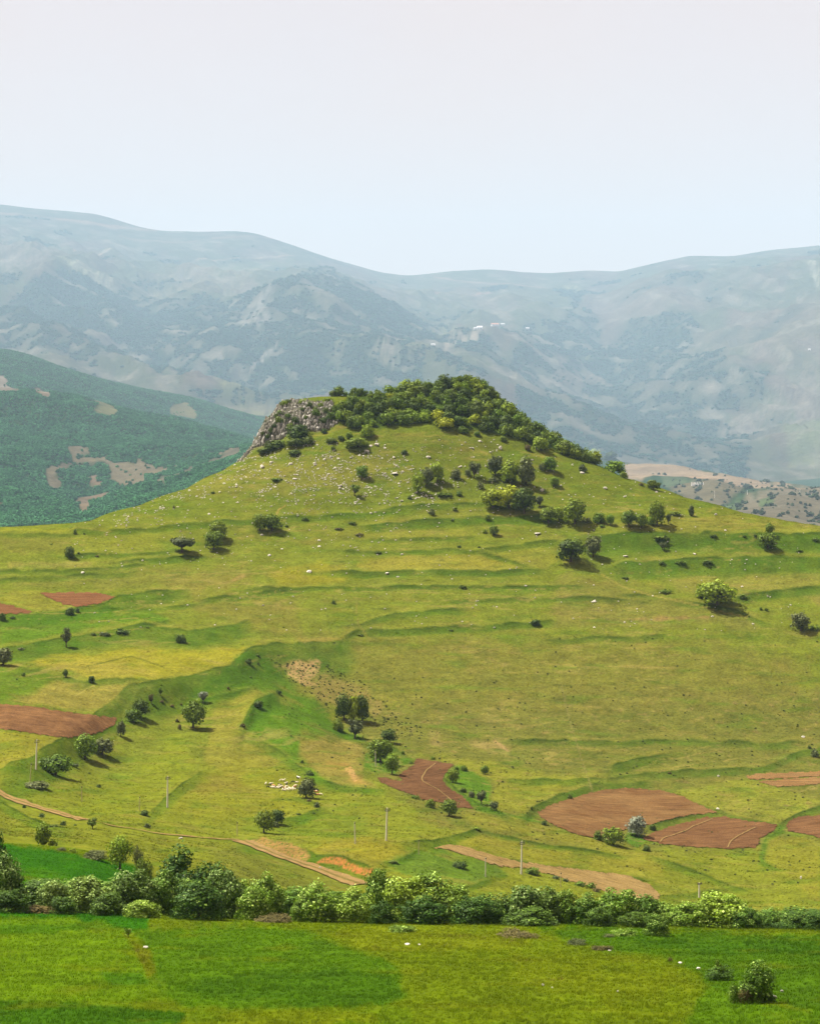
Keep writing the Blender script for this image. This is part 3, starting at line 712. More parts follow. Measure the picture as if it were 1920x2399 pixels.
PAINT_MTN = [
 # woods
 ('O', [(-400, 620), (0, 640), (100, 560), (200, 500), (320, 500), (450, 545), (560, 585), (660, 640), (720, 665), (850, 620), (1000, 620), (1110, 570), (1250, 535), (1450, 560), (1600, 620), (1726, 690), (1800, 960), (1150, 1000), (850, 970), (400, 880), (0, 770), (-400, 760)], (52, 84, 44), 8, .95),
 ('P', [(-60, 500), (60, 530), (150, 565), (200, 590), (320, 600), (330, 640), (420, 700), (500, 640), (560, 560), (640, 490), (760, 480), (810, 520), (810, 600), (900, 560), (1000, 500), (1100, 450), (1200, 460), (1230, 560), (1150, 620), (1330, 610), (1340, 680), (1300, 760), (1500, 760), (1500, 850), (1350, 900), (1250, 1000), (1100, 1060), (900, 1010), (600, 930), (400, 770), (300, 670), (-60, 720)], (56, 86, 48), 10, .9),
 ('P', [(610, 330), (720, 340), (745, 400), (700, 450), (640, 400)], (60, 88, 50), 6, .9),
 ('P', [(380, 560), (560, 540), (640, 600), (700, 720), (600, 740), (520, 640), (440, 640)], (64, 92, 52), 10, .8),
 ('P', [(450, 850), (700, 930), (1000, 1000), (1250, 980), (1400, 960), (1450, 1060), (1400, 1130), (500, 1130), (400, 1000)], (54, 84, 48), 12, .85),
 # open ground in the woods
 ('P', [(410, 765), (480, 740), (500, 800), (490, 820), (440, 800)], (184, 170, 140), 3, .9),
 ('P', [(600, 720), (640, 672), (660, 690), (630, 735)], (190, 176, 152), 3, .8),
 ('P', [(570, 785), (700, 740), (800, 700), (820, 780), (740, 800), (640, 810)], (176, 160, 134), 6, .85),
 ('P', [(1040, 1030), (1130, 980), (1150, 1050), (1060, 1060)], (190, 176, 156), 6, .8),
 ('P', [(1260, 1060), (1350, 930), (1460, 880), (1560, 800), (1726, 700), (1800, 900), (1600, 990), (1400, 1060)], (172, 160, 140), 14, .7),
 ('P', [(1560, 1010), (1726, 940), (1900, 900), (1900, 1100), (1600, 1090)], (150, 160, 106), 8, .8),
 ('P', [(70, 575), (150, 570), (235, 590), (180, 620), (150, 640), (120, 650)], (166, 170, 110), 3, .9),
 ('P', [(135, 655), (240, 630), (340, 605), (340, 615), (250, 645), (150, 690)], (206, 188, 162), 2, .9),
 ('P', [(-60, 650), (100, 660), (140, 690), (0, 720)], (170, 166, 126), 5, .7),
 ('P', [(690, 650), (780, 640), (770, 660), (700, 665)], (166, 172, 116), 3, .7),
 ('O', [(890, 985), (1000, 985), (1160, 1000), (1130, 1060), (1050, 1040)], (166, 168, 112), 4, .9),
 # rock
 ('O', [(1010, 690), (1060, 640), (1110, 600), (1150, 560), (1165, 580), (1120, 640), (1140, 700), (1100, 740), (1020, 730)], (190, 184, 172), 5, .8),
 ('O', [(1040, 935), (1110, 880), (1170, 835), (1175, 848), (1120, 895), (1060, 936)], (200, 194, 182), 1.5, .9),
 ('O', [(1120, 800), (1180, 760), (1240, 712), (1245, 725), (1190, 770), (1130, 803)], (196, 190, 178), 2, .7),
 ('O', [(1200, 812), (1250, 770), (1305, 758), (1300, 772), (1250, 785)], (196, 190, 178), 2, .7),
 ('O', [(1380, 880), (1480, 820), (1560, 790), (1600, 830), (1500, 850), (1420, 890)], (176, 172, 140), 8, .6),
 ('O', [(1540, 890), (1640, 860), (1690, 880), (1650, 905)], (180, 172, 146), 4, .7),
 ('O', [(-200, 330), (40, 330), (120, 380), (200, 395), (290, 430), (180, 440), (90, 490), (0, 530), (-200, 560)], (176, 164, 150), 10, .75),
 ('O', [(230, 450), (330, 470), (420, 510), (520, 560), (420, 545), (320, 500)], (206, 204, 170), 4, .85),
 ('P', [(640, 315), (700, 318), (725, 340), (680, 335)], (196, 196, 150), 3, .85),
 ('P', [(800, 610), (860, 570), (930, 555), (880, 590), (820, 620)], (190, 182, 164), 4, .7),
 ('P', [(1650, 300), (1700, 290), (1726, 320), (1715, 350), (1680, 310)], (208, 206, 176), 3, .8),
 ('P', [(1610, 390), (1650, 370), (1670, 385), (1630, 398)], (200, 186, 170), 3, .7),
 # tan meadows and heath
 ('O', [(560, 545), (800, 500), (1000, 480), (1060, 520), (1000, 590), (850, 615), (720, 640), (640, 620)], (172, 160, 124), 12, .65),
 ('O', [(600, 430), (900, 400), (1200, 390), (1300, 430), (1060, 520), (800, 500)], (140, 150, 96), 14, .6),
 ('P', [(730, 400), (900, 360), (1100, 330), (1300, 350), (1200, 440), (1000, 490), (820, 530), (720, 470)], (150, 132, 112), 16, .65),
 ('P', [(1180, 560), (1400, 440), (1726, 380), (1900, 400), (1900, 680), (1500, 740), (1340, 640)], (158, 142, 118), 20, .6),
 ('P', [(100, 300), (340, 340), (580, 340), (540, 430), (200, 440), (20, 400)], (148, 140, 104), 12, .5),
]
LINES_MTN = [
 ('O', [(-60, 178), (100, 190), (300, 212), (480, 238), (660, 252)], (226, 186, 160), 3.4),
 ('O', [(310, 420), (450, 414), (620, 409), (760, 400), (900, 380), (1060, 373), (1240, 370)], (222, 194, 166), 1.6),
 ('O', [(500, 285), (600, 305), (760, 310), (840, 300)], (186, 160, 136), 2.2),
 ('O', [(900, 285), (1050, 275), (1180, 290)], (196, 164, 138), 2.0),
 ('P', [(100, 270), (230, 295), (350, 318), (480, 330), (580, 334)], (200, 164, 144), 2.0),
 ('P', [(110, 405), (230, 382), (345, 370)], (200, 164, 144), 2.0),
 ('P', [(200, 400), (330, 415), (440, 425), (540, 432)], (196, 164, 150), 1.8),
 ('P', [(1200, 370), (1260, 380), (1340, 380)], (190, 176, 160), 3.5),
 ('P', [(1090, 690), (1240, 620), (1400, 590), (1600, 600)], (170, 160, 134), 3.0),
]


def paint(C, U2, V2, specs, nz, lines=(), far_=False):
    for c, pts, rgb, soft, op in specs:
        poly = np.array([q(c, x, y) for x, y in pts])
        x0, y0 = poly.min(0) - 3 * soft - 6; x1, y1 = poly.max(0) + 3 * soft + 6
        ii = np.where((U2 > x0) & (U2 < x1) & (V2 > y0) & (V2 < y1))
        if len(ii[0]) == 0: continue
        sd = poly_sd(U2[ii], V2[ii], poly) + nz[ii] * (soft * 1.6 + 1.5)
        w = sstep(-soft, soft, sd) * op
        if far_ == 2:
            w = w * sstep(-0.4, 0.05, fbm(U2[ii] / 2.6, V2[ii] / 2.2, 3, 64))
        elif far_ and sum(rgb) > 440:
            w = w * sstep(-0.28, 0.16, fbm((U2[ii] + V2[ii] * 0.6) / 7, V2[ii] / 9, 4, 63))
        C[ii] = C[ii] * (1 - w[:, None]) + alb(*rgb) * w[:, None]
    for c, pts, rgb, hw in lines:
        poly = np.array([q(c, x, y) for x, y in pts])
        x0, y0 = poly.min(0) - 9; x1, y1 = poly.max(0) + 9
        ii = np.where((U2 > x0) & (U2 < x1) & (V2 > y0) & (V2 < y1))
        if len(ii[0]) == 0: continue
        w = (1 - sstep(hw * 0.5, hw * 1.3, line_sd(U2[ii], V2[ii], poly) + nz[ii] * hw)) * 0.85
        C[ii] = C[ii] * (1 - w[:, None]) + alb(*rgb) * w[:, None]
    return C


def tint_of(g):
    U2 = np.repeat(g.U[None, :], len(g.D), 0); V2 = g.Vb; X, Y = g.X, g.Y
    nz = fbm(U2 / 34, V2 / 26, 4, 61)
    C = np.zeros(X.shape + (3,))
    if g.name == 'field':
        C[:] = alb(120, 140, 36)
        C = paint(C, U2, V2, PAINT_FIELD, nz)
        a = fbm(X / 5, Y / 9, 5, 62); b = fbm(X / 1.4, Y / 1.4, 3, 64)
        C *= (1 + 0.30 * a + 0.22 * b)[..., None]
        w = sstep(0.12, 0.5, fbm(X / 9, Y / 14, 4, 65)) * 0.35
        C = C * (1 - w[..., None]) + alb(138, 142, 52) * w[..., None]
    elif g.name == 'hillside':
        C[:] = alb(*MEADOW)
        hi = 1 - sstep(1040, 1140, V2)
        C = C * (1 - hi[..., None]) + alb(126, 138, 48) * hi[..., None]
        lo = sstep(1560, 1720, V2 + nz * 60)
        C = C * (1 - lo[..., None]) + alb(146, 152, 50) * lo[..., None]
        C = paint(C, U2, V2, PAINT_HILL, nz)
        # patchiness, drawn out along the contour
        s1 = fbm(U2 / 120, V2 / 16, 4, 66); s2 = fbm(X / 14, Y / 9, 4, 67)
        w = sstep(0.05, 0.5, s1) * 0.55
        C = C * (1 - w[..., None]) + alb(106, 136, 40) * w[..., None]
        w = sstep(0.1, 0.5, s2) * 0.45
        C = C * (1 - w[..., None]) + alb(166, 152, 74) * w[..., None]
        w = sstep(0.1, 0.55, fbm(X / 22, Y / 12, 4, 68)) * 0.35
        C = C * (1 - w[..., None]) + alb(112, 116, 54) * w[..., None]
        # scrubby bare spots on the dry slope
        dry = np.clip((poly_sd(U2, V2, np.array([q('Q', *p) for p in [(640, 1545), (900, 1480), (1800, 1450), (1960, 1760), (1300, 1790), (950, 1740)]])) + 10) / 30, 0, 1)
        w = sstep(0.22, 0.5, fbm(X / 5, Y / 4, 4, 69)) * 0.6 * dry
        C = C * (1 - w[..., None]) + alb(176, 152, 96) * w[..., None]
        w = sstep(0.25, 0.5, fbm(X / 3.2, Y / 2.4, 3, 70)) * 0.45 * dry
        C = C * (1 - w[..., None]) + alb(86, 104, 40) * w[..., None]
        C *= (1 + 0.18 * fbm(X / 6, Y / 4.5, 3, 171) + 0.22 * fbm(X / 1.7, Y / 1.5, 3, 173))[..., None]
        lu = np.clip(g.lush * (0.75 + 0.5 * nz), 0, 1) * 0.85
        C = C * (1 - lu[..., None]) + alb(86, 124, 34) * lu[..., None]
        li = np.clip(g.lip * (0.7 + nz), 0, 1) * 0.5
        C = C * (1 - li[..., None]) + alb(168, 166, 72) * li[..., None]
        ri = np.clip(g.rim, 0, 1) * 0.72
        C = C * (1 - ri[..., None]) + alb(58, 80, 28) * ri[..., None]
        # worn sheep paths, running with the contour
        cn = fbm(X / 70, g.Z / 3.2, 3, 181)
        w = (1 - sstep(0.0, 0.05, np.abs(cn))) * sstep(760, 860, Y) * sstep(-0.1, 0.3, fbm(X / 50, Y / 50, 2, 183)) * 0.55
        C = C * (1 - w[..., None]) + alb(184, 164, 96) * w[..., None]
        cn = fbm(X / 50, g.Z / 2.0 + 9, 2, 185)
        w = (1 - sstep(0.0, 0.05, np.abs(cn))) * sstep(780, 880, Y) * sstep(-0.05, 0.3, fbm(X / 40, Y / 40, 2, 187)) * 0.5
        C = C * (1 - w[..., None]) + alb(92, 106, 44) * w[..., None]
        C = paint(C, U2, V2, [], nz, [('C', [(300, 950), (480, 1040), (620, 1085), (800, 1132), (1000, 1172), (1250, 1225)], (176, 164, 84), 1.6), ('A', [(1590, 275), (1610, 235), (1650, 212)], (182, 160, 90), 1.4),
                   ('D', [(610, 450), (680, 410), (760, 375)], (188, 176, 96), 1.0), ('A', [(500, 1140), (760, 1090), (830, 1110), (950, 1150)], (120, 126, 48), 1.2), ('F', [(860, 100), (900, 130), (950, 165)], (196, 164, 112), 3.0),
                   ('B', [(330, 860), (340, 1000), (420, 1080)], (160, 150, 76), 1.2), ('Q', [(1180, 1440), (1200, 1520), (1230, 1620), (1260, 1700)], (150, 142, 84), 1.6)])
        C = paint(C, U2, V2, PAINT_LATE, nz, (), 2)
        # under the hilltop wood and on the crag
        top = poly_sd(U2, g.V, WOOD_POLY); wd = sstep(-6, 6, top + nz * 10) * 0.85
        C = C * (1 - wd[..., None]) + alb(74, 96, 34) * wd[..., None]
        top = poly_sd(U2, g.V, CLIFF_POLY); wd = sstep(-4, 4, top + nz * 8) * 0.9
        rock = alb(168, 156, 136) * (1 + 0.5 * fbm(X / 2.2, (Y + g.Z) / 2.2, 3, 72))[..., None]
        C = C * (1 - wd[..., None]) + rock * wd[..., None]
    elif g.name == 'foothills':
        Yo = Y / FAR; Xo = X / FAR
        C[:] = alb(70, 104, 52)
        C = paint(C, U2, V2, PAINT_FOOT, nz)
        C *= (1 + 0.3 * fbm(Xo / 40, Yo / 60, 4, 73))[..., None]
    else:
        Yo = Y / FAR; Xo = X / FAR; Zo = g.Z / FAR
        C[:] = alb(112, 120, 80)
        s = sstep(-0.1, 0.4, fbm(U2 / 120, V2 / 60, 4, 74))[..., None] * 0.6
        C = C * (1 - s) + alb(142, 112, 100) * s
        C = paint(C, U2, V2, PAINT_MTN, nz, LINES_MTN, True)
        hi = sstep(560, 480, V2)[..., None] * 0.3
        C = C * (1 - hi) + alb(110, 112, 84) * hi
        k = fbm((Xo + 1.2 * Zo) / 70, Yo / 130, 5, 76)
        w = sstep(0.16, 0.42, k)[..., None] * 0.6
        C = C * (1 - w) + alb(196, 186, 166) * w
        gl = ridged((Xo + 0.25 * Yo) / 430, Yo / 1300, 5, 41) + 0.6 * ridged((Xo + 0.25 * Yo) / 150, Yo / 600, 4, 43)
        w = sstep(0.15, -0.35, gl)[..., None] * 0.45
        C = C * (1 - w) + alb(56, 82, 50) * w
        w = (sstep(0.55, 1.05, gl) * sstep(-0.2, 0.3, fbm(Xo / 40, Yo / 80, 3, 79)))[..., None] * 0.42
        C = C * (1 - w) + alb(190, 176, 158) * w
        w = sstep(0.05, 0.45, fbm(Xo / 150, Yo / 300, 5, 77))[..., None] * 0.6
        C = C * (1 - w) + alb(62, 86, 52) * w
        C *= (1 + 0.25 * fbm(Xo / 30, Yo / 60, 4, 78))[..., None]
    if g.name == 'hillside': C *= np.array([1.52, 1.58, 1.34])
    if g.name == 'field': C *= np.array([1.46, 1.50, 0.70])
    return np.clip(C, 0.003, 0.6)


WOOD_POLY = np.array([(700, 862), (716, 885), (736, 899), (798, 900), (860, 894), (917, 889), (965, 904), (1012, 911), (1060, 918), (1106, 930), (1153, 946), (1215, 970), (1278, 986), (1319, 1008), (1330, 1000), (1250, 965), (1180, 932), (1130, 895), (1080, 858), (1060, 825), (1030, 795), (985, 780), (940, 790), (900, 800), (830, 812), (780, 824), (745, 836), (716, 850)], float)
CLIFF_POLY = np.array([(586, 848), (622, 842), (660, 846), (700, 850), (716, 870), (711, 890), (691, 906), (648, 906), (625, 904), (600, 918), (572, 932), (531, 946), (508, 973), (500, 972), (531, 938), (540, 916), (555, 888), (571, 872), (578, 860)], float)

MATS = {}


def ground_material(name, fine, coarse, blen):
    m, n, out = mat(name)
    a = n.nodes.new('ShaderNodeAttribute'); a.attribute_name = 'tint'
    vec = obj_coord(n)
    f1 = noise_n(n, vec, fine, 6, 0.65, 0.25, 0.75, 0.62, 1.38)
    f2 = noise_n(n, vec, coarse, 5, 0.6, 0.25, 0.75, 0.78, 1.22)
    c = scale_col(n, a.outputs['Color'], math_n(n, 'MULTIPLY', f1, f2))
    surface(n, out, c, 1.0, f1, blen, 0.8, 0.0)
    MATS[name] = m
    return m


def terrain(g, name, material, cut=None):
    V = np.stack([g.X, g.Y, g.Z + CAMZ], -1).reshape(-1, 3)
    f = grid_faces(len(g.D), len(g.U))
    me = mesh_np(name, V, f, True, g.tint.reshape(-1, 3))
    me.materials.append(material)
    o = link(name, me)
    tag(o, kind='structure')
    return o


for _g in GRIDS:
    _g.tint = tint_of(_g)
T_FIELD = terrain(G_FIELD, 'grass_field', ground_material('field grass', 3.0, 0.35, 0.12))
T_HILL = terrain(G_HILL, 'hillside', ground_material('hill grass', 0.9, 0.11, 0.35))
T_FOOT = terrain(G_FOOT, 'foothills', ground_material('foothill ground', 0.06, 0.01, 5))
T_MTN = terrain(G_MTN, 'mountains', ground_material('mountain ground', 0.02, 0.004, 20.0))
T_FIELD['label'] = 'bright green and olive grass field in front of the hedge'
T_HILL['label'] = 'terraced grassy hill rising to a crag and a wooded top'
T_FOOT['label'] = 'hazy wooded spurs and tan fields behind the hill'
T_MTN['label'] = 'blue hazy mountain range along the skyline'

# ------------------------------------------------------------------ haze: one closed box of air round it all
bm_v = []
hx, hy0, hy1 = 40000.0, -40.0, far(9600) + 200
hz0 = CAMZ + min(float(g.Z.min()) for g in GRIDS) - 1.0
hz1 = CAMZ + max(float(G_MTN.Z.max()), 30) + 3.0
for z in (hz0, hz1):
    bm_v += [(-hx, hy0, z), (hx, hy0, z), (hx, hy1, z), (-hx, hy1, z)]
me = mesh_np('haze', bm_v, [(0, 3, 2, 1), (4, 5, 6, 7), (0, 1, 5, 4), (1, 2, 6, 5), (2, 3, 7, 6), (3, 0, 4, 7)], False)
m, n, out = mat('haze')
pv = n.nodes.new('ShaderNodeVolumePrincipled')
pv.inputs['Color'].default_value = HAZE_COLOR
pv.inputs['Density'].default_value = HAZE_DENSITY
pv.inputs['Anisotropy'].default_value = 0.0
n.links.new(pv.outputs[0], out.inputs['Volume'])
me.materials.append(m)
haze = link('haze', me)
tag(haze, 'thin blue summer haze filling the valley air', kind='stuff')


# ------------------------------------------------------------------ ploughed land, tracks
def plough_material(name, rgb, ang, dry):
    m, n, out = mat(name)
    vec = obj_coord(n)
    mp = n.nodes.new('ShaderNodeMapping'); mp.inputs['Rotation'].default_value = (0, 0, -ang)
    n.links.new(vec, mp.inputs[0])
    mp2 = n.nodes.new('ShaderNodeMapping'); mp2.inputs['Scale'].default_value = (0.05, 1, 1)
    n.links.new(mp.outputs[0], mp2.inputs[0])
    streak = noise_n(n, mp2.outputs[0], 1.1, 4, 0.6, 0.3, 0.7, 0.66, 1.3)
    big = noise_n(n, vec, 0.09, 5, 0.6, 0.36, 0.64, 0, 1)
    clod = noise_n(n, vec, 2.6, 6, 0.7, 0.25, 0.75, 0.6, 1.4)
    c = mix_col(n, big, alb(*rgb) * np.array([1.36, 1.38, 1.18]), alb(*dry) * np.array([1.36, 1.36, 1.22]))
    c = scale_col(n, c, math_n(n, 'MULTIPLY', streak, clod))
    surface(n, out, c, 1.0, clod, 0.25, 0.8, 0.0)
    return m


NO_GRASS_POLY, NO_GRASS_LINE = [], []


def sheet(name, label, c, pts, material, ang, step=0.42, lift=0.16, furrow=0.10, period=1.5, edge=3.6):
    poly = np.array([q(c, x, y) for x, y in pts])
    NO_GRASS_POLY.append(poly)
    dd = [pick(u, v, 440) for u, v in poly]
    d0, d1 = min(dd) - 4, max(dd) + 4
    dm = 0.5 * (d0 + d1)
    U = np.arange(poly[:, 0].min() - 6, poly[:, 0].max() + 6, step * F / dm)
    D = np.arange(d0, d1, step)
    Uc = np.clip(U, UH[0], UH[-1])
    U2, D2 = np.meshgrid(Uc, D)
    Z = G_HILL.z(U2.ravel(), D2.ravel()).reshape(U2.shape)
    X = (U2 - CX) / F * D2
    V2 = VH - Z / D2 * F
    fz = furrow * np.sin(2 * np.pi * (-X * math.sin(ang) + D2 * math.cos(ang) + 0.8 * fbm(X / 15, D2 / 15, 2, 83)) / period)
    fz += 0.05 * fbm(X / 0.9, D2 / 0.9, 2, 82)
    sd = poly_sd(U2, V2, poly) + fbm(X / 3, D2 / 3, 3, 81) * edge
    f = grid_faces(len(D), len(U))
    keep = (sd.ravel()[f] > 0).all(1)
    f = f[keep]
    V = np.stack([X, D2, Z + CAMZ + lift + fz], -1).reshape(-1, 3)
    used, inv = np.unique(f, return_inverse=True)
    me = mesh_np(name, V[used], inv.reshape(-1, 4), True)
    me.materials.append(material)
    o = link(name, me)
    tag(o, label, kind='structure')
    return o


SOIL, DRY = (154, 112, 80), (180, 130, 92)
SOIL2, DRY2 = (162, 120, 82), (190, 140, 96)
sheet('ploughed_field', 'reddish ploughed strip high on the west side of the hill', 'A', [(220, 715), (430, 708), (560, 712), (670, 735), (640, 752), (560, 780), (480, 793), (380, 785), (300, 755)], plough_material('soil a', (168, 116, 82), 0.1, (180, 128, 90)), 0.1)
sheet('ploughed_field', 'corner of a reddish ploughed field cut off by the frame', 'A', [(-220, 760), (0, 773), (60, 783), (130, 805), (205, 825), (120, 834), (-220, 840)], plough_material('soil b', (164, 116, 82), 0.1, (178, 126, 90)), 0.1)
sheet('ploughed_field', 'large brown ploughed field above the two joined trees', 'D', [(-350, 500), (0, 515), (300, 540), (600, 590), (955, 625), (930, 690), (840, 740), (740, 775), (560, 795), (400, 780), (200, 745), (0, 720), (-350, 690)], plough_material('soil c', SOIL, 0.25, (190, 142, 98)), 0.25)
sheet('ploughed_field', 'curved brown ploughed field below the bright green tree', 'F', [(325, 220), (450, 240), (585, 262), (520, 340), (515, 375), (540, 410), (640, 475), (700, 530), (712, 562), (600, 555), (500, 520), (400, 510), (300, 470), (180, 425), (90, 385), (55, 345), (120, 355), (240, 375), (205, 340), (240, 310), (310, 265)], plough_material('soil d', (140, 102, 74), 1.0, (160, 118, 84)), 1.0)
sheet('ploughed_field', 'wide brown ploughed field with a green spot above the silver tree', 'G', [(135, 490), (200, 450), (330, 405), (500, 360), (640, 350), (850, 365), (960, 400), (1060, 450), (1160, 488), (1000, 505), (880, 530), (770, 560), (650, 575), (560, 640), (480, 640), (380, 620), (250, 570), (150, 515)], plough_material('soil e', SOIL2, 0.15, (186, 146, 98)), 0.15)
sheet('ploughed_field', 'brown ploughed field with two pale furrow lines', 'G', [(720, 640), (790, 600), (900, 560), (1080, 515), (1200, 512), (1350, 540), (1490, 555), (1470, 590), (1390, 640), (1370, 690), (1200, 694), (1000, 684), (850, 667)], plough_material('soil f', (154, 112, 80), 0.5, (174, 130, 90)), 0.5)
sheet('ploughed_field', 'rounded end of a brown ploughed field at the east edge', 'G', [(1530, 545), (1600, 510), (1726, 505), (2100, 520), (2100, 680), (1726, 632), (1620, 610), (1540, 595)], plough_material('soil g', (152, 110, 78), 0.5, (174, 130, 92)), 0.5)
sheet('ploughed_field', 'upper of two thin tan ploughed strips at the east edge', 'G', [(1300, 286), (1380, 270), (1726, 258), (2100, 250), (2100, 275), (1726, 286), (1500, 300), (1330, 305)], plough_material('soil h', (184, 140, 94), 0.1, (196, 156, 106)), 0.1)
sheet('ploughed_field', 'lower of two thin tan ploughed strips at the east edge', 'G', [(1370, 316), (1550, 300), (1726, 290), (2100, 284), (2100, 310), (1726, 330), (1480, 349)], plough_material('soil i', (184, 140, 94), 0.1, (196, 156, 106)), 0.1)
sheet('ploughed_field', 'long tan ploughed strip running down behind the hedge', 'F', [(440, 825), (520, 807), (620, 805), (720, 838), (850, 876), (1000, 910), (1150, 935), (1330, 958), (1600, 990), (1770, 1020), (1900, 1070), (1975, 1140), (1960, 1180), (1800, 1170), (1570, 1110), (1400, 1060), (1240, 1008), (1150, 985), (1040, 960), (900, 955), (800, 925), (650, 872), (530, 838)], plough_material('soil j', (210, 176, 122), -0.35, (196, 164, 104)), -0.35)


def ribbon(name, label, pts_q, width, material, lift=0.24, dmin=440, nx=7, rough=0.25):
    NO_GRASS_LINE.append((np.array(pts_q), width))
    pp = []
    for u, v in pts_q:
        d = pick(u, v, dmin)
        if d: pp.append(((u - CX) / F * d, d))
    pp = np.array(pp)
    s = np.concatenate([[0], np.cumsum(np.hypot(*np.diff(pp, axis=0).T))])
    t = np.arange(0, s[-1], 0.7)
    x = gsmooth(np.interp(t, s, pp[:, 0]), 0.7, 3.0); y = gsmooth(np.interp(t, s, pp[:, 1]), 0.7, 3.0)
    tx, ty = np.gradient(x), np.gradient(y); L = np.hypot(tx, ty); tx /= L; ty /= L
    w = width * (1 + rough * fbm(t / 6, t * 0, 3, 91))
    a = np.linspace(-0.5, 0.5, nx)
    X = x[:, None] - ty[:, None] * a * w[:, None]; Y = y[:, None] + tx[:, None] * a * w[:, None]
    Z = G_HILL.z((X / Y * F + CX).ravel(), Y.ravel()).reshape(X.shape) + CAMZ + lift
    Z -= 0.12 * (np.abs(np.abs(a) - 0.3) < 0.1) * (nx > 5)
    V = np.stack([X, Y, Z], -1).reshape(-1, 3)
    tint = np.zeros((len(t), nx, 3))
    dirt = alb(228, 190, 122); mid = alb(168, 154, 76)
    tint[:] = dirt
    if nx > 5: tint[:, nx // 2] = mid
    e = (0.5 + 0.5 * fbm(X / 2.5, Y / 2.5, 3, 92))[..., None]
    tint = tint * (0.8 + 0.4 * e)
    me = mesh_np(name, V, grid_faces(len(t), nx), True, tint.reshape(-1, 3))
    me.materials.append(material)
    o = link(name, me); tag(o, label, kind='structure')
    return o


TRACK = ground_material('track dirt', 2.2, 0.4, 0.1)
ribbon('dirt_track', 'sandy track with a grassy middle climbing past the thorn shrub', [q('H', x, y) for x, y in [(-150, 0), (0, 45), (150, 110), (300, 155), (420, 190), (520, 220)]], 4.0, TRACK)
ribbon('dirt_track', 'faint worn path along the foot of the slope', [q('H', x, y) for x, y in [(520, 222), (700, 255), (900, 285), (1160, 315), (1330, 328), (1500, 336)]], 1.4, TRACK, nx=4)
ribbon('dirt_track', 'broad sandy track under the orange earth cutting', [q('I', x, y) for x, y in [(10, 74), (100, 112), (240, 168), (400, 222), (560, 280), (660, 315), (740, 345)]], 5.6, TRACK)
ribbon('dirt_track', 'pale path curving over the dry slope at the east edge', [q('Q', x, y) for x, y in [(1768, 1508), (1800, 1522), (1850, 1543), (1890, 1562), (1912, 1578), (1922, 1600), (1935, 1630)]], 2.6, TRACK, nx=4)
FUR = ground_material('pale soil', 2.2, 0.4, 0.1)
for c, pts, lb in (('F', [(465, 255), (400, 300), (370, 350), (365, 378), (430, 410), (500, 455), (560, 500), (610, 550)], 'pale winding balk through the curved brown field'),
                   ('G', [(1130, 522), (1000, 575), (900, 620), (840, 635), (825, 662)], 'western pale line across the brown field'),
                   ('G', [(1370, 572), (1300, 605), (1220, 650), (1205, 692)], 'eastern pale line across the brown field')):
    ribbon('field_path', lb, [q(c, x, y) for x, y in pts], 0.42, FUR, lift=0.34, nx=3)


# ------------------------------------------------------------------ plants: builders
def tube(pts, radii, sides=6):
    pts = np.asarray(pts, float); n = len(pts)
    T = np.gradient(pts, axis=0); T /= np.linalg.norm(T, axis=1)[:, None] + 1e-9
    ref = np.where(np.abs(T[:, 2:3]) > 0.9, np.array([[1.0, 0, 0]]), np.array([[0, 0, 1.0]]))
    A = np.cross(T, ref); A /= np.linalg.norm(A, axis=1)[:, None] + 1e-9
    B = np.cross(T, A)
    th = np.arange(sides) / sides * 2 * np.pi
    V = pts[:, None] + (A[:, None] * np.cos(th)[None, :, None] + B[:, None] * np.sin(th)[None, :, None]) * np.asarray(radii)[:, None, None]
    i = np.arange(n * sides).reshape(n, sides); j = np.roll(i, -1, 1)
    f = np.stack([i[:-1], j[:-1], j[1:], i[1:]], -1).reshape(-1, 4)
    return V.reshape(-1, 3), f


def join(parts):
    Vs, Fs, o = [], [], 0
    for v, f in parts:
        Vs.append(v); Fs.append(f + o); o += len(v)
    return np.concatenate(Vs), np.concatenate(Fs)


def cards(pos, nrm, size, rs, aspect=0.75):
    n = len(pos)
    nrm = nrm + rs.normal(0, 0.42, (n, 3)); nrm /= np.linalg.norm(nrm, axis=1)[:, None] + 1e-9
    r = rs.normal(0, 1, (n, 3)); T = np.cross(nrm, r); T /= np.linalg.norm(T, axis=1)[:, None] + 1e-9
    B = np.cross(nrm, T)
    s = size * rs.uniform(0.6, 1.4, (n, 1))
    c = []
    for a, b in ((-1, -0.35), (0.1, -1), (1, 0.3), (-0.15, 1)):
        ja = a * rs.uniform(0.8, 1.2, (n, 1)); jb = b * aspect * rs.uniform(0.7, 1.2, (n, 1))
        c.append(pos + T * s * ja + B * s * jb + nrm * s * rs.uniform(-0.25, 0.25, (n, 1)))
    V = np.stack(c, 1).reshape(-1, 3)
    return V, np.arange(n * 4).reshape(n, 4)


SHAPES = {
    #            blobs, centre z, rx, rz, blob r range, crown foot
    'round':    (20, 0.54, 0.35, 0.32, (0.14, 0.22), 0.12),
    'wide':     (20, 0.54, 0.39, 0.30, (0.13, 0.20), 0.14),
    'bush':     (12, 0.46, 0.32, 0.30, (0.14, 0.23), 0.0),
    'tall':     (17, 0.55, 0.32, 0.36, (0.14, 0.21), 0.06),
    'flat':     (14, 0.62, 0.38, 0.18, (0.12, 0.18), 0.24),
    'cone':     (17, 0.50, 0.32, 0.40, (0.14, 0.20), 0.04),
    'mat':      (12, 0.40, 0.38, 0.30, (0.12, 0.20), 0.0),
    'sparse':   (11, 0.58, 0.32, 0.28, (0.10, 0.17), 0.10),
    'hedge':    (34, 0.50, 0.36, 0.38, (0.075, 0.145), 0.0),
}


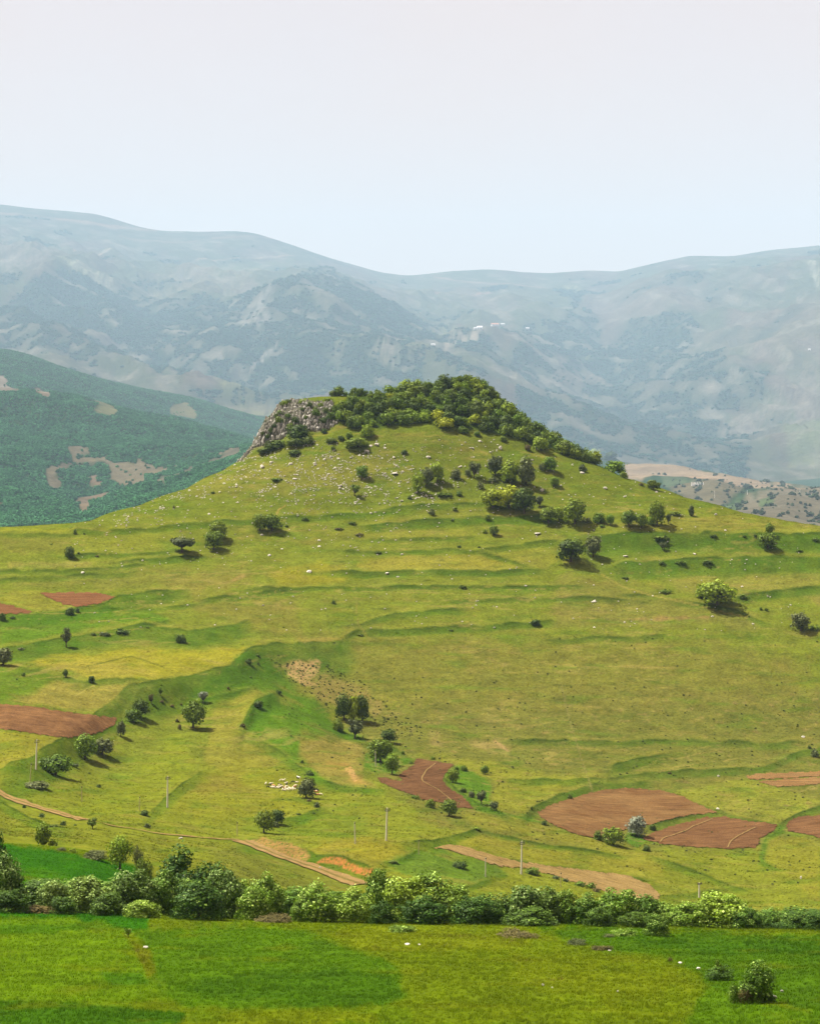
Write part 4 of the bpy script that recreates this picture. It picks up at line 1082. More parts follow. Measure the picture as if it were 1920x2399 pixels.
def blobs_for(kind, rs):
    nb, cz, rx, rz, (r0, r1), foot = SHAPES[kind]
    out = []
    k = 0
    while len(out) < nb and k < 400:
        k += 1
        d = rs.normal(0, 1, 3); d /= np.linalg.norm(d)
        f = rs.uniform(0.6, 1.0)
        z = cz + d[2] * rz * f
        sh = 1.0
        if kind == 'cone': sh = np.clip(1.35 - z * 1.2, 0.25, 1.1)
        if kind in ('bush', 'mat', 'hedge'): sh = np.sqrt(np.clip(1 - ((z - 0.3) / 0.75) ** 2, 0.1, 1))
        x, y = d[0] * rx * f * sh, d[1] * rx * f * sh
        r = rs.uniform(r0, r1)
        if z - r * 0.7 < foot - 0.05: continue
        if z + r > 1.04: z = 1.02 - r
        if any(np.linalg.norm(np.array([x, y, z]) - b[0]) < 0.55 * (r + b[1]) * 0.8 for b in out): continue
        out.append((np.array([x, y, z]), r))
    out.append((np.array([0, 0, cz]), r1 * 1.05))
    if kind in ('round', 'wide', 'tall'):
        for a in range(6):
            t = a / 6 * 6.283 + rs.uniform(-.4, .4)
            if rs.rand() < .25: continue
            rr = rx * rs.uniform(.75, 1.05)
            out.append((np.array([rr * math.cos(t), rr * math.sin(t), rs.uniform(.2, .34)]), rs.uniform(.10, .16)))
    if kind in ('bush', 'mat', 'hedge'):
        for a in range(7):
            t = a / 7 * 6.283 + rs.uniform(-.3, .3)
            out.append((np.array([0.3 * math.cos(t), 0.3 * math.sin(t), 0.14 + rs.uniform(0, .05)]), 0.15))
    return out


def plant_meshes(kind, seed, n, leaf):
    """unit-size plant (1 wide, 1 high): trunk mesh arrays, crown mesh arrays"""
    rs = np.random.RandomState(seed)
    bl = blobs_for(kind, rs)
    wgt = np.array([b[1] ** 2 for b in bl]); wgt /= wgt.sum()
    if kind == 'sparse': n = int(n * 0.42)
    which = rs.choice(len(bl), n, p=wgt)
    c = np.array([b[0] for b in bl])[which]; r = np.array([b[1] for b in bl])[which]
    d = rs.normal(0, 1, (n, 3)); d /= np.linalg.norm(d, axis=1)[:, None]
    fr = np.where(rs.rand(n) < 0.25, rs.uniform(0.3, 0.8, n), rs.uniform(0.82, 1.12, n))
    fr = np.where(rs.rand(n) < 0.06, fr * 1.25, fr)
    pos = c + d * (r * fr)[:, None]
    pos[:, 2] = np.maximum(pos[:, 2], 0.015)
    hull = pos - np.array([0, 0, SHAPES[kind][1] * 0.8]); hull /= np.linalg.norm(hull, axis=1)[:, None] + 1e-9
    CV, CF = cards(pos, d * 0.6 + hull * 0.7, leaf, rs)
    bshade = rs.uniform(0.78, 1.2, len(bl))[which]
    shade = bshade * np.clip(rs.normal(1, 0.2, n), 0.5, 1.6)
    # wood
    parts = []
    if kind in ('bush', 'mat', 'hedge'):
        for i in range(6):
            b = bl[rs.randint(len(bl))][0]
            p0 = np.array([rs.uniform(-.07, .07), rs.uniform(-.07, .07), -0.03])
            m = (p0 + b) / 2 + rs.normal(0, .03, 3)
            parts.append(tube([p0, m, b], [0.018, 0.012, 0.005], 5))
    else:
        fork = np.array([rs.uniform(-.03, .03), rs.uniform(-.03, .03), 0.30 if kind != 'sparse' else 0.2])
        parts.append(tube([(0, 0, -0.05), (0.004, 0, 0.03), fork * [0.5, 0.5, 0.55], fork], [0.062, 0.042, 0.034, 0.03], 7))
        for b, br in bl:
            m = fork + (b - fork) * 0.5 + rs.normal(0, .02, 3) - np.array([0, 0, 0.02])
            parts.append(tube([fork - [0, 0, .03], m, b], [0.024, 0.014, 0.004], 5))
            if kind == 'sparse':
                for t in range(7):
                    e = b + rs.normal(0, 1, 3) * br * 0.9
                    parts.append(tube([m + (b - m) * rs.rand(), e], [0.006, 0.002], 4))
    TV, TF = join(parts)
    return (TV, TF), (CV, CF, shade)


def leaf_material(name, rgb, pale=None, pale_share=0.0, trans=0.16):
    m, n, out = mat(name)
    a = n.nodes.new('ShaderNodeAttribute'); a.attribute_name = 'shade'
    oi = n.nodes.new('ShaderNodeObjectInfo')
    col = n.nodes.new('ShaderNodeHueSaturation')
    col.inputs['Color'].default_value = tuple(rgb) + (1,)
    r = n.nodes.new('ShaderNodeMapRange')
    r.inputs['To Min'].default_value = 0.485; r.inputs['To Max'].default_value = 0.515
    n.links.new(oi.outputs['Random'], r.inputs['Value']); n.links.new(r.outputs[0], col.inputs['Hue'])
    r2 = n.nodes.new('ShaderNodeMapRange')
    r2.inputs['To Min'].default_value = 1.2; r2.inputs['To Max'].default_value = 0.8
    n.links.new(oi.outputs['Random'], r2.inputs['Value'])
    c = col.outputs[0]
    if pale is not None:
        # the pale undersides that the wind turns up
        t = n.nodes.new('ShaderNodeMath'); t.operation = 'GREATER_THAN'
        n.links.new(a.outputs['Fac'], t.inputs[0]); t.inputs[1].default_value = pale_share
        c = mix_col(n, t.outputs[0], c, pale)
    c = scale_col(n, c, math_n(n, 'MULTIPLY', a.outputs['Fac'], r2.outputs[0]))
    df = n.nodes.new('ShaderNodeBsdfPrincipled'); df.inputs['Roughness'].default_value = 0.6
    df.inputs['Specular IOR Level'].default_value = 0.12
    tr = n.nodes.new('ShaderNodeBsdfTranslucent')
    mx = n.nodes.new('ShaderNodeMixShader'); mx.inputs[0].default_value = trans
    n.links.new(c, df.inputs['Base Color']); n.links.new(c, tr.inputs['Color'])
    n.links.new(df.outputs[0], mx.inputs[1]); n.links.new(tr.outputs[0], mx.inputs[2])
    n.links.new(mx.outputs[0], out.inputs[0])
    return m


LEAF = {
    'bright': leaf_material('leaf bright', (0.1380, 0.2134, 0.0092)),
    'yellow': leaf_material('leaf yellow green', (0.2116, 0.2622, 0.0074)),
    'mid':    leaf_material('leaf mid', (0.102, 0.156, 0.007)),
    'dark':   leaf_material('leaf dark', (0.062, 0.098, 0.008)),
    'grey':   leaf_material('leaf grey green', (0.088, 0.108, 0.032)),
    'brown':  leaf_material('leaf brown green', (0.0966, 0.0810, 0.0202)),
    'silver': leaf_material('leaf silver', (0.1748, 0.2024, 0.1380)),
    'hedge':  leaf_material('leaf hedge', (0.0874, 0.1610, 0.0074), (0.2300, 0.3312, 0.0644), 1.25),
    'white':  leaf_material('leaf wind turned', (0.0874, 0.1472, 0.0129), (0.2116, 0.2944, 0.0828), 1.2),
    'lime':   leaf_material('leaf lime', (0.1288, 0.2162, 0.0092), (0.2760, 0.3680, 0.0736), 1.27),
    'deep':   leaf_material('leaf deep', (0.0478, 0.0994, 0.0055), (0.1288, 0.2024, 0.0276), 1.4),
}
m, n, out = mat('bark')
surface(n, out, scale_col(n, mix_col(n, 0.0, (0.075, 0.06, 0.045), (0, 0, 0)), noise_n(n, obj_coord(n, 12, 12, 3), 1.5, 4, .6, .3, .7, .6, 1.4)), 0.95)
BARK = m
_cache = {}


def get_plant(kind, var, leaf, dense):
    n, sz = {'hill': (1300, 0.046), 'wood': (640, 0.05), 'hedge': (5600, 0.0215), 'small': (260, 0.075), 'mid': (2200, 0.029)}[dense]
    k = (kind, var, dense)
    if k not in _cache:
        (TV, TF), (CV, CF, sh) = plant_meshes(kind, 100 + var * 7 + len(kind) * 31 + ord(kind[0]), n, sz)
        tm = mesh_np('trunk', TV, TF, True); tm.materials.append(BARK)
        _cache[k] = (tm, CV, CF, sh)
    kk = k + (leaf,)
    if kk not in _cache:
        tm, CV, CF, sh = _cache[k]
        cm = mesh_np('crown', CV, CF, False, None, sh)
        cm.materials.append(LEAF[leaf])
        _cache[kk] = cm
    return _cache[k][0], _cache[kk]


_pr = random.Random(5)
CANOPY = {'round', 'wide', 'tall', 'flat', 'cone', 'sparse'}


def plant(name, pos, w, h, kind, leaf, label, cat, group=None, dense='hill', var=None, rot=None, lean=0.0):
    var = _pr.randrange(4) if var is None else var
    tm, cm = get_plant(kind, var, leaf, dense)
    e = bpy.data.objects.new(name, None)
    COL.objects.link(e)
    e.empty_display_size = 0.2
    e.location = pos
    e.rotation_euler = (_pr.uniform(-.05, .05), lean + _pr.uniform(-.05, .05), _pr.uniform(0, 6.283) if rot is None else rot)
    e.scale = (w, w, h)
    tag(e, label, cat, group)
    link('trunk' if kind in CANOPY else 'stems', tm, e)
    link('crown' if kind in CANOPY else 'foliage', cm, e)
    return e


def hill_plant(c, x, y, w, h, kind, leaf, label, group=None, dense='hill', dmin=440, dmax=1e9):
    s = qs(c)
    u, v = q(c, x, y)
    d = pick(u, v, dmin, dmax)
    if d is None:
        d = pick(u, v + 6, dmin, dmax) or 1100
    nm = {'round': 'broadleaf_tree', 'wide': 'broadleaf_tree', 'tall': 'broadleaf_tree', 'flat': 'thorn_tree', 'cone': 'conical_tree', 'sparse': 'thin_tree'}.get(kind, 'shrub')
    cat = 'tree' if kind in CANOPY else 'shrub'
    return plant(nm, gpos(u, d, -0.08), max(w * s / F * d, 0.5) * 1.18, max(h * s / F * d, 0.4) * 1.06, kind, leaf, label, cat, group, dense)


S = 'small'
HILL_PLANTS = [
 # crop A: west side of the hill
 ('A', 435, 373, 26, 32, 'bush', 'dark', 'small dark shrub below the western skyline', None, S),
 ('A', 488, 374, 18, 14, 'mat', 'dark', 'tiny dark shrub just east of the skyline shrub', None, S),
 ('A', 403, 508, 62, 72, 'bush', 'dark', 'dark rounded shrub alone on the western meadow'),
 ('A', 455, 486, 20, 14, 'mat', 'dark', 'tiny shrub beside the lone western shrub', None, S),
 ('A', 562, 503, 24, 12, 'mat', 'brown', 'low brown shrub on the western meadow among stones', None, S),
 ('A', 1052, 477, 138, 92, 'flat', 'grey', 'flat topped grey green thorn tree, wider than tall'),
 ('A', 1260, 408, 104, 104, 'round', 'mid', 'upper of two green trees that overlap on the western slope'),
 ('A', 1234, 462, 108, 112, 'round', 'mid', 'lower of two green trees that overlap on the western slope'),
 ('A', 1502, 352, 82, 100, 'round', 'mid', 'western half of the twin trees over one dark shadow'),
 ('A', 1572, 354, 104, 104, 'wide', 'mid', 'eastern half of the twin trees over one dark shadow'),
 ('A', 1655, 330, 24, 14, 'mat', 'dark', 'tiny dark shrub east of the twin trees', None, S),
 ('A', 1230, 138, 26, 16, 'mat', 'dark', 'tiny shrub among stones high on the western flank', None, S),
 ('A', 1600, 62, 80, 20, 'mat', 'mid', 'low green shrub patch among stones under the crag', None, S),
 ('A', 1005, 224, 16, 20, 'bush', 'brown', 'tiny brown shrub near the western ridge', None, S),
 ('A', 405, 838, 56, 46, 'bush', 'dark', 'dark shrub on the bank under the reddish field'),
 ('A', 447, 826, 32, 32, 'bush', 'dark', 'smaller shrub touching the one under the reddish field', None, S),
 ('A', 15, 870, 50, 48, 'bush', 'dark', 'dark shrub on the bank cut by the west frame edge', None, S),
 ('A', 75, 862, 34, 22, 'mat', 'dark', 'low dark shrub next to the frame edge shrub', None, S),
 ('A', 383, 1024, 76, 118, 'sparse', 'grey', 'thin grey tree with a bare trunk on the western terrace'),
 ('A', 1045, 1000, 64, 54, 'bush', 'dark', 'dark round shrub alone below the terrace bank'),
 ('A', 707, 946, 86, 34, 'mat', 'dark', 'wide low dark shrub on the terrace bank', None, S),
 ('A', 605, 958, 70, 26, 'mat', 'grey', 'thin grey scrub on the terrace bank', None, S),
 ('A', 540, 958, 34, 22, 'mat', 'dark', 'little scrub bush at the west end of the bank scrub', None, S),
 ('A', 122, 1040, 42, 18, 'mat', 'grey', 'faint low grey bush above the frame edge tree', None, S),
 ('A', 853, 914, 24, 10, 'mat', 'dark', 'tiny dark tuft at the bend of the terrace bank', None, S),
 ('A', 298, 434, 20, 10, 'mat', 'dark', 'tiny dark tuft above the lone western shrub', None, S),
 ('E', 525, 158, 52, 40, 'bush', 'dark', 'dark shrub at the head of the green gully'),
 ('E', 590, 164, 26, 24, 'bush', 'dark', 'small shrub just east of the gully head shrub', None, S),
 ('E', 588, 110, 40, 26, 'mat', 'dark', 'low shrub on the bank above the gully head', None, S),
 # crop B: centre of the hill
 ('B', 366, 150, 72, 78, 'round', 'bright', 'bright round tree alone on the stony central slope'),
 ('B', 322, 250, 72, 70, 'sparse', 'mid', 'small thin tree below the bright round tree'),
 ('B', 735, 192, 84, 108, 'tall', 'grey', 'grey tree between two bright green trees'),
 ('B', 686, 233, 78, 118, 'tall', 'bright', 'slim green tree in front of the grey tree'),
 ('B', 800, 168, 84, 112, 'tall', 'bright', 'bright green tree touching the grey tree from the east'),
 ('B', 903, 151, 64, 62, 'bush', 'grey', 'round grey bush alone between tree groups'),
 ('B', 1010, 148, 86, 98, 'sparse', 'grey', 'thin grey tree next to the round grey bush'),
 ('B', 975, 132, 40, 40, 'bush', 'grey', 'small grey bush at the foot of the thin grey tree', None, S),
 ('B', 1047, 207, 44, 42, 'bush', 'grey', 'grey bush below the thin grey tree', None, S),
 ('B', 1133, 132, 90, 112, 'wide', 'grey', 'spreading grey tree behind the yellow green tree'),
 ('B', 1120, 168, 60, 32, 'mat', 'grey', 'low grey scrub under the spreading grey tree', None, S),
 ('B', 1222, 178, 116, 130, 'tall', 'yellow', 'bright yellow green tree beside the tall grey one'),
 ('B', 1312, 192, 118, 175, 'cone', 'grey', 'tall cone shaped dark grey tree, tallest of its group'),
 ('B', 1448, 106, 86, 84, 'round', 'bright', 'bright green tree over a long dark shadow below the wood'),
 ('B', 1403, 104, 50, 48, 'bush', 'grey', 'grey bush at the west foot of the bright tree', None, S),
 ('B', 1640, 110, 52, 48, 'bush', 'grey', 'lone grey bush on the grass below the wood edge'),
 ('B', 1474, 194, 60, 56, 'round', 'bright', 'small bright tree on the open upper slope'),
 ('B', 1120, 318, 132, 104, 'wide', 'yellow', 'broad yellow green tree at the west of the big clump'),
 ('B', 1213, 322, 152, 142, 'wide', 'yellow', 'largest yellow green tree in the middle of the big clump'),
 ('B', 1300, 352, 130, 142, 'round', 'dark', 'dark tree at the front of the big clump'),
 ('B', 1285, 270, 60, 70, 'round', 'dark', 'dark tree top showing behind the yellow green clump'),
 ('B', 1388, 316, 70, 68, 'sparse', 'grey', 'faint thin tree just east of the big clump'),
 ('B', 926, 250, 40, 38, 'bush', 'mid', 'small green bush west of the big clump', None, S),
 ('B', 840, 250, 100, 26, 'mat', 'mid', 'long low patch of scrub west of the big clump', None, S),
 ('B', 640, 268, 30, 26, 'bush', 'dark', 'tiny dark bush below the slim green tree', None, S),
 ('B', 900, 336, 32, 24, 'bush', 'dark', 'tiny dark bush on a terrace under the scrub patch', None, S),
 ('B', 768, 360, 40, 44, 'bush', 'grey', 'small dark grey bush in mid slope', None, S),
 ('B', 1088, 388, 40, 36, 'bush', 'mid', 'small bush on the bank under the big clump', None, S),
 ('B', 885, 392, 24, 12, 'mat', 'dark', 'tiny tuft on the bank in mid slope', None, S),
 ('B', 1124, 476, 60, 56, 'round', 'mid', 'little round tree on the green bank', None),
 ('B', 1074, 465, 30, 24, 'bush', 'mid', 'small bush west of the little round tree', None, S),
 ('B', 308, 412, 52, 20, 'mat', 'dark', 'low dark bush on the stony terrace', None, S),
 ('B', 350, 478, 50, 18, 'mat', 'brown', 'low brown bush beneath the stony terrace', None, S),
 ('B', 232, 442, 60, 12, 'mat', 'brown', 'thin brown scrub line on the stony terrace', None, S),
 ('B', 36, 390, 40, 20, 'mat', 'dark', 'low dark bush among stones west of centre', None, S),
 ('B', 925, 548, 24, 18, 'mat', 'dark', 'tiny bush on the upper edge of the pale strip', None, S),
 ('B', 1040, 550, 20, 14, 'mat', 'dark', 'tiny tuft east of the pale strip', None, S),
 ('B', 458, 582, 40, 14, 'mat', 'dark', 'low tuft above the pale strip', None, S),
 ('B', 945, 782, 44, 24, 'mat', 'dark', 'flat dark bush alone on the dry middle slope', None, S),
 ('B', 200, 872, 28, 22, 'bush', 'dark', 'tiny black looking bush on the dry middle slope', None, S),
 ('B', 1365, 997, 56, 38, 'bush', 'dark', 'dark bush alone on the wide dry slope'),
 ('B', 355, 1058, 40, 16, 'mat', 'dark', 'low scrub on the bend of the dry bank', None, S),
 ('B', 876, 1028, 30, 10, 'mat', 'dark', 'thin dark tuft under the long dry bank', None, S),
 ('B', 1440, 408, 96, 92, 'round', 'mid', 'dark green tree at the west of the three tree row'),
 ('B', 1500, 392, 70, 80, 'round', 'bright', 'bright tree in the middle of the three tree row'),
 ('B', 1592, 412, 132, 142, 'tall', 'mid', 'tallest tree of the three tree row'),
 ('B', 1660, 404, 60, 40, 'mat', 'grey', 'grey scrub at the east foot of the three tree row', None, S),
 # crop C: east side of the hill
 ('C', 284, 622, 88, 72, 'bush', 'mid', 'rounded green shrub east of the three tree row'),
 ('C', 357, 640, 56, 70, 'round', 'bright', 'small bright tree between two darker clumps'),
 ('C', 305, 652, 40, 22, 'mat', 'mid', 'low green scrub under the rounded shrub', None, S),
 ('C', 478, 650, 100, 104, 'round', 'mid', 'dark green tree at the west of the eastern group'),
 ('C', 562, 656, 86, 88, 'round', 'mid', 'lower green tree in the middle of the eastern group'),
 ('C', 664, 640, 112, 158, 'tall', 'mid', 'tall leaning tree of the eastern group'),
 ('C', 624, 638, 66, 62, 'bush', 'bright', 'bright shrub at the foot of the tall leaning tree'),
 ('C', 736, 634, 48, 72, 'sparse', 'grey', 'thin grey tree at the east of the eastern group'),
 ('C', 780, 572, 80, 28, 'mat', 'mid', 'low scrub above the eastern group', None, S),
 ('C', 886, 582, 48, 76, 'cone', 'grey', 'small grey cone shaped tree alone on the east slope'),
 ('C', 640, 412, 86, 68, 'wide', 'dark', 'dark spreading tree standing on the eastern skyline'),
 ('C', 558, 382, 44, 26, 'mat', 'brown', 'low brown bush on the skyline west of the spreading tree', None, S),
 ('C', 100, 876, 180, 152, 'wide', 'dark', 'large dark tree with a broad crown at the bank corner'),
 ('C', 248, 846, 110, 138, 'round', 'grey', 'lighter tree just behind the large dark tree'),
 ('C', 1396, 704, 64, 78, 'tall', 'mid', 'upper of two trees one above the other on the east bank'),
 ('C', 1382, 792, 118, 104, 'round', 'mid', 'lower of two trees one above the other on the east bank'),
 ('C', 700, 802, 56, 54, 'sparse', 'grey', 'small bare tree on the shaded green bank'),
 ('C', 690, 730, 130, 26, 'mat', 'dark', 'long low dark scrub along the bank edge', None, S),
 ('C', 1030, 718, 50, 24, 'mat', 'dark', 'low dark bush on the bank edge between stones', None, S),
 ('C', 1232, 718, 30, 18, 'mat', 'dark', 'tiny bush on the bank edge west of the stacked trees', None, S),
 ('C', 1304, 718, 28, 24, 'bush', 'dark', 'small bush next to the stacked trees', None, S),
 ('C', 1696, 742, 50, 28, 'mat', 'mid', 'low bush on the bank at the east frame edge', None, S),
 ('C', 1590, 812, 50, 18, 'mat', 'mid', 'low bush over white stones near the east edge', None, S),
 ('C', 694, 896, 46, 26, 'mat', 'dark', 'dark bush on the second bank, westernmost', None, S),
 ('C', 815, 890, 70, 24, 'mat', 'mid', 'grey green bush on the second bank, middle', None, S),
 ('C', 985, 890, 80, 32, 'mat', 'dark', 'widest bush on the second bank', None, S),
 ('C', 455, 990, 50, 20, 'mat', 'dark', 'low dark tuft at the rounded bank end', None, S),
 ('C', 1050, 1158, 236, 165, 'wide', 'bright', 'big bright spreading tree alone on the east meadow'),
 ('C', 960, 1110, 110, 70, 'bush', 'mid', 'green shrub at the west foot of the big spreading tree'),
 ('C', 1220, 1112, 60, 30, 'mat', 'mid', 'low green bush on the curved bank', None, S),
 ('C', 720, 1080, 80, 28, 'mat', 'mid', 'low pale green scrub on the east meadow', None, S),
 ('C', 1340, 1195, 26, 22, 'bush', 'dark', 'western of two tiny dark bushes on the east meadow', None, S),
 ('C', 1374, 1200, 26, 22, 'bush', 'dark', 'eastern of two tiny dark bushes on the east meadow', None, S),
 ('C', 1600, 1330, 120, 118, 'wide', 'grey', 'grey green tree near the east frame edge'),
 ('C', 1690, 1322, 70, 40, 'mat', 'mid', 'low shrub between the grey tree and the frame edge', None, S),
 # crop D: west spur
 ('D', 28, 202, 160, 148, 'round', 'grey', 'grey green tree half cut by the west frame edge'),
 ('D', 530, 297, 46, 62, 'tall', 'dark', 'small dark tree at the west end of the yellow strip bank'),
 ('D', 740, 343, 58, 58, 'round', 'dark', 'small round tree on the yellow strip bank'),
 ('D', 190, 290, 40, 38, 'bush', 'mid', 'small bush on the green slope by the frame edge tree', None, S),
 ('D', 138, 322, 22, 18, 'bush', 'dark', 'tiny bush on the green slope under the frame edge tree', None, S),
 ('D', 1140, 625, 136, 145, 'round', 'dark', 'upper dark tree of the pair on the spur edge'),
 ('D', 1078, 662, 132, 112, 'round', 'mid', 'lower olive tree of the pair on the spur edge'),
 ('D', 1225, 512, 60, 82, 'sparse', 'brown', 'brownish thin tree above the dark pair'),
 ('D', 1298, 446, 46, 68, 'sparse', 'mid', 'thin dark tree topmost on the spur edge'),
 ('D', 1305, 365, 16, 14, 'bush', 'dark', 'tiny bush at the top of the spur edge', None, S),
 ('D', 1310, 500, 40, 22, 'mat', 'brown', 'low brown scrub beside the thin spur trees', None, S),
 ('D', 1392, 535, 40, 22, 'mat', 'brown', 'low brown scrub on the strip above the thick trunked tree', None, S),
 ('D', 1466, 525, 24, 22, 'bush', 'brown', 'tiny brown bush west of the thick trunked tree', None, S),
 ('D', 978, 775, 76, 124, 'tall', 'grey', 'grey green slender tree at the corner of the ploughed field'),
 ('D', 830, 928, 180, 145, 'wide', 'grey', 'spreading grey tree behind the bright leafy one'),
 ('D', 690, 955, 190, 192, 'round', 'bright', 'bright leafy tree below the large ploughed field'),
 ('D', 450, 1090, 246, 172, 'wide', 'mid', 'wide dark green tree over a long slanting shadow'),
 ('D', 1562, 706, 184, 212, 'wide', 'mid', 'round tree with a thick visible trunk on the strip field'),
 ('D', 1642, 502, 94, 92, 'sparse', 'silver', 'small pale thin tree above the thick trunked tree'),
 ('D', 300, 1190, 190, 66, 'mat', 'grey', 'long low grey scrub under the wide dark tree'),
 ('D', 600, 1018, 84, 40, 'mat', 'grey', 'low grey scrub east of the wide dark tree', None, S),
 ('D', 800, 1190, 46, 34, 'bush', 'dark', 'tiny spiky shrub on the green spur slope', None, S),
 ('D', 722, 1078, 30, 14, 'mat', 'dark', 'tiny tuft on the green spur slope', None, S),
 ('D', 1435, 662, 40, 34, 'bush', 'brown', 'brown bush at the head of the ditch line', None, S),
 ('D', 1452, 722, 36, 50, 'bush', 'brown', 'brown bush lower on the ditch line', None, S),
 # crop E: gully and herd
 ('E', 1168, 535, 116, 175, 'tall', 'dark', 'tall dark tree at the west of the gully clump'),
 ('E', 1288, 545, 100, 178, 'tall', 'dark', 'tall dark tree at the east of the gully clump'),
 ('E', 1232, 545, 100, 172, 'tall', 'yellow', 'bright yellow green tree in the heart of the gully clump'),
 ('E', 1128, 608, 76, 90, 'bush', 'mid', 'green bush at the west foot of the gully clump'),
 ('E', 1240, 660, 146, 132, 'sparse', 'grey', 'bare grey tree in front of the gully clump'),
 ('E', 1468, 694, 112, 98, 'round', 'dark', 'dark round tree above the curved ploughed field'),
 ('E', 1412, 820, 172, 160, 'round', 'mid', 'largest dark green tree behind the thin pole'),
 ('E', 1490, 903, 104, 142, 'round', 'bright', 'bright tree with a slim trunk by the curved field'),
 ('E', 1562, 766, 24, 22, 'bush', 'mid', 'tiny bush at the top corner of the curved field', None, S),
 ('E', 1620, 830, 30, 20, 'bush', 'mid', 'tiny bush on the west rim of the curved field', None, S),
 ('E', 590, 452, 70, 52, 'bush', 'dark', 'dark shrub on the nose of the small spur'),
 ('E', 486, 584, 42, 30, 'bush', 'brown', 'small brown shrub on the spur field corner', None, S),
 ('E', 540, 252, 26, 14, 'mat', 'dark', 'tiny tuft on the slope over the small spur', None, S),
 ('E', 388, 328, 22, 18, 'bush', 'brown', 'tiny brown bush on the back slope of the spur', None, S),
 ('E', 728, 358, 40, 34, 'mat', 'dark', 'low dark scrub at the tip of the small spur', None, S),
 ('E', 912, 1062, 126, 132, 'round', 'grey', 'grey green thorn tree standing over the herd'),
 ('E', 940, 1000, 66, 76, 'round', 'mid', 'dark green tree behind the grey tree over the herd'),
 ('E', 984, 1124, 44, 42, 'bush', 'grey', 'grey bush below the herd tree', None, S),
 ('E', 930, 1085, 40, 20, 'mat', 'brown', 'low scrub at the foot of the herd tree', None, S),
 ('E', 936, 908, 60, 38, 'bush', 'dark', 'low dark bush above the herd', None, S),
 ('E', 885, 828, 26, 24, 'bush', 'dark', 'tiny bush farther up from the herd', None, S),
 ('E', 628, 1298, 136, 150, 'round', 'mid', 'western of two touching dark trees on the low meadow'),
 ('E', 722, 1240, 92, 104, 'round', 'dark', 'eastern of two touching dark trees on the low meadow'),
 ('E', 700, 1255, 70, 40, 'bush', 'grey', 'grey bush between the two touching trees', None, S),
 ('E', 860, 1175, 36, 16, 'mat', 'dark', 'low scrub on the shaded bank east of the touching trees', None, S),
 ('E', 962, 1168, 22, 14, 'mat', 'dark', 'tiny tuft on the shaded bank under the herd', None, S),
 # crop F: round the curved field
 ('F', 575, 384, 84, 96, 'round', 'mid', 'dark rounded tree at the east rim of the curved field'),
 ('F', 602, 298, 30, 28, 'bush', 'mid', 'tiny bush above the rounded tree on the rim', None, S),
 ('F', 652, 306, 50, 46, 'bush', 'mid', 'small bush northeast of the rounded rim tree'),
 ('F', 792, 328, 60, 60, 'round', 'mid', 'small bushy tree alone on the pale meadow'),
 ('F', 646, 448, 48, 36, 'bush', 'dark', 'dark bush first in the line below the curved field'),
 ('F', 702, 484, 50, 50, 'bush', 'grey', 'grey bush second in the line below the curved field'),
 ('F', 770, 528, 86, 100, 'sparse', 'grey', 'grey thin tree third in the line below the curved field'),
 ('F', 856, 570, 64, 62, 'round', 'grey', 'small grey tree last in the line below the curved field'),
 ('F', 425, 552, 72, 68, 'bush', 'mid', 'rounded bush on the lower rim of the curved field'),
 ('F', 322, 492, 60, 34, 'mat', 'mid', 'low bush on the lower rim of the curved field', None, S),
 ('F', 552, 608, 120, 110, 'round', 'mid', 'dark green tree under the tip of the curved field'),
 ('F', 440, 228, 38, 24, 'bush', 'mid', 'small bush at the top edge of the curved field', None, S),
 ('F', 240, 192, 26, 26, 'bush', 'mid', 'tiny bush behind the bright tree by the curved field', None, S),
 ('F', 1365, 492, 38, 34, 'bush', 'dark', 'dark little bush on the curved bank above the wide field', None, S),
 ('F', 1107, 568, 20, 28, 'bush', 'dark', 'tiny dark bush at the bank bend by the wide field', None, S),
 ('F', 1075, 592, 18, 16, 'bush', 'dark', 'tiniest dark bush at the bank bend by the wide field', None, S),
 ('F', 1190, 667, 44, 32, 'bush', 'dark', 'small dark bush at the western corner of the wide field', None, S),
 ('F', 622, 955, 100, 50, 'mat', 'dark', 'low dark thicket alone on the green knoll'),
 ('F', 1112, 998, 100, 56, 'mat', 'mid', 'low green thicket beside the concrete pole'),
 ('F', 1268, 1032, 56, 32, 'mat', 'grey', 'grey thicket first in the row under the tan strip', None, S),
 ('F', 1335, 1050, 46, 28, 'mat', 'grey', 'grey thicket second in the row under the tan strip', None, S),
 ('F', 1430, 1078, 84, 40, 'mat', 'mid', 'green thicket third in the row under the tan strip', None, S),
 ('F', 1506, 1092, 70, 46, 'mat', 'mid', 'green thicket fourth in the row under the tan strip', None, S),
 ('F', 1540, 1118, 60, 32, 'mat', 'brown', 'brown thicket last in the row under the tan strip', None, S),
 ('F', 735, 700, 70, 26, 'mat', 'mid', 'low scrub where the two green banks meet', None, S),
 ('F', 170, 920, 80, 20, 'mat', 'dark', 'low dark scrub on the knoll bank', None, S),
 # crop G: east fields
 ('G', 482, 642, 56, 58, 'bush', 'mid', 'smaller green shrub by the brown field'),
 ('G', 560, 668, 128, 104, 'wide', 'mid', 'big dark green tree between the two brown fields'),
 ('G', 700, 618, 112, 112, 'round', 'silver', 'silvery willow like tree beside the brown fields'),
 ('G', 786, 586, 42, 38, 'bush', 'dark', 'small dark bush just east of the silver tree'),
 ('G', 750, 704, 50, 38, 'bush', 'dark', 'small dark bush below the silver tree'),
 ('G', 1665, 128, 24, 20, 'bush', 'dark', 'tiny bush on the dry slope near the east edge', None, S),
 ('G', 1695, 172, 50, 50, 'bush', 'grey', 'grey bush on the dry slope near the east edge', None, S),
 ('G', 880, 268, 30, 12, 'mat', 'brown', 'tiny brown tuft at the foot of the dry slope', None, S),
 # crop H: lower west
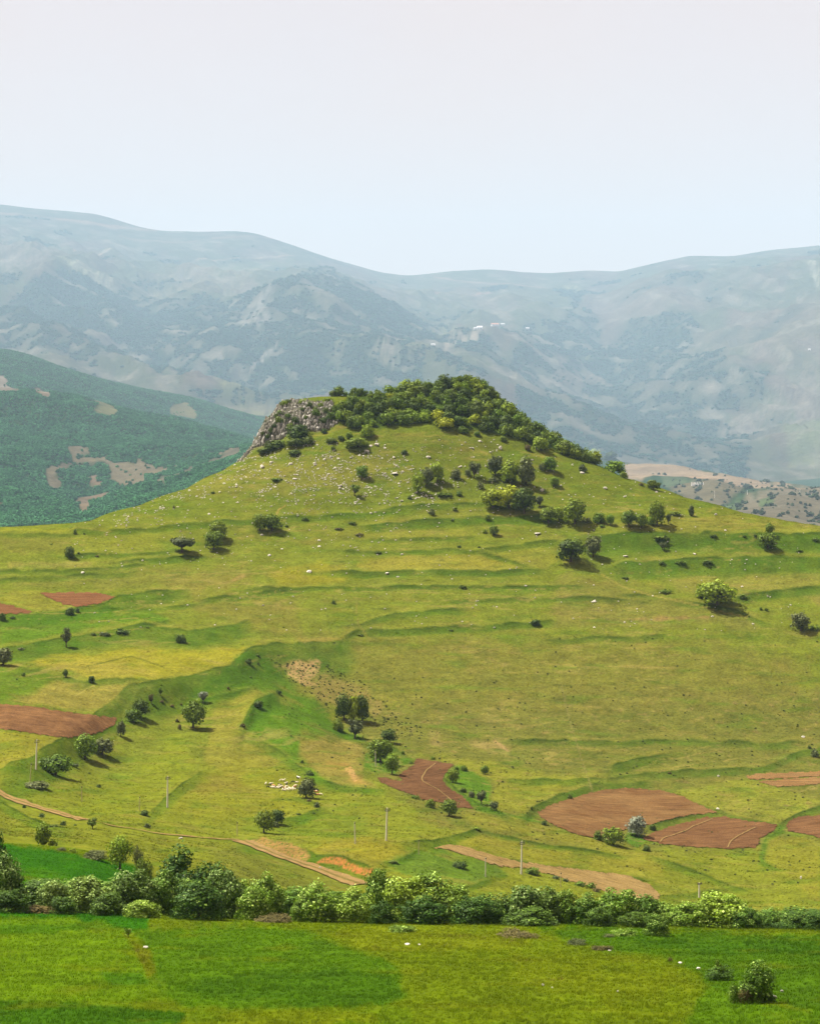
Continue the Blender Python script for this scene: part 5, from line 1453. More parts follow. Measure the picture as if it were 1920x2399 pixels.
 ('H', 265, 386, 118, 140, 'cone', 'mid', 'dark green cone shaped shrub by the bright crop'),
 ('H', 325, 388, 64, 52, 'bush', 'mid', 'low bush at the east foot of the cone shaped shrub', None, S),
 ('H', 568, 266, 80, 74, 'sparse', 'mid', 'spiky thorn shrub beside the sandy track'),
 ('H', 386, 246, 40, 36, 'bush', 'dark', 'small dark bush below the sandy track', None, S),
 ('H', 330, 256, 60, 30, 'mat', 'dark', 'low scrub west of the small bush below the track', None, S),
 ('H', 256, 196, 44, 28, 'bush', 'dark', 'dark bush beneath the sandy track', None, S),
 ('H', 150, 138, 28, 22, 'bush', 'dark', 'tiny dark bush on the edge of the sandy track', None, S),
 ('H', 460, 246, 26, 14, 'mat', 'dark', 'tiny tuft west of the spiky thorn shrub', None, S),
 ('H', 886, 182, 56, 34, 'bush', 'dark', 'dark bush at the foot of the thin pole'),
 ('H', 904, 260, 48, 34, 'bush', 'grey', 'grey bush below the bush at the thin pole', None, S),
]
for row in HILL_PLANTS:
    c, x, y, w, h, kind, leaf, label = row[:8]
    dn = row[9] if len(row) > 9 else 'hill'
    hill_plant(c, x, y, w, h, kind, leaf, label, None, dn)

# behind the hedge, on the near side of the dip
for c, x, y, d, w, h, kind, leaf, label in [
    ('H', 735, 470, 400, 180, 165, 'round', 'bright', 'olive bright tree at the end of the bright crop behind the hedge'),
    ('H', 590, 452, 405, 170, 80, 'mat', 'grey', 'grey leafless looking scrub behind the bright crop'),
    ('H', 850, 462, 395, 90, 100, 'sparse', 'grey', 'thin grey bush east of the olive bright tree'),
    ('H', 890, 500, 380, 130, 90, 'bush', 'mid', 'green shrub joining the olive tree to the hedge'),
    ('H', 445, 425, 415, 60, 36, 'mat', 'bright', 'small bright shrub on the rim of the bright crop'),
    ('H', 380, 412, 415, 70, 30, 'mat', 'grey', 'low grey shrub on the rim of the bright crop'),
]:
    u, v = q(c, x, y)
    hgt = h * qs(c) / F * d
    z = CAMZ - (v - VH) / F * d
    p = gpos(u, d)
    if p.z < z: hgt += z - p.z
    plant('broadleaf_tree' if kind in CANOPY else 'shrub', p, w * qs(c) / F * d * 1.05, hgt, kind, leaf, label, 'tree' if kind in CANOPY else 'shrub', None, 'mid')

# ------------------------------------------------------------------ the wood on the hilltop
rs = np.random.RandomState(3)
placed = []
tries = 0
WLAB = {'mid': 'green tree crowded into the wood on the steep hilltop', 'dark': 'dark tree crowded into the wood on the steep hilltop',
        'bright': 'bright green tree among the darker ones of the hilltop wood', 'yellow': 'yellow green tree standing out in the hilltop wood'}
while len(placed) < 292 and tries < 60000:
    tries += 1
    u = rs.uniform(690, 1335); d = rs.uniform(1186, 1256)
    z = float(G_HILL.z(u, d)[0]); v = VH - z / d * F
    if poly_sd(np.array([u]), np.array([v]), WOOD_POLY)[0] < 1.0 and not (d > 1238 and 690 < u < 1330): continue
    if u > 1130 and d > 1240: continue
    col = G_HILL.column(u); vis = col[(G_HILL.D < d - 4)].min()
    if v > vis + 22: continue
    x = (u - CX) / F * d
    if u < 830 and v < 846 and rs.rand() < 0.75: continue
    sz = rs.uniform(4.4, 8.6) * (1.0 if d < 1240 else 0.62) * (0.8 if u < 800 else 1.0)
    if u > 1150: sz *= 1.05
    if any((x - a) ** 2 + (d - b) ** 2 < (0.27 * (sz + s)) ** 2 for a, b, s in placed): continue
    placed.append((x, d, sz))
    leaf = rs.choice(['mid', 'dark', 'bright', 'yellow'], p=[.52, .24, .19, .05])
    zone = ' on the crest' if d > 1237 and u < 1130 else ' down the ridge' if u > 1130 else ' near the crag' if u < 830 else ' along the lower edge' if poly_sd(np.array([u]), np.array([v]), WOOD_POLY)[0] < 9 else ''
    plant('broadleaf_tree', Vector((x, d, CAMZ + z - 0.3)), sz * 1.15, sz * rs.uniform(0.78, 1.0), ['bush', 'hedge', 'round', 'tall'][rs.choice(4, p=[.3, .35, .2, .15])], leaf, (WLAB[leaf] + zone) if zone else WLAB[leaf], 'tree', 'trees of the wood on the hilltop', 'wood')
# single trees at the edge of the wood
for c, x, y, w, h, leaf, label in [
    ('M', 408, 522, 130, 75, 'yellow', 'bright rounded shrub at the lower edge of the wood'),
    ('M', 532, 556, 75, 48, 'mid', 'dark shrub just below the wood edge'),
    ('M', 625, 576, 50, 32, 'mid', 'small dark shrub under the wood edge, second from the bright one'),
    ('M', 800, 612, 50, 38, 'mid', 'small shrub on the grass below the wood edge'),
    ('M', 1050, 672, 120, 96, 'bright', 'bright tree at the eastern foot of the wood over a shadow'),
    ('M', 965, 675, 44, 44, 'brown', 'brownish bush below the wood near white stones'),
    ('M', 1400, 740, 110, 80, 'yellow', 'yellow green tree in the line of trees down the ridge'),
    ('M', 1520, 750, 90, 75, 'dark', 'dark grey tree near the lower end of the ridge line'),
    ('M', 1550, 830, 150, 95, 'bright', 'large rounded tree last in the line down the ridge'),
    ('M', 1610, 862, 60, 50, 'mid', 'dark bush at the very end of the ridge line'),
    ('M', 1200, 690, 120, 95, 'mid', 'broad green tree in the line down the ridge'),
    ('L', 835, 525, 100, 85, 'mid', 'dark round tree at the west end of the wood edge'),
    ('L', 920, 580, 95, 95, 'bright', 'bright round tree below the west end of the wood'),
    ('L', 850, 650, 160, 72, 'mid', 'wide green shrub on the grass below the crag'),
    ('L', 800, 590, 50, 40, 'mid', 'small shrub above the wide green one below the crag'),
    ('L', 745, 606, 50, 36, 'dark', 'small dark shrub between the crag and the wide shrub'),
    ('L', 680, 622, 80, 36, 'dark', 'low dark shrub on the grass under the crag foot'),
    ('L', 692, 672, 32, 28, 'dark', 'tiny dark shrub among stones under the crag'),
    ('L', 435, 700, 100, 32, 'dark', 'low dark shrub under the western end of the crag'),
    ('L', 1168, 696, 46, 28, 'dark', 'small dark shrub in the stony field'),
    ('L', 460, 600, 170, 110, 'dark', 'dark thicket against the foot of the crag'),
    ('L', 520, 632, 90, 60, 'dark', 'dark bush below the thicket at the crag foot'),
    ('L', 440, 640, 130, 55, 'dark', 'low dark bush west of the thicket at the crag foot'),
    ('L', 300, 660, 150, 60, 'dark', 'dark scrub along the western crag foot'),
    ('L', 240, 690, 120, 40, 'dark', 'lowest dark scrub along the western crag foot'),
    ('L', 630, 560, 44, 36, 'dark', 'small dark bush in front of the pinkish rock'),
]:
    hill_plant(c, x, y, w, h, 'bush', leaf, label, None, 'hill', 1100)
# shrubs growing on the crag
for i, (c, x, y, w, h, leaf) in enumerate([
    ('Y', 600, 400, 130, 70, 'mid'), ('Y', 840, 380, 110, 60, 'mid'), ('Y', 560, 520, 120, 60, 'mid'), ('Y', 660, 560, 110, 60, 'mid'), ('Y', 860, 470, 90, 50, 'dark'), ('Y', 320, 800, 70, 60, 'dark'), ('Y', 500, 560, 80, 60, 'dark'), ('Y', 1170, 500, 110, 80, 'dark'), ('Y', 720, 340, 80, 40, 'dark'), ('Y', 660, 370, 110, 60, 'dark'), ('Y', 945, 430, 100, 90, 'dark'),
    ('Y', 1040, 540, 130, 100, 'mid'), ('Y', 1030, 480, 90, 70, 'dark'), ('Y', 760, 640, 130, 100, 'dark'), ('Y', 520, 640, 110, 100, 'mid'),
    ('Y', 600, 630, 90, 60, 'dark'), ('Y', 480, 700, 80, 60, 'dark'), ('Y', 430, 780, 90, 90, 'dark'), ('Y', 390, 850, 90, 70, 'dark'), ('Y', 700, 720, 130, 90, 'mid'),
    ('Y', 1130, 640, 130, 90, 'dark'), ('Y', 1230, 590, 140, 110, 'mid'), ('Y', 1340, 600, 150, 130, 'bright'), ('Y', 1300, 500, 150, 120, 'mid'),
    ('Y', 900, 580, 60, 50, 'mid'), ('Y', 1100, 420, 100, 60, 'mid'), ('Y', 1200, 350, 140, 60, 'mid'), ('Y', 1000, 250, 130, 60, 'dark'),
    ('Y', 1150, 235, 150, 60, 'dark'), ('Y', 1280, 280, 110, 90, 'dark'), ('Y', 880, 300, 60, 40, 'dark'), ('Y', 1580, 225, 90, 60, 'dark'), ('Y', 1460, 260, 120, 50, 'mid'), ('Y', 420, 580, 40, 50, 'dark'), ('Y', 350, 630, 40, 40, 'dark'), ('Y', 270, 760, 30, 40, 'dark')]):
    u, v = q(c, x, y)
    d = pick(u, v, 1195) or 1240
    plant('shrub', gpos(u, d, -0.2), w * qs(c) / F * d * 1.15, h * qs(c) / F * d * 1.2, 'bush', leaf, {'mid': 'green shrub rooted in the ledges of the rocky crag', 'dark': 'dark shrub rooted in the ledges of the rocky crag', 'bright': 'bright shrub where the crag meets the wood'}[leaf], 'shrub', 'shrubs on the crag', 'wood')
# a few tiny trees sticking up on the crest
for i, (x, y, w, h) in enumerate([(500, 150, 26, 22), (540, 150, 34, 26), (452, 163, 20, 14), (224, 214, 10, 16), (1142, 590, 40, 28)]):
    u, v = q('M', x, y)
    d = 1245 if i < 4 else 1215
    zz = CAMZ - (v - VH) / F * d
    p = gpos(u, d); hh = min(max(h * qs('M') / F * d + (zz - p.z), 1.2), 4.2)
    plant('broadleaf_tree', p, w * qs('M') / F * d, hh, 'bush', 'dark', ['tiny tree breaking the skyline at the hilltop, western of two', 'small tree breaking the skyline at the very summit', 'tiny bush on the crest west of the summit', 'thin lone sapling on the crest', 'small tree where the wood steps down to the ridge line'][i], 'tree', None, 'small')

# ------------------------------------------------------------------ the hedge and its shrubs (at the far rim of the near field)
HEDGE = [
 # crop, x, base y, width, height, leaf, distance, label
 ('H', -60, 560, 230, 380, 'deep', 300, 'tall dark tree at the west edge behind the hedge end'),
 ('H', 30, 770, 240, 380, 'white', 272, 'tall pale leaved tree at the west end of the hedge'),
 ('H', 70, 775, 190, 150, 'deep', 268, 'dark bush under the tall pale tree at the hedge end'),
 ('H', 330, 800, 190, 240, 'white', 275, 'pale wind blown shrub with a pointed top, first past the brown scrub'),
 ('H', 540, 802, 260, 262, 'white', 275, 'broad pale shrub second past the brown scrub'),
 ('H', 390, 800, 150, 130, 'deep', 270, 'dark low bush filling the gap between two pale shrubs'),
 ('H', 660, 815, 190, 170, 'deep', 270, 'dark bush east of the broad pale shrub'),
 ('H', 830, 828, 250, 335, 'white', 277, 'tall whitish shrub at the thickest part of the hedge'),
 ('H', 1010, 820, 220, 322, 'hedge', 280, 'tall leafy shrub just east of the whitish one'),
 ('H', 1130, 790, 350, 410, 'deep', 298, 'tallest dark green tree rising behind the hedge'),
 ('H', 1340, 780, 280, 330, 'deep', 300, 'dark tree behind the hedge east of the tallest one'),
 ('H', 1210, 858, 290, 290, 'deep', 268, 'dark bushy shrub standing forward of the hedge line'),
 ('H', 1380, 840, 240, 345, 'white', 276, 'tall pale shrub with a narrow top and light leaves'),
 ('H', 1560, 835, 200, 230, 'lime', 272, 'light green shrub with gaps between its leaves'),
 ('H', 1650, 835, 200, 298, 'lime', 278, 'pointed light green shrub just right of the gappy one'),
 ('H', 870, 820, 200, 130, 'lime', 268, 'low light shrub at the foot of the whitish one'),
 ('I', 30, 555, 170, 250, 'lime', 277, 'light shrub leaning on the pointed one'),
 ('I', 155, 555, 190, 280, 'hedge', 279, 'peaked green shrub west of the low dark gap'),
 ('I', 265, 555, 150, 170, 'deep', 290, 'dark gap filling shrub in the middle of the hedge'),
 ('I', 470, 558, 260, 240, 'lime', 275, 'round light green shrub between two dark gaps'),
 ('I', 370, 556, 120, 150, 'hedge', 274, 'small shrub at the west foot of the round light one'),
 ('I', 640, 550, 160, 190, 'deep', 296, 'dark shrub showing behind the round light one'),
 ('I', 700, 566, 230, 218, 'lime', 274, 'light leafy shrub under the orange cutting'),
 ('I', 840, 560, 180, 345, 'hedge', 282, 'tall peaked tree in front of the orange cutting'),
 ('I', 915, 570, 90, 270, 'brown', 284, 'brown withered branches between two green shrubs'),
 ('I', 1000, 582, 270, 315, 'lime', 276, 'tall light shrub at the west of the widest mass'),
 ('I', 1150, 588, 300, 348, 'hedge', 278, 'tallest shrub of the widest mass of the hedge'),
 ('I', 1090, 588, 260, 190, 'deep', 270, 'dark lower bush in front of the widest mass'),
 ('I', 1260, 585, 200, 270, 'hedge', 276, 'shrub sloping down at the east of the widest mass'),
 ('I', 1385, 578, 220, 182, 'deep', 272, 'low dark shrub where the hedge dips'),
 ('I', 860, 572, 150, 150, 'deep', 269, 'dark low bush at the foot of the peaked tree'),
 ('I', 965, 618, 130, 56, 'hedge', 262, 'small bright bush standing out into the field'),
 ('I', 1500, 580, 150, 160, 'deep', 274, 'dark shrub on the west foot of the greyish one'),
 ('J', 60, 452, 250, 250, 'white', 277, 'greyish pale shrub with bare twigs showing'),
 ('J', 190, 455, 220, 235, 'white', 279, 'second greyish pale shrub with light leaves'),
 ('J', 100, 455, 260, 110, 'deep', 271, 'dark undergrowth below the greyish pair'),
 ('J', 310, 455, 130, 222, 'hedge', 278, 'narrow upright shrub east of the greyish pair'),
 ('J', 410, 457, 170, 190, 'hedge', 277, 'ragged green shrub before the bright leafy one'),
 ('J', 480, 458, 150, 120, 'deep', 270, 'dark bush at the foot of the bright leafy one'),
 ('J', 590, 458, 230, 230, 'lime', 277, 'bright leafy shrub with a peaked top'),
 ('J', 740, 470, 210, 205, 'hedge', 278, 'leafy shrub sloping away east of the peaked top'),
 ('J', 690, 472, 160, 110, 'deep', 269, 'dark low bush in the eastern hedge'),
 ('J', 808, 508, 130, 132, 'hedge', 262, 'rounded dark bush standing in front of the hedge line'),
 ('J', 880, 470, 140, 130, 'hedge', 277, 'low green shrub behind the rounded front bush'),
 ('J', 990, 473, 220, 155, 'lime', 276, 'light shrub with drooping leaves in the eastern hedge'),
 ('J', 1190, 490, 300, 238, 'lime', 276, 'largest rounded shrub in the eastern hedge'),
 ('J', 1320, 492, 170, 150, 'hedge', 273, 'shrub at the east shoulder of the largest rounded one'),
 ('J', 1440, 492, 150, 128, 'hedge', 276, 'low shrub east of the largest rounded one'),
 ('J', 1530, 494, 120, 80, 'deep', 272, 'dark low shrub between two hedge shrubs near the east'),
 ('J', 1610, 500, 190, 138, 'deep', 276, 'dark twiggy shrub near the east edge'),
 ('J', 1720, 512, 150, 150, 'deep', 270, 'dark twiggy shrub cut by the east edge'),
 # low scrub in front
 ('H', 195, 800, 230, 75, 'brown', 270, 'low reddish brown scrub at the west end of the hedge'),
 ('H', 1670, 838, 170, 62, 'brown', 269, 'low olive brown scrub under the light shrubs'),
 ('I', 210, 560, 170, 60, 'brown', 270, 'low olive scrub beneath the peaked green shrub'),
 ('I', 1650, 650, 210, 60, 'brown', 256, 'low dark brown scrub standing out in the field'),
 ('J', 630, 508, 120, 55, 'lime', 260, 'low yellowish bush in the field before the hedge'),
 ('J', 365, 560, 95, 52, 'grey', 242, 'grey tuft of dead stalks in the field'),
 ('J', 500, 588, 100, 36, 'brown', 236, 'low dark tuft beside a white stone in the field'),
 ('J', 540, 515, 60, 26, 'grey', 255, 'small grey tuft near the yellowish bush'),
]
for c, x, y, w, h, leaf, d, label in HEDGE:
    u, v = q(c, x, y); s = qs(c)
    if d < 268:
        dd = pick(u, v, 100, 420)
        d = dd or d
    p = gpos(u, d)
    ztop = CAMZ - (v - h * s - VH) / F * d
    hh = max(ztop - p.z, 0.4)
    low = h < 90
    tall = h > 200 and leaf != 'brown'
    plant('shrub', p + Vector((0, 0, -0.08)), w * s / F * d * 1.42, hh * 1.05, 'mat' if low else 'hedge', leaf, label, 'shrub', None, 'mid' if low else 'hedge', None)

# the back row of the hedge, showing in the gaps
rs = np.random.RandomState(44)
for i, u in enumerate(np.linspace(90, 1700, 22)):
    d = rs.uniform(287, 294); v0 = float(np.interp(u, [0, 260, 520, 700, 1000, 1250, 1500, 1726], [1850, 1840, 1850, 1865, 1880, 1890, 1905, 1915])) + rs.uniform(-6, 14)
    p = gpos(u, d); top = CAMZ - (v0 - VH) / F * d
    w = rs.uniform(120, 190) / F * d
    plant('shrub', p, w, max(top - p.z, 2.0), 'hedge', 'hedge' if i % 3 else 'deep', 'green shrub of the back row showing through gaps in the hedge', 'shrub', 'back row of the hedge', 'hedge')

# bushes standing alone in the near field
u, v = q('J', 1350, 888); d = pick(u, v, 100, 420); s = qs('J') / F * d
p = gpos(u, d)
plant('shrub', p + Vector((-10 * s, 0, 0)), 230 * s, 150 * s, 'hedge', 'deep', 'dark broad lower part of the windblown bush in the east of the field', 'shrub', None, 'mid', 1)
plant('shrub', p + Vector((-45 * s, -.3, 0)), 110 * s, 110 * s, 'bush', 'brown', 'brown twiggy bush in front of the windblown one', 'shrub', None, 'mid', 2)
plant('wind_blown_shrub', p + Vector((35 * s, .3, 0)), 205 * s, 245 * s, 'wide', 'hedge', 'windblown shrub with a top heavy leafy crown in the east field', 'shrub', None, 'mid', 2)
plant('shrub', p + Vector((-105 * s, 0.1, 0)), 85 * s, 130 * s, 'bush', 'hedge', 'leafy side bush at the west of the windblown shrub', 'shrub', None, 'mid', 0)
plant('shrub', p + Vector((85 * s, 0.0, 0)), 100 * s, 90 * s, 'bush', 'deep', 'small dark bush at the east of the windblown shrub', 'shrub', None, 'mid', 3)
u, v = q('J', 1160, 758); d = pick(u, v, 100, 420); s = qs('J') / F * d
plant('shrub', gpos(u, d), 200 * s, 100 * s, 'mat', 'deep', 'dark straggling shrub on the line between crop and meadow', 'shrub', None, 'mid', 1)
plant('shrub', gpos(u, d + .3), 90 * s, 125 * s, 'sparse', 'hedge', 'thin upright stems above the dark straggling shrub', 'shrub', None, 'mid', 0)
u, v = q('J', 885, 655); d = pick(u, v, 100, 420)
plant('shrub', gpos(u, d), 40 * s, 34 * s, 'bush', 'brown', 'tiny dark weed clump near a flat stone', 'shrub', None, 'small')
u, v = q('K', 540, 138); d = pick(u, v, 100, 420); s = qs('K') / F * d
plant('shrub', gpos(u, d), 46 * s, 46 * s, 'sparse', 'hedge', 'dark thistle like weed on the strip between two crops', 'weed', None, 'small')


# ------------------------------------------------------------------ the crag: broken limestone, block by block
def rock_mesh(name, seed, sx, sy, sz, cut=6):
    rs = np.random.RandomState(seed)
    import bmesh
    bm = bmesh.new()
    bmesh.ops.create_icosphere(bm, subdivisions=2, radius=1.0)
    co = np.array([v.co[:] for v in bm.verts])
    co *= (np.abs(co).max(1)[:, None]) ** -0.55                    # towards a block
    for k in range(cut):
        nn = rs.normal(0, 1, 3); nn /= np.linalg.norm(nn)
        dd = rs.uniform(0.62, 0.9)
        over = np.clip(co @ nn - dd, 0, None)
        co -= over[:, None] * nn * 0.92
    co += rs.normal(0, 0.045, co.shape)
    for v, c in zip(bm.verts, co): v.co = (c[0] * sx, c[1] * sy, c[2] * sz)
    me = bpy.data.meshes.new(name)
    bm.to_mesh(me); bm.free()
    for p in me.polygons: p.use_smooth = False
    return me


m, n, out = mat('limestone')
vec = obj_coord(n)
oi = n.nodes.new('ShaderNodeObjectInfo')
va = n.nodes.new('ShaderNodeVectorMath'); va.operation = 'ADD'
n.links.new(vec, va.inputs[0]); n.links.new(oi.outputs['Random'], va.inputs[1])
big = noise_n(n, va.outputs[0], 1.6, 5, 0.6, 0.35, 0.65, 0, 1)
c = mix_col(n, big, (0.37, 0.345, 0.30), (0.20, 0.195, 0.175))
rr_ = n.nodes.new('ShaderNodeMapRange'); rr_.inputs['To Min'].default_value = 0.6; rr_.inputs['To Max'].default_value = 1.5
n.links.new(oi.outputs['Random'], rr_.inputs['Value'])
c = scale_col(n, c, rr_.outputs[0])
c = scale_col(n, c, noise_n(n, va.outputs[0], 5.0, 5, 0.7, 0.3, 0.7, 0.5, 1.35))
surface(n, out, c, 0.95, big, 0.15, 0.8, 0.05)
CRAG_MAT = m
m, n, out = mat('pale stone')
oi = n.nodes.new('ShaderNodeObjectInfo')
r_ = n.nodes.new('ShaderNodeMapRange'); r_.inputs['To Min'].default_value = 0.7; r_.inputs['To Max'].default_value = 1.25
n.links.new(oi.outputs['Random'], r_.inputs['Value'])
c = scale_col(n, mix_col(n, noise_n(n, obj_coord(n), 2.0, 4, .6, .35, .65, 0, 1), (0.52, 0.49, 0.42), (0.36, 0.34, 0.29)), r_.outputs[0])
surface(n, out, c, 0.95)
STONE_MAT = m

SEAM_MAT = mat('dark crack limestone')  # crack darkness painted into the face behind the blocks, for contrast
SEAM_MAT, n, out = SEAM_MAT
sc_ = noise_n(n, obj_coord(n), 1.3, 5, .65, .35, .65, 0, 1)
surface(n, out, mix_col(n, sc_, (0.13, 0.118, 0.098), (0.07, 0.078, 0.04)), 1.0, sc_, .2, .8, 0.0)
ROCKS = []
for i in range(6):
    me = rock_mesh('rock', 40 + i, 0.62, 0.6, 1.0); me.materials.append(CRAG_MAT); ROCKS.append(me)
# the bare face behind the blocks, standing just proud of the hill
U = np.arange(498, 722, 1.6); D = np.arange(1196, 1226, 0.5)
U2, D2 = np.meshgrid(U, D)
Z = G_HILL.z(U2.ravel(), D2.ravel()).reshape(U2.shape)
X = (U2 - CX) / F * D2
V2 = VH - Z / D2 * F
Zc = Z + 0.25 + ridged(X / 2.2, (D2 * 2 + Z) / 3.0, 3, 6) * 0.5 + fbm(X / 0.9, (D2 + Z) / 1.2, 2, 8) * 0.25
f = grid_faces(len(D), len(U))
keep = (poly_sd(U2, V2, CLIFF_POLY) + 4 * fbm(X / 4, D2 / 4, 3, 9)).ravel()[f].min(1) > 0
f = f[keep]
used, inv = np.unique(f, return_inverse=True)
me = mesh_np('crag', np.stack([X, D2, Zc + CAMZ], -1).reshape(-1, 3)[used], inv.reshape(-1, 4), False)
me.materials.append(SEAM_MAT)
crag = link('crag', me)
tag(crag, 'grey and pinkish limestone crag broken into upright blocks', kind='structure')
rs = np.random.RandomState(12)
nrock = 0
spots = []
for k in range(6000):
    if nrock >= 290: break
    u = rs.uniform(500, 718); v = rs.uniform(840, 978)
    if poly_sd(np.array([u]), np.array([v]), CLIFF_POLY)[0] < 0.5: continue
    if pnoise(u / 17, v / 12, 3) > 0.22 and rs.rand() < 0.8: continue       # ledges left to grass and shrubs
    d = pick(u, v, 1190, 1240)
    if d is None: continue
    if any(abs(u - a) < 4.2 and abs(v - b) < 5.0 for a, b in spots): continue
    spots.append((u, v))
    o = link('rock', ROCKS[rs.randint(6)], crag, gpos(u, d, 0.1))
    hgt = rs.uniform(0.8, 2.3); wd = rs.uniform(0.6, 1.5)
    o.scale = (wd, wd * rs.uniform(.7, 1.1), hgt)
    o.rotation_euler = (rs.uniform(-.5, .3), rs.uniform(-.45, .45), rs.uniform(0, 6.28))
    nrock += 1

Vs, Fs, off = [], [], 0
rb = [(np.array([v.co[:] for v in m_.vertices]), np.array([f_.vertices[:] for f_ in m_.polygons])) for m_ in ROCKS[:3]]
for k in range(900):
    u = rs.uniform(500, 720); v = rs.uniform(842, 978)
    if poly_sd(np.array([u]), np.array([v]), CLIFF_POLY)[0] < -1.5 or pnoise(u / 17, v / 12, 3) > 0.3: continue
    d = pick(u, v, 1190, 1242)
    if d is None: continue
    b, bf = rb[rs.randint(3)]
    s = rs.uniform(.25, .7)
    b = b * [s, s, s * rs.uniform(.8, 1.6)]
    a = rs.uniform(0, 6.28)
    b = np.stack([b[:, 0] * math.cos(a) - b[:, 1] * math.sin(a), b[:, 0] * math.sin(a) + b[:, 1] * math.cos(a), b[:, 2]], 1)
    Vs.append(b + np.array(gpos(u, d, .25))); Fs.append(bf + off); off += len(b)
me = mesh_np('rubble', np.concatenate(Vs), np.concatenate(Fs), False); me.materials.append(CRAG_MAT)
tag(link('rubble', me, crag), kind='stuff')

# ------------------------------------------------------------------ white stones strewn over the grass
STONES = []
for i in range(6):
    me = rock_mesh('stone', 70 + i, 1.0, 0.8, 0.62); me.materials.append(STONE_MAT); STONES.append(me)


def stone_spots(num, seed, dens):
    rs = np.random.RandomState(seed)
    out = []
    while len(out) < num:
        u = rs.uniform(150, 1700); v = rs.uniform(925, 1330)
        w = 1.25 * math.exp(-((u - 640) / 170) ** 2 - ((v - 985) / 55) ** 2) + 0.9 * math.exp(-((u - 760) / 200) ** 2 - ((v - 1020) / 45) ** 2)
        w += 0.85 * math.exp(-((v - (1105 - (u - 240) * 0.42)) / 22) ** 2) * (1 if 240 < u < 560 else 0)
        w += 0.30 * math.exp(-((u - 1000) / 170) ** 2 - ((v - 990) / 60) ** 2)
        w += 0.10 * math.exp(-((u - 1300) / 220) ** 2 - ((v - 1050) / 60) ** 2)
        w += 0.10 * math.exp(-((u - 600) / 400) ** 2 - ((v - 1110) / 60) ** 2) + 0.035
        w *= np.clip(0.5 + 1.6 * pnoise(u / 26, v / 14, 5), 0.05, 1.6)
        if rs.rand() > w * dens: continue
        if poly_sd(np.array([u]), np.array([v]), WOOD_POLY)[0] > -6 or poly_sd(np.array([u]), np.array([v]), CLIFF_POLY)[0] > 0: continue
        d = pick(u, v, 900, 1260)
        if d is None: continue
        out.append((u, v, d))
    return out


rs = np.random.RandomState(15)
for u, v, d in stone_spots(285, 5, 1.0):
    s = min(rs.lognormal(-0.62, 0.32), 1.15)
    lab = 'white stone strewn close under the crag' if u < 720 and v < 975 else 'white stone lying in the stony grass west of the bright round tree' if u < 760 and v < 1075 else 'white stone lying between the crag and the grey trees' if u < 900 and v < 1075 else 'white stone lying in the grass along the western flank of the hill' if u < 560 else 'pale stone lying on the terraced grass of the hill' if v > 1075 else 'white stone lying in the grass below the hilltop wood'
    o = link('stone', STONES[rs.randint(6)], None, gpos(u, d, 0.12 * s))
    o.scale = (s, s, s * rs.uniform(.7, 1.1)); o.rotation_euler = (rs.uniform(-.2, .2), rs.uniform(-.2, .2), rs.uniform(0, 6.28))
    tag(o, lab, 'stone', 'white stones strewn over the hill')
# the many smaller ones, joined
Vs, Fs, off = [], [], 0
base = [np.array([v.co[:] for v in rock_mesh('tmp', 90 + i, 1, .8, .65).vertices]) for i in range(3)]
bf = np.array([p.vertices[:] for p in bpy.data.meshes['tmp'].polygons])
for u, v, d in stone_spots(2000, 6, 1.0):
    s = rs.uniform(0.18, 0.5)
    p = gpos(u, d, 0.08 * s); a = rs.uniform(0, 6.28)
    b = base[rs.randint(3)] * s
    b = np.stack([b[:, 0] * math.cos(a) - b[:, 1] * math.sin(a), b[:, 0] * math.sin(a) + b[:, 1] * math.cos(a), b[:, 2]], 1)
    Vs.append(b + np.array(p)); Fs.append(bf + off); off += len(b)
for me in [m_ for m_ in bpy.data.meshes if m_.name.startswith('tmp')]: bpy.data.meshes.remove(me)
me = mesh_np('small_stones', np.concatenate(Vs), np.concatenate(Fs), False); me.materials.append(STONE_MAT)
tag(link('small_stones', me), 'scatter of small white stones in the hill grass', kind='stuff')
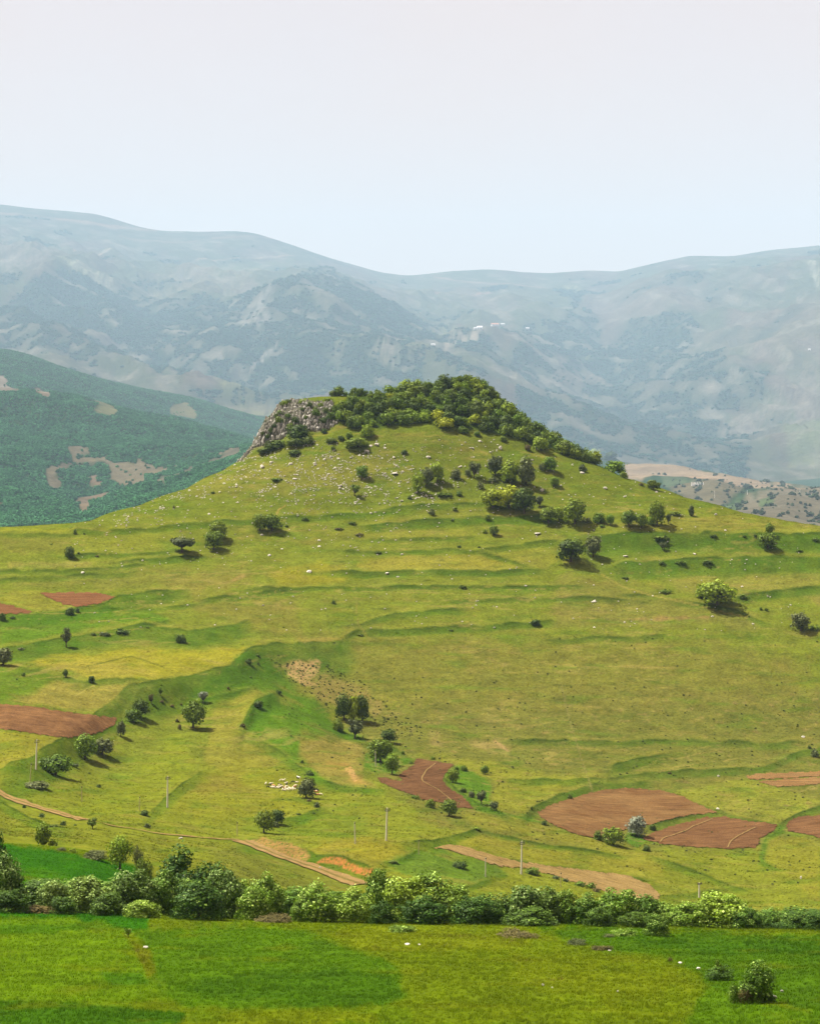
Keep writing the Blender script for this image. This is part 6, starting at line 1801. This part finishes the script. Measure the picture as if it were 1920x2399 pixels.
# stones that stand out
for c, x, y, sw, sh, label in [
    ('M', 1488, 936, 26, 20, 'large white boulder alone on the open east slope'),
    ('M', 72, 834, 56, 14, 'flat pinkish slab bedded in the central slope'),
    ('B', 1374, 470, 40, 10, 'flat pale slab on the green bank'),
    ('M', 780, 668, 22, 30, 'upright white stone below the wood, tallest of its cluster'),
    ('M', 592, 664, 24, 14, 'white boulder on the grass below the middle of the wood'),
    ('M', 1060, 950, 34, 26, 'biggest of the white stones heaped by the small bright tree'),
    ('M', 1615, 992, 18, 14, 'white boulder low on the open east slope'),
    ('M', 1525, 820, 18, 22, 'white stone at the foot of the last ridge tree'),
    ('L', 985, 642, 34, 22, 'white block beside the wide shrub below the crag'),
    ('L', 274, 762, 20, 20, 'white boulder at the western end of the crag slope'),
    ('L', 405, 772, 26, 18, 'white boulder with a dark bush behind it'),
    ('L', 676, 726, 16, 22, 'upright white stone under the tiny dark shrub'),
    ('L', 215, 795, 34, 32, 'clustered grey white block on the western slope'),
    ('L', 918, 688, 44, 26, 'grey white heap of rock in the stony field'),
    ('C', 660, 428, 22, 12, 'white stone on the skyline under the spreading tree'),
    ('C', 1045, 574, 20, 14, 'white stone alone on the east shoulder'),
    ('C', 458, 846, 30, 14, 'white stone on the path between the two banks'),
    ('D', 975, 752, 14, 22, 'white stone in front of the slender grey tree'),
    ('G', 1630, 66, 22, 12, 'white stone on the dry slope near the east edge'),
    ('G', 1155, 286, 16, 12, 'white stone beside the two thin tan strips'),
    ('G', 1152, 470, 18, 12, 'white stone at the tip of the wide brown field'),
    ('G', 1618, 860, 14, 22, 'pale stone standing in the east meadow'),
    ('H', 1108, 326, 24, 12, 'white stone beside the faint worn path'),
    ('I', 480, 240, 16, 14, 'white stone on the sandy track'),
]:
    u, v = q(c, x, y); d = pick(u, v, 440)
    if not d: continue
    s = qs(c) / F * d
    o = link('boulder', STONES[rs.randint(6)], None, gpos(u, d, sh * s * 0.25))
    o.scale = (sw * s * .55, sw * s * .5, sh * s * .8); o.rotation_euler = (0, 0, rs.uniform(0, 6.28))
    tag(o, label, 'stone')
for c, x, y, sw, sh, label in [
    ('J', 170, 790, 20, 14, 'pale stone in the dry meadow near the lower frame edge'),
    ('J', 940, 665, 32, 12, 'flat pale stone beside the tiny weed clump'),
    ('J', 1043, 698, 22, 18, 'yellowish pale stone at the end of the straggling shrub'),
    ('J', 545, 595, 22, 10, 'white stone beside the low dark tuft'),
    ('J', 222, 803, 14, 10, 'small pale stone next to the dry meadow stone'),
    ('J', 590, 824, 14, 10, 'small pale stone in the middle of the dry meadow'),
    ('J', 1465, 862, 40, 30, 'ochre rock at the foot of the windblown bush'),
    ('J', 1512, 826, 20, 20, 'pale rock east of the windblown bush'),
    ('K', 615, 182, 26, 12, 'pale stone on the strip between two crops'),
    ('I', 1000, 694, 44, 12, 'pale flat stone in the dry meadow by the hedge'),
    ('I', 1070, 696, 20, 10, 'smaller pale stone by the flat one near the hedge'),
]:
    u, v = q(c, x, y); d = pick(u, v, 100, 420)
    s = qs(c) / F * d
    o = link('boulder', STONES[rs.randint(6)], None, gpos(u, d, sh * s * 0.3))
    o.scale = (sw * s * .5, sw * s * .45, sh * s * .8); o.rotation_euler = (0, 0, rs.uniform(0, 6.28))
    tag(o, label, 'stone')


# ------------------------------------------------------------------ poles
def flat_mat(name, rgb, rough=0.8, grain=None):
    m, n, out = mat(name)
    g = noise_n(n, obj_coord(n, 1, 1, 0.3), grain or 6.0, 4, 0.6, 0.3, 0.7, 0.75, 1.2)
    x = n.nodes.new('ShaderNodeRGB'); x.outputs[0].default_value = tuple(rgb) + (1,)
    surface(n, out, scale_col(n, x.outputs[0], g), rough, None, spec=0.2)
    return m


CONC = flat_mat('concrete', (0.50, 0.47, 0.36)); IRON = flat_mat('dark iron', (0.06, 0.055, 0.045)); WOOD = flat_mat('weathered wood', (0.38, 0.33, 0.17)); PORC = flat_mat('porcelain', (0.10, 0.075, 0.05))


def box_v(cx, cy, cz, sx, sy, sz, tx=1.0, ty=1.0):
    V = []
    for k, (a, b) in ((-1, (1, 1)), (1, (tx, ty))):
        for i, j in ((-1, -1), (1, -1), (1, 1), (-1, 1)):
            V.append((cx + i * sx / 2 * a, cy + j * sy / 2 * b, cz + k * sz / 2))
    return np.array(V, float), np.array([(0, 3, 2, 1), (4, 5, 6, 7), (0, 1, 5, 4), (1, 2, 6, 5), (2, 3, 7, 6), (3, 0, 4, 7)])


def concrete_pole(c, x, y, ytop, lean, label):
    u, v = q(c, x, y); d = pick(u, v, 440); h = (y - ytop) * qs(c) / F * d
    e = bpy.data.objects.new('utility_pole', None); COL.objects.link(e)
    e.location = gpos(u, d, -0.1); e.rotation_euler = (0, lean, 0.45)
    tag(e, label, 'utility pole', 'concrete power poles crossing the valley')
    parts = [box_v(0, 0, h * .485, .46, .36, h * .97, .55, .6), box_v(0, 0, h * .985, .22, .2, h * .03)]
    V, f = join(parts); me = mesh_np('pole_shaft', V, f, False); me.materials.append(CONC); link('pole_shaft', me, e)
    for z, w in ((h * .955, 1.3), (h * .905, 1.5)):
        V, f = box_v(0.0, -.22, z, w, .12, .14); me = mesh_np('crossarm', V, f, False); me.materials.append(IRON)
        a = link('crossarm', me, e)
        for sx in (-w * .45, w * .45):
            V, f = tube([(sx, -.22, z + .07), (sx, -.22, z + .14), (sx, -.22, z + .32), (sx, -.22, z + .36)], [.05, .11, .10, .03], 8)
            me = mesh_np('insulator', V, f, True); me.materials.append(PORC); link('insulator', me, a)
    return e


def wood_pole(c, x, y, ytop, lean, label, thick=.12, dmin=440, m=None):
    u, v = q(c, x, y); d = pick(u, v, dmin); h = (y - ytop) * qs(c) / F * d
    e = bpy.data.objects.new('wooden_pole', None); COL.objects.link(e)
    e.location = gpos(u, d, -0.1); e.rotation_euler = (0, lean, 0)
    tag(e, label, 'pole')
    V, f = tube([(0, 0, 0), (0, 0, h * .5), (.01, 0, h)], [thick, thick * .85, thick * .7], 8)
    me = mesh_np('pole_shaft', V, f, True); me.materials.append(m or WOOD); link('pole_shaft', me, e)
    V, f = box_v(0.08, -.1, h - .3, .3, .12, .28); me = mesh_np('bracket', V, f, False); me.materials.append(IRON); link('bracket', me, e)
    return e


concrete_pole('D', 293, 1046, 800, .03, 'concrete power pole under the large ploughed field')
concrete_pole('D', 1355, 1352, 1095, .01, 'concrete power pole by the dark green ditch bank')
concrete_pole('F', 128, 775, 550, .03, 'concrete power pole standing on the grassy knoll')
concrete_pole('F', 1037, 1002, 775, .02, 'concrete power pole beside the tan strip and thicket')
concrete_pole('G', 1047, 966, 880, .0, 'concrete power pole just above the eastern hedge')
wood_pole('D', 245, 1150, 990, .06, 'thin wooden pole beside the scrub under the wide dark tree')
wood_pole('D', 662, 1302, 1175, .0, 'thin pale pole on the green spur slope')
wood_pole('D', 1128, 1376, 1258, .02, 'thin yellowish pole above the dark bush on the strip')
wood_pole('E', 1380, 852, 735, -.02, 'thin grey pole in front of the largest dark green tree', .14, 440, CONC)
wood_pole('E', 448, 1320, 1220, .0, 'thin pole at the head of the broad sandy track')
wood_pole('E', 1242, 1370, 1222, -.02, 'pale pole on the knoll west of the concrete one', .17, 440, CONC)
wood_pole('F', 796, 1018, 885, .0, 'pale pole on the low green slope over the hedge', .15, 440, CONC)
wood_pole('F', 347, 868, 765, .0, 'faint thin pole on the knoll bank')
wood_pole('F', 1302, 1088, 985, .0, 'thin pole among the thickets under the tan strip')

# ------------------------------------------------------------------ the herd resting by the thorn tree
FLEECE = flat_mat('cream fleece', (0.62, 0.56, 0.40), .95); TANH = flat_mat('tan hide', (0.42, 0.20, 0.075), .9); BLACKH = flat_mat('black hide', (0.022, 0.018, 0.015), .9)
WHITEH = flat_mat('white hide', (0.75, 0.73, 0.68), .9)


def animal_mesh(name, joints, edges, radii, mat_):
    me = bpy.data.meshes.new(name)
    me.from_pydata(joints, edges, [])
    o = bpy.data.objects.new(name, me); COL.objects.link(o)
    sk = o.modifiers.new('skin', 'SKIN'); sk.use_smooth_shade = True
    ss = o.modifiers.new('sub', 'SUBSURF'); ss.levels = 1; ss.render_levels = 1
    for v, r in zip(me.skin_vertices[0].data, radii): v.radius = (r, r)
    me.skin_vertices[0].data[0].use_root = True
    dg = bpy.context.evaluated_depsgraph_get()
    out = bpy.data.meshes.new_from_object(o.evaluated_get(dg))
    bpy.data.objects.remove(o); bpy.data.meshes.remove(me)
    out.name = name; out.materials.clear(); out.materials.append(mat_)
    return out


def beast(mat_, L=1.1, H=.75, pose='stand', bulk=.21, nm='sheep'):
    b = H * .62 if pose != 'lie' else bulk * .95
    head_z = {'stand': b + .26, 'graze': .14, 'lie': b + .22}[pose]
    J = [(0, 0, b), (L * .24, 0, b + .02), (L * .42, 0, b + .05), (L * .60, 0, (b + head_z) / 2 + .04), (L * .70, 0, head_z), (L * .86, 0, head_z - .07), (-L * .28, 0, b + .01), (-L * .42, 0, b), (-L * .48, 0, b - .12)]
    E = [(0, 1), (1, 2), (2, 3), (3, 4), (4, 5), (0, 6), (6, 7), (7, 8)]
    Rr = [bulk, bulk * .98, bulk * .8, .11, .10, .055, bulk, bulk * .75, .03]
    for i, (hx, rt) in enumerate(((L * .30, 2), (L * .30, 2), (-L * .34, 7), (-L * .34, 7))):
        sy = .11 if i % 2 else -.11
        if pose == 'lie':
            pts = [(hx, sy * 1.5, b * .5), (hx + .14, sy * 1.9, .07), (hx - .06, sy * 2.0, .05)]
        else:
            k = .03 if hx < 0 else -.01
            pts = [(hx, sy, b * .62), (hx - k * 1.5, sy, b * .32), (hx, sy, 0.02)]
        s = len(J)
        J += pts; E += [(rt, s), (s, s + 1), (s + 1, s + 2)]; Rr += [.085, .042, .035]
    for sy in (-.07, .07):
        s = len(J); J.append((L * .66, sy * 1.6, head_z + .08)); E.append((4, s)); Rr.append(.025)
    return animal_mesh(nm, J, E, Rr, mat_)


SHEEP = [beast(FLEECE, pose=p) for p in ('stand', 'graze', 'lie')]
GOAT = [beast(BLACKH, pose=p, nm='goat', bulk=.17) for p in ('stand', 'graze')]
CALF = [beast(TANH, 1.7, 1.1, p, .30, 'calf') for p in ('lie', 'stand')]
WHITEG = beast(WHITEH, 1.0, .8, 'stand', .19, 'goat')
rs = np.random.RandomState(8)


def put_animal(x, y, me, label, cat, group=None, sc=1.0, crop='X'):
    u, v = q(crop, x, y); d = pick(u, v, 440)
    o = link(me.name.split('.')[0], me, None, gpos(u, d, 0.0))
    o.rotation_euler = (0, 0, rs.uniform(0, 6.28)); o.scale = (sc,) * 3
    tag(o, label, cat, group)


HERD = 'cream sheep resting by the thorn tree'
for i, (x, y) in enumerate([(325, 372), (345, 432), (382, 452), (402, 440), (470, 430), (492, 446), (522, 408), (540, 428), (572, 420), (592, 500), (640, 498), (662, 480), (655, 452), (690, 470), (682, 425), (722, 500), (730, 448), (752, 470), (772, 490), (812, 460), (838, 470), (850, 500), (826, 440), (890, 412), (500, 462), (620, 490)]):
    put_animal(x, y, SHEEP[(0, 2, 1)[i % 3]], 'cream sheep bunched in the resting herd by the thorn tree', 'sheep', HERD, rs.uniform(.85, 1.1))
for x, y, k, lb in [(215, 368, 0, 'lone cream sheep at the western end of the herd'), (620, 290, 0, 'larger of two cream sheep apart above the herd'), (572, 286, 1, 'smaller of two cream sheep apart above the herd'), (662, 356, 0, 'cream sheep just above the middle of the herd'), (1350, 520, 2, 'cream sheep lying east of the thorn tree'), (1446, 604, 1, 'cream sheep at the far eastern tip of the herd'), (905, 320, 2, 'yellowish sheep lying against the thorn tree')]:
    put_animal(x, y, SHEEP[k], lb, 'sheep')
for x, y, k, lb in [(400, 398, 0, 'brown calf lying at the western end of the herd'), (652, 446, 0, 'brown calf lying in the middle of the herd'), (872, 446, 1, 'orange brown calf beside the thorn tree'), (1352, 560, 1, 'orange brown calf standing east of the thorn tree'), (1390, 600, 0, 'brown calf lying east of the thorn tree')]:
    put_animal(x, y, CALF[k], lb, 'calf', None, .85)
for x, y, k, lb in [(300, 385, 0, 'black goat at the western end of the herd'), (262, 436, 1, 'small dark goat below the lone sheep'), (430, 440, 0, 'black goat among the sheep in the west of the herd'), (540, 392, 0, 'black goat at the back of the herd'), (684, 384, 0, 'black goat under the sheep in mid herd'), (835, 322, 1, 'black goat grazing alone above the herd'), (578, 452, 1, 'dark goat in a gap of the herd'), (1382, 508, 0, 'black goat standing east of the thorn tree'), (1312, 592, 1, 'dark goat in the shade east of the thorn tree')]:
    put_animal(x, y, GOAT[k], lb, 'goat')
put_animal(962, 238, WHITEG, 'bright white goat standing apart above the thorn tree', 'goat', None, 1.15)
put_animal(925, 232, GOAT[1], 'grey black goat next to the bright white goat', 'goat', None, .9)

# ------------------------------------------------------------------ far village, ruin, far poles
PLASTER = flat_mat('white plaster', (0.80, 0.78, 0.74)); TILE = flat_mat('red tiles', (0.36, 0.18, 0.12)); GLASS = flat_mat('dark window', (0.03, 0.035, 0.045), .3); TIN = flat_mat('tin roof', (0.55, 0.56, 0.58))


def house(c, x, y, w_px, h_px, roofm, label, yaw, dmin):
    u, v = q(c, x, y); d = pick(u, v, dmin) or far(6200)
    s = qs(c) / F * d; w, h = w_px * s, h_px * s; dp = w * .6; hw = h * .62
    e = bpy.data.objects.new('house', None); COL.objects.link(e)
    e.location = gpos(u, d, -h * .05); e.rotation_euler = (0, 0, yaw)
    tag(e, label, 'house')
    V, f = box_v(0, 0, hw / 2, w, dp, hw); me = mesh_np('wall', V, f, False); me.materials.append(PLASTER); link('wall', me, e)
    a = w * .54; b = dp * .56
    V = np.array([(-a, -b, hw), (a, -b, hw), (a, b, hw), (-a, b, hw), (-a, 0, h), (a, 0, h)])
    me = bpy.data.meshes.new('roof'); me.from_pydata(V.tolist(), [], [(0, 1, 5, 4), (2, 3, 4, 5), (0, 4, 3), (1, 2, 5), (0, 3, 2, 1)]); me.materials.append(roofm); link('roof', me, e)
    for k in (-.28, .05, .3):
        V, f = box_v(k * w, -dp / 2, hw * .52, w * .13, w * .03, hw * .38); me = mesh_np('window', V, f, False); me.materials.append(GLASS); link('window', me, e)
    return e


for c, x, y, w, h, rm, lb, yaw in [
    ('P', 275, 488, 14, 9, TIN, 'tiny white house at the west of the far village', .2), ('P', 294, 488, 22, 15, TIN, 'larger white house in the west of the far village', -.3),
    ('P', 357, 475, 30, 14, TILE, 'white and reddish house, widest of the far village', .25), ('P', 390, 470, 16, 8, TIN, 'small pale house just east of the reddish one', .1),
    ('P', 495, 487, 14, 8, TIN, 'lone white house east of the far village', 0.), ('P', 97, 556, 16, 8, TIN, 'white house by the far woods under the village', .3),
    ('P', 1680, 576, 10, 7, TIN, 'lone white speck of a house on the far eastern mountain', 0.)]:
    house(c, x, y, w, h, rm, lb, yaw, far(4400))
# white ruin on the tan rise to the east
u, v = q('Z', 790, 520); d = pick(u, v, 2000, far(4200)); s = qs('Z') / F * d
e = bpy.data.objects.new('ruined_building', None); COL.objects.link(e); e.location = gpos(u, d, -.3)
tag(e, 'long white roofless ruin with standing wall stumps on the tan rise', 'ruin')
V, f = box_v(-60 * s, 0, 25 * s, 200 * s, 60 * s, 50 * s); me = mesh_np('wall', V, f, False); me.materials.append(PLASTER); link('wall', me, e)
for k in (-150, -95, -55, -15, 30, 75, 140):
    V, f = box_v(k * s, 0, 62 * s if k < 40 else 45 * s, 16 * s, 30 * s, 70 * s if k < 40 else 90 * s); me = mesh_np('wall_stump', V, f, False); me.materials.append(PLASTER); link('wall_stump', me, e)
for c, x, y, yt, lb in [('Z', 1215, 830, 640, 'far white pole on the tan rise below the ruin'), ('C', 1250, 442, 412, 'far white pole at the end of the tan rise'), ('C', 1594, 440, 404, 'faint far white pole near the east edge')]:
    wood_pole(c, x, y, yt, 0, lb, .55, 2000, PLASTER)


# ------------------------------------------------------------------ masses: woods beyond, grass
def gn_scatter(name, label, pts, scale, tint, meshes, material):
    """points carrying instanced copies of one of MESHES"""
    me = bpy.data.meshes.new(name)
    me.vertices.add(len(pts)); me.vertices.foreach_set('co', np.asarray(pts, np.float32).ravel())
    a = me.attributes.new('sc', 'FLOAT_VECTOR', 'POINT'); a.data.foreach_set('vector', np.asarray(scale, np.float32).ravel())
    a = me.attributes.new('rz', 'FLOAT_VECTOR', 'POINT')
    rs = np.random.RandomState(len(pts))
    rz = np.zeros((len(pts), 3), np.float32); rz[:, 2] = rs.uniform(0, 6.283, len(pts)); a.data.foreach_set('vector', rz.ravel())
    a = me.attributes.new('pick', 'INT', 'POINT'); a.data.foreach_set('value', rs.randint(0, len(meshes), len(pts)).astype(np.int32))
    a = me.attributes.new('gtint', 'FLOAT_COLOR', 'POINT'); t = np.ones((len(pts), 4), np.float32); t[:, :3] = tint; a.data.foreach_set('color', t.ravel())
    o = link(name, me)
    src = bpy.data.collections.new(name + ' kinds')
    for i, m_ in enumerate(meshes):
        so = bpy.data.objects.new(name + '_kind_%d' % i, m_); src.objects.link(so)
        m_.materials.clear(); m_.materials.append(material)
    g = bpy.data.node_groups.new(name, 'GeometryNodeTree')
    g.interface.new_socket('Geometry', in_out='INPUT', socket_type='NodeSocketGeometry')
    g.interface.new_socket('Geometry', in_out='OUTPUT', socket_type='NodeSocketGeometry')
    N = g.nodes; gi = N.new('NodeGroupInput'); go = N.new('NodeGroupOutput')
    ci = N.new('GeometryNodeCollectionInfo'); ci.inputs['Collection'].default_value = src
    ci.inputs['Separate Children'].default_value = True; ci.inputs['Reset Children'].default_value = True
    ip = N.new('GeometryNodeInstanceOnPoints'); ip.inputs['Pick Instance'].default_value = True
    for nm, dt, sock in (('sc', 'FLOAT_VECTOR', 'Scale'), ('rz', 'FLOAT_VECTOR', 'Rotation'), ('pick', 'INT', 'Instance Index')):
        na = N.new('GeometryNodeInputNamedAttribute'); na.data_type = dt; na.inputs['Name'].default_value = nm
        if sock == 'Rotation':
            er = N.new('FunctionNodeEulerToRotation'); g.links.new(na.outputs['Attribute'], er.inputs[0]); g.links.new(er.outputs[0], ip.inputs[sock])
        else:
            g.links.new(na.outputs['Attribute'], ip.inputs[sock])
    g.links.new(gi.outputs[0], ip.inputs['Points']); g.links.new(ci.outputs[0], ip.inputs['Instance']); g.links.new(ip.outputs[0], go.inputs[0])
    md = o.modifiers.new('scatter', 'NODES'); md.node_group = g
    tag(o, label, kind='stuff')
    return o


def inst_material(name, trans=0.0, rough=0.8):
    m, n, out = mat(name)
    a = n.nodes.new('ShaderNodeAttribute'); a.attribute_name = 'gtint'; a.attribute_type = 'INSTANCER'
    sh = n.nodes.new('ShaderNodeAttribute'); sh.attribute_name = 'shade'
    c = scale_col(n, a.outputs['Color'], sh.outputs['Fac'])
    d1 = n.nodes.new('ShaderNodeBsdfDiffuse'); n.links.new(c, d1.inputs[0])
    if trans:
        tr = n.nodes.new('ShaderNodeBsdfTranslucent'); n.links.new(c, tr.inputs[0])
        mx = n.nodes.new('ShaderNodeMixShader'); mx.inputs[0].default_value = trans
        n.links.new(d1.outputs[0], mx.inputs[1]); n.links.new(tr.outputs[0], mx.inputs[2]); n.links.new(mx.outputs[0], out.inputs[0])
    else:
        n.links.new(d1.outputs[0], out.inputs[0])
    return m


def far_crown(seed):
    (_, _), (CV, CF, sh) = plant_meshes('bush', seed, 110, 0.13)
    return mesh_np('far_crown', CV, CF, False, None, sh)


def visible_pts(g, num, rs, u0, u1, d0, d1, slack):
    u = rs.uniform(u0, u1, num); t = rs.rand(num); d = d0 + (d1 - d0) * t
    z = g.z(u, d)
    i = np.clip(np.searchsorted(g.U, u), 0, len(g.U) - 1); j = np.clip(np.searchsorted(g.D, d), 0, len(g.D) - 1)
    run = np.minimum.accumulate(g.V, axis=0)
    ok = g.V[j, i] <= run[j, i] + slack
    u, d, z, i, j = u[ok], d[ok], z[ok], i[ok], j[ok]
    return u, d, z, g.tint[j, i], g.Vb[j, i]


rs = np.random.RandomState(21)
# wooded spurs
u, d, z, t, vb = visible_pts(G_FOOT, 75000, rs, -80, 640, far(2050), far(3960), 6)
lum = t.sum(1); dark = lum < alb(106, 122, 80).sum()
edge = rs.rand(len(u)) < 0.05
sel = dark | (edge & (fbm(u / 9, vb / 7, 2, 97) > 0.1))
u, d, z = u[sel], d[sel], z[sel]
x = (u - CX) / F * d
k = np.clip(1 + 0.5 * fbm(x / 60, d / 150, 3, 98), .5, 1.6)[:, None]
ct = np.array([[0.048, 0.150, 0.056]]) * k * rs.uniform(.7, 1.35, (len(u), 1))
w = rs.uniform(8, 13, len(u))
gn_scatter('far_woods', 'dense green woods covering the spurs behind the western flank', np.stack([x, d, z + CAMZ - 1], 1), np.stack([w, w, w * rs.uniform(.7, 1.0, len(u))], 1), ct, [far_crown(301 + i) for i in range(4)], inst_material('far leaves'))
# thin scrub on the eastern foothills
u, d, z, t, vb = visible_pts(G_FOOT, 5200, rs, 1300, 1780, far(2050), far(3960), 3)
sc = fbm(u / 22, vb / 9, 3, 99)
sel = (sc > 0.08) & ((vb > 1024) | (rs.rand(len(u)) < .12))
u, d, z, vb, sc = u[sel], d[sel], z[sel], vb[sel], sc[sel]
x = (u - CX) / F * d; w = rs.uniform(6, 14, len(u)) * np.where(sc > .3, 1.5, 1.0)
gn_scatter('far_scrub', 'dark scrub dotted over the tan foothills to the east', np.stack([x, d, z + CAMZ - .6], 1), np.stack([w, w, w * .75], 1), np.array([[0.05, 0.075, 0.035]]) * rs.uniform(.7, 1.3, (len(u), 1)), [far_crown(311 + i) for i in range(3)], inst_material('scrub leaves'))
# mountain woods
u, d, z, t, vb = visible_pts(G_MTN, 95000, rs, -60, 1790, far(4320), far(8300), 4)
lum = t.sum(1)
sel = (lum < alb(96, 114, 76).sum())
u, d, z = u[sel], d[sel], z[sel]
x = (u - CX) / F * d; w = rs.uniform(26, 52, len(u)) * (d / far(6000)) ** .5
ct = np.array([[0.024, 0.070, 0.036]]) * rs.uniform(.65, 1.4, (len(u), 1))
gn_scatter('mountain_woods', 'hazy blue green woods on the mountain flanks', np.stack([x, d, z + CAMZ - 4], 1), np.stack([w, w, w * .6], 1), ct, [far_crown(321 + i) for i in range(3)], inst_material('mountain leaves'))


# grass
def tuft(seed, nb, spread, width):
    rs = np.random.RandomState(seed)
    V, Fc, sh = [], [], []
    for i in range(nb):
        a = rs.uniform(0, 6.283); r = rs.uniform(0, spread)
        b = np.array([r * math.cos(a), r * math.sin(a), 0]); ln = np.array([math.cos(a + rs.normal(0, .8)), math.sin(a + rs.normal(0, .8)), 0]) * rs.uniform(.1, .5)
        h = rs.uniform(.6, 1.0); sd = np.array([-math.sin(a + 1), math.cos(a + 1), 0]) * width
        k = len(V)
        V += [b - sd, b + sd, b + ln * .4 + sd * .7 + [0, 0, h * .6], b + ln * .4 - sd * .7 + [0, 0, h * .6], b + ln + sd * .12 + [0, 0, h], b + ln - sd * .12 + [0, 0, h]]
        Fc += [(k, k + 1, k + 2, k + 3), (k + 3, k + 2, k + 4, k + 5)]
        s = rs.uniform(.8, 1.25); sh += [s, s]
    return mesh_np('tuft', np.array(V), np.array(Fc), False, None, sh)


def bare(u, vb, t):
    b = t[:, 0] > t[:, 1] * 1.22
    for poly in NO_GRASS_POLY: b |= poly_sd(u, vb, poly) > 0.5 + 1.5 * np.sin(u * 1.7) * np.cos(vb * 2.3)
    for pl, w in NO_GRASS_LINE: b |= line_sd(u, vb, pl) < 2.6 * w
    return b


GRASSM = inst_material('grass blades', 0.55)
u, d, z, t, vb = visible_pts(G_FIELD, 110000, rs, -60, 1790, 138, 425, 3)
# keep even ground density: nearer rows are narrower
sel = rs.rand(len(u)) < (d / 292.0) ** 0.6
u, d, z, t = u[sel], d[sel], z[sel], t[sel]
x = (u - CX) / F * d
dry = (t[:, 0] > t[:, 1] * 0.80)
hgt = np.where(dry, rs.uniform(.12, .36, len(u)), rs.uniform(.14, .26, len(u))) * np.clip(1 + .5 * fbm(x / 3, d / 4, 3, 55), .4, 1.6)
jt = rs.normal(1, .11, (len(u), 1)).clip(.55, 1.6)
tint = t * jt * 1.85
pale = (rs.rand(len(u)) < .05) & dry
tint[pale] = alb(196, 184, 110) * 1.1
gn_scatter('meadow_grass', 'blades of young crop and meadow grass in the near field', np.stack([x, d, z + CAMZ - .03], 1), np.stack([hgt * 1.3, hgt * 1.3, hgt], 1), tint, [tuft(400 + i, 9, .5, .05) for i in range(4)], GRASSM)
# rougher tufts over the hill
u, d, z, t, vb = visible_pts(G_HILL, 150000, rs, -60, 1790, 520, 1235, 2)
x = (u - CX) / F * d
cl = fbm(x / 7, d / 5, 3, 57)
sel = (cl > -0.12) & ~bare(u, vb, t) & (poly_sd(u, vb, CLIFF_POLY) < -2)
u, d, z, t, x, cl = u[sel], d[sel], z[sel], t[sel], x[sel], cl[sel]
hgt = rs.uniform(.14, .34, len(u)) * np.clip(.8 + cl, .5, 1.5)
tint = t * rs.normal(1.25, .15, (len(u), 1)).clip(.7, 1.7)
gn_scatter('hill_grass', 'rough grass tufts over the hill pasture', np.stack([x, d, z + CAMZ - .03], 1), np.stack([hgt * 1.6, hgt * 1.6, hgt], 1), tint, [tuft(420 + i, 7, .6, .09) for i in range(4)], GRASSM)
# dark low herbs on the bare scars and dry slope
u, d, z, t, vb = visible_pts(G_HILL, 40000, rs, 560, 1780, 700, 1000, 1)
x = (u - CX) / F * d
scar = poly_sd(u, vb, np.array([q('E', *p) for p in [(700, 160), (1000, 130), (1180, 230), (1330, 320), (1560, 500), (1700, 640), (1500, 620), (1100, 440), (900, 320), (780, 230)]]))
pr = np.where(scar > -4, .34, .012) + np.where((vb > 1450) & (vb < 1600) & (u > 750), .03, 0) * (fbm(x / 16, d / 9, 2, 58) > .05)
sel = rs.rand(len(u)) < pr
u, d, z, x = u[sel], d[sel], z[sel], x[sel]
w = rs.uniform(.35, 1.1, len(u))
gn_scatter('low_herbs', 'small dark herbs speckling the bare scar and dry slope', np.stack([x, d, z + CAMZ - .05], 1), np.stack([w, w, w * .55], 1), np.array([[.06, .075, .025]]) * rs.uniform(.7, 1.4, (len(u), 1)), [far_crown(331 + i) for i in range(3)], inst_material('herb leaves'))
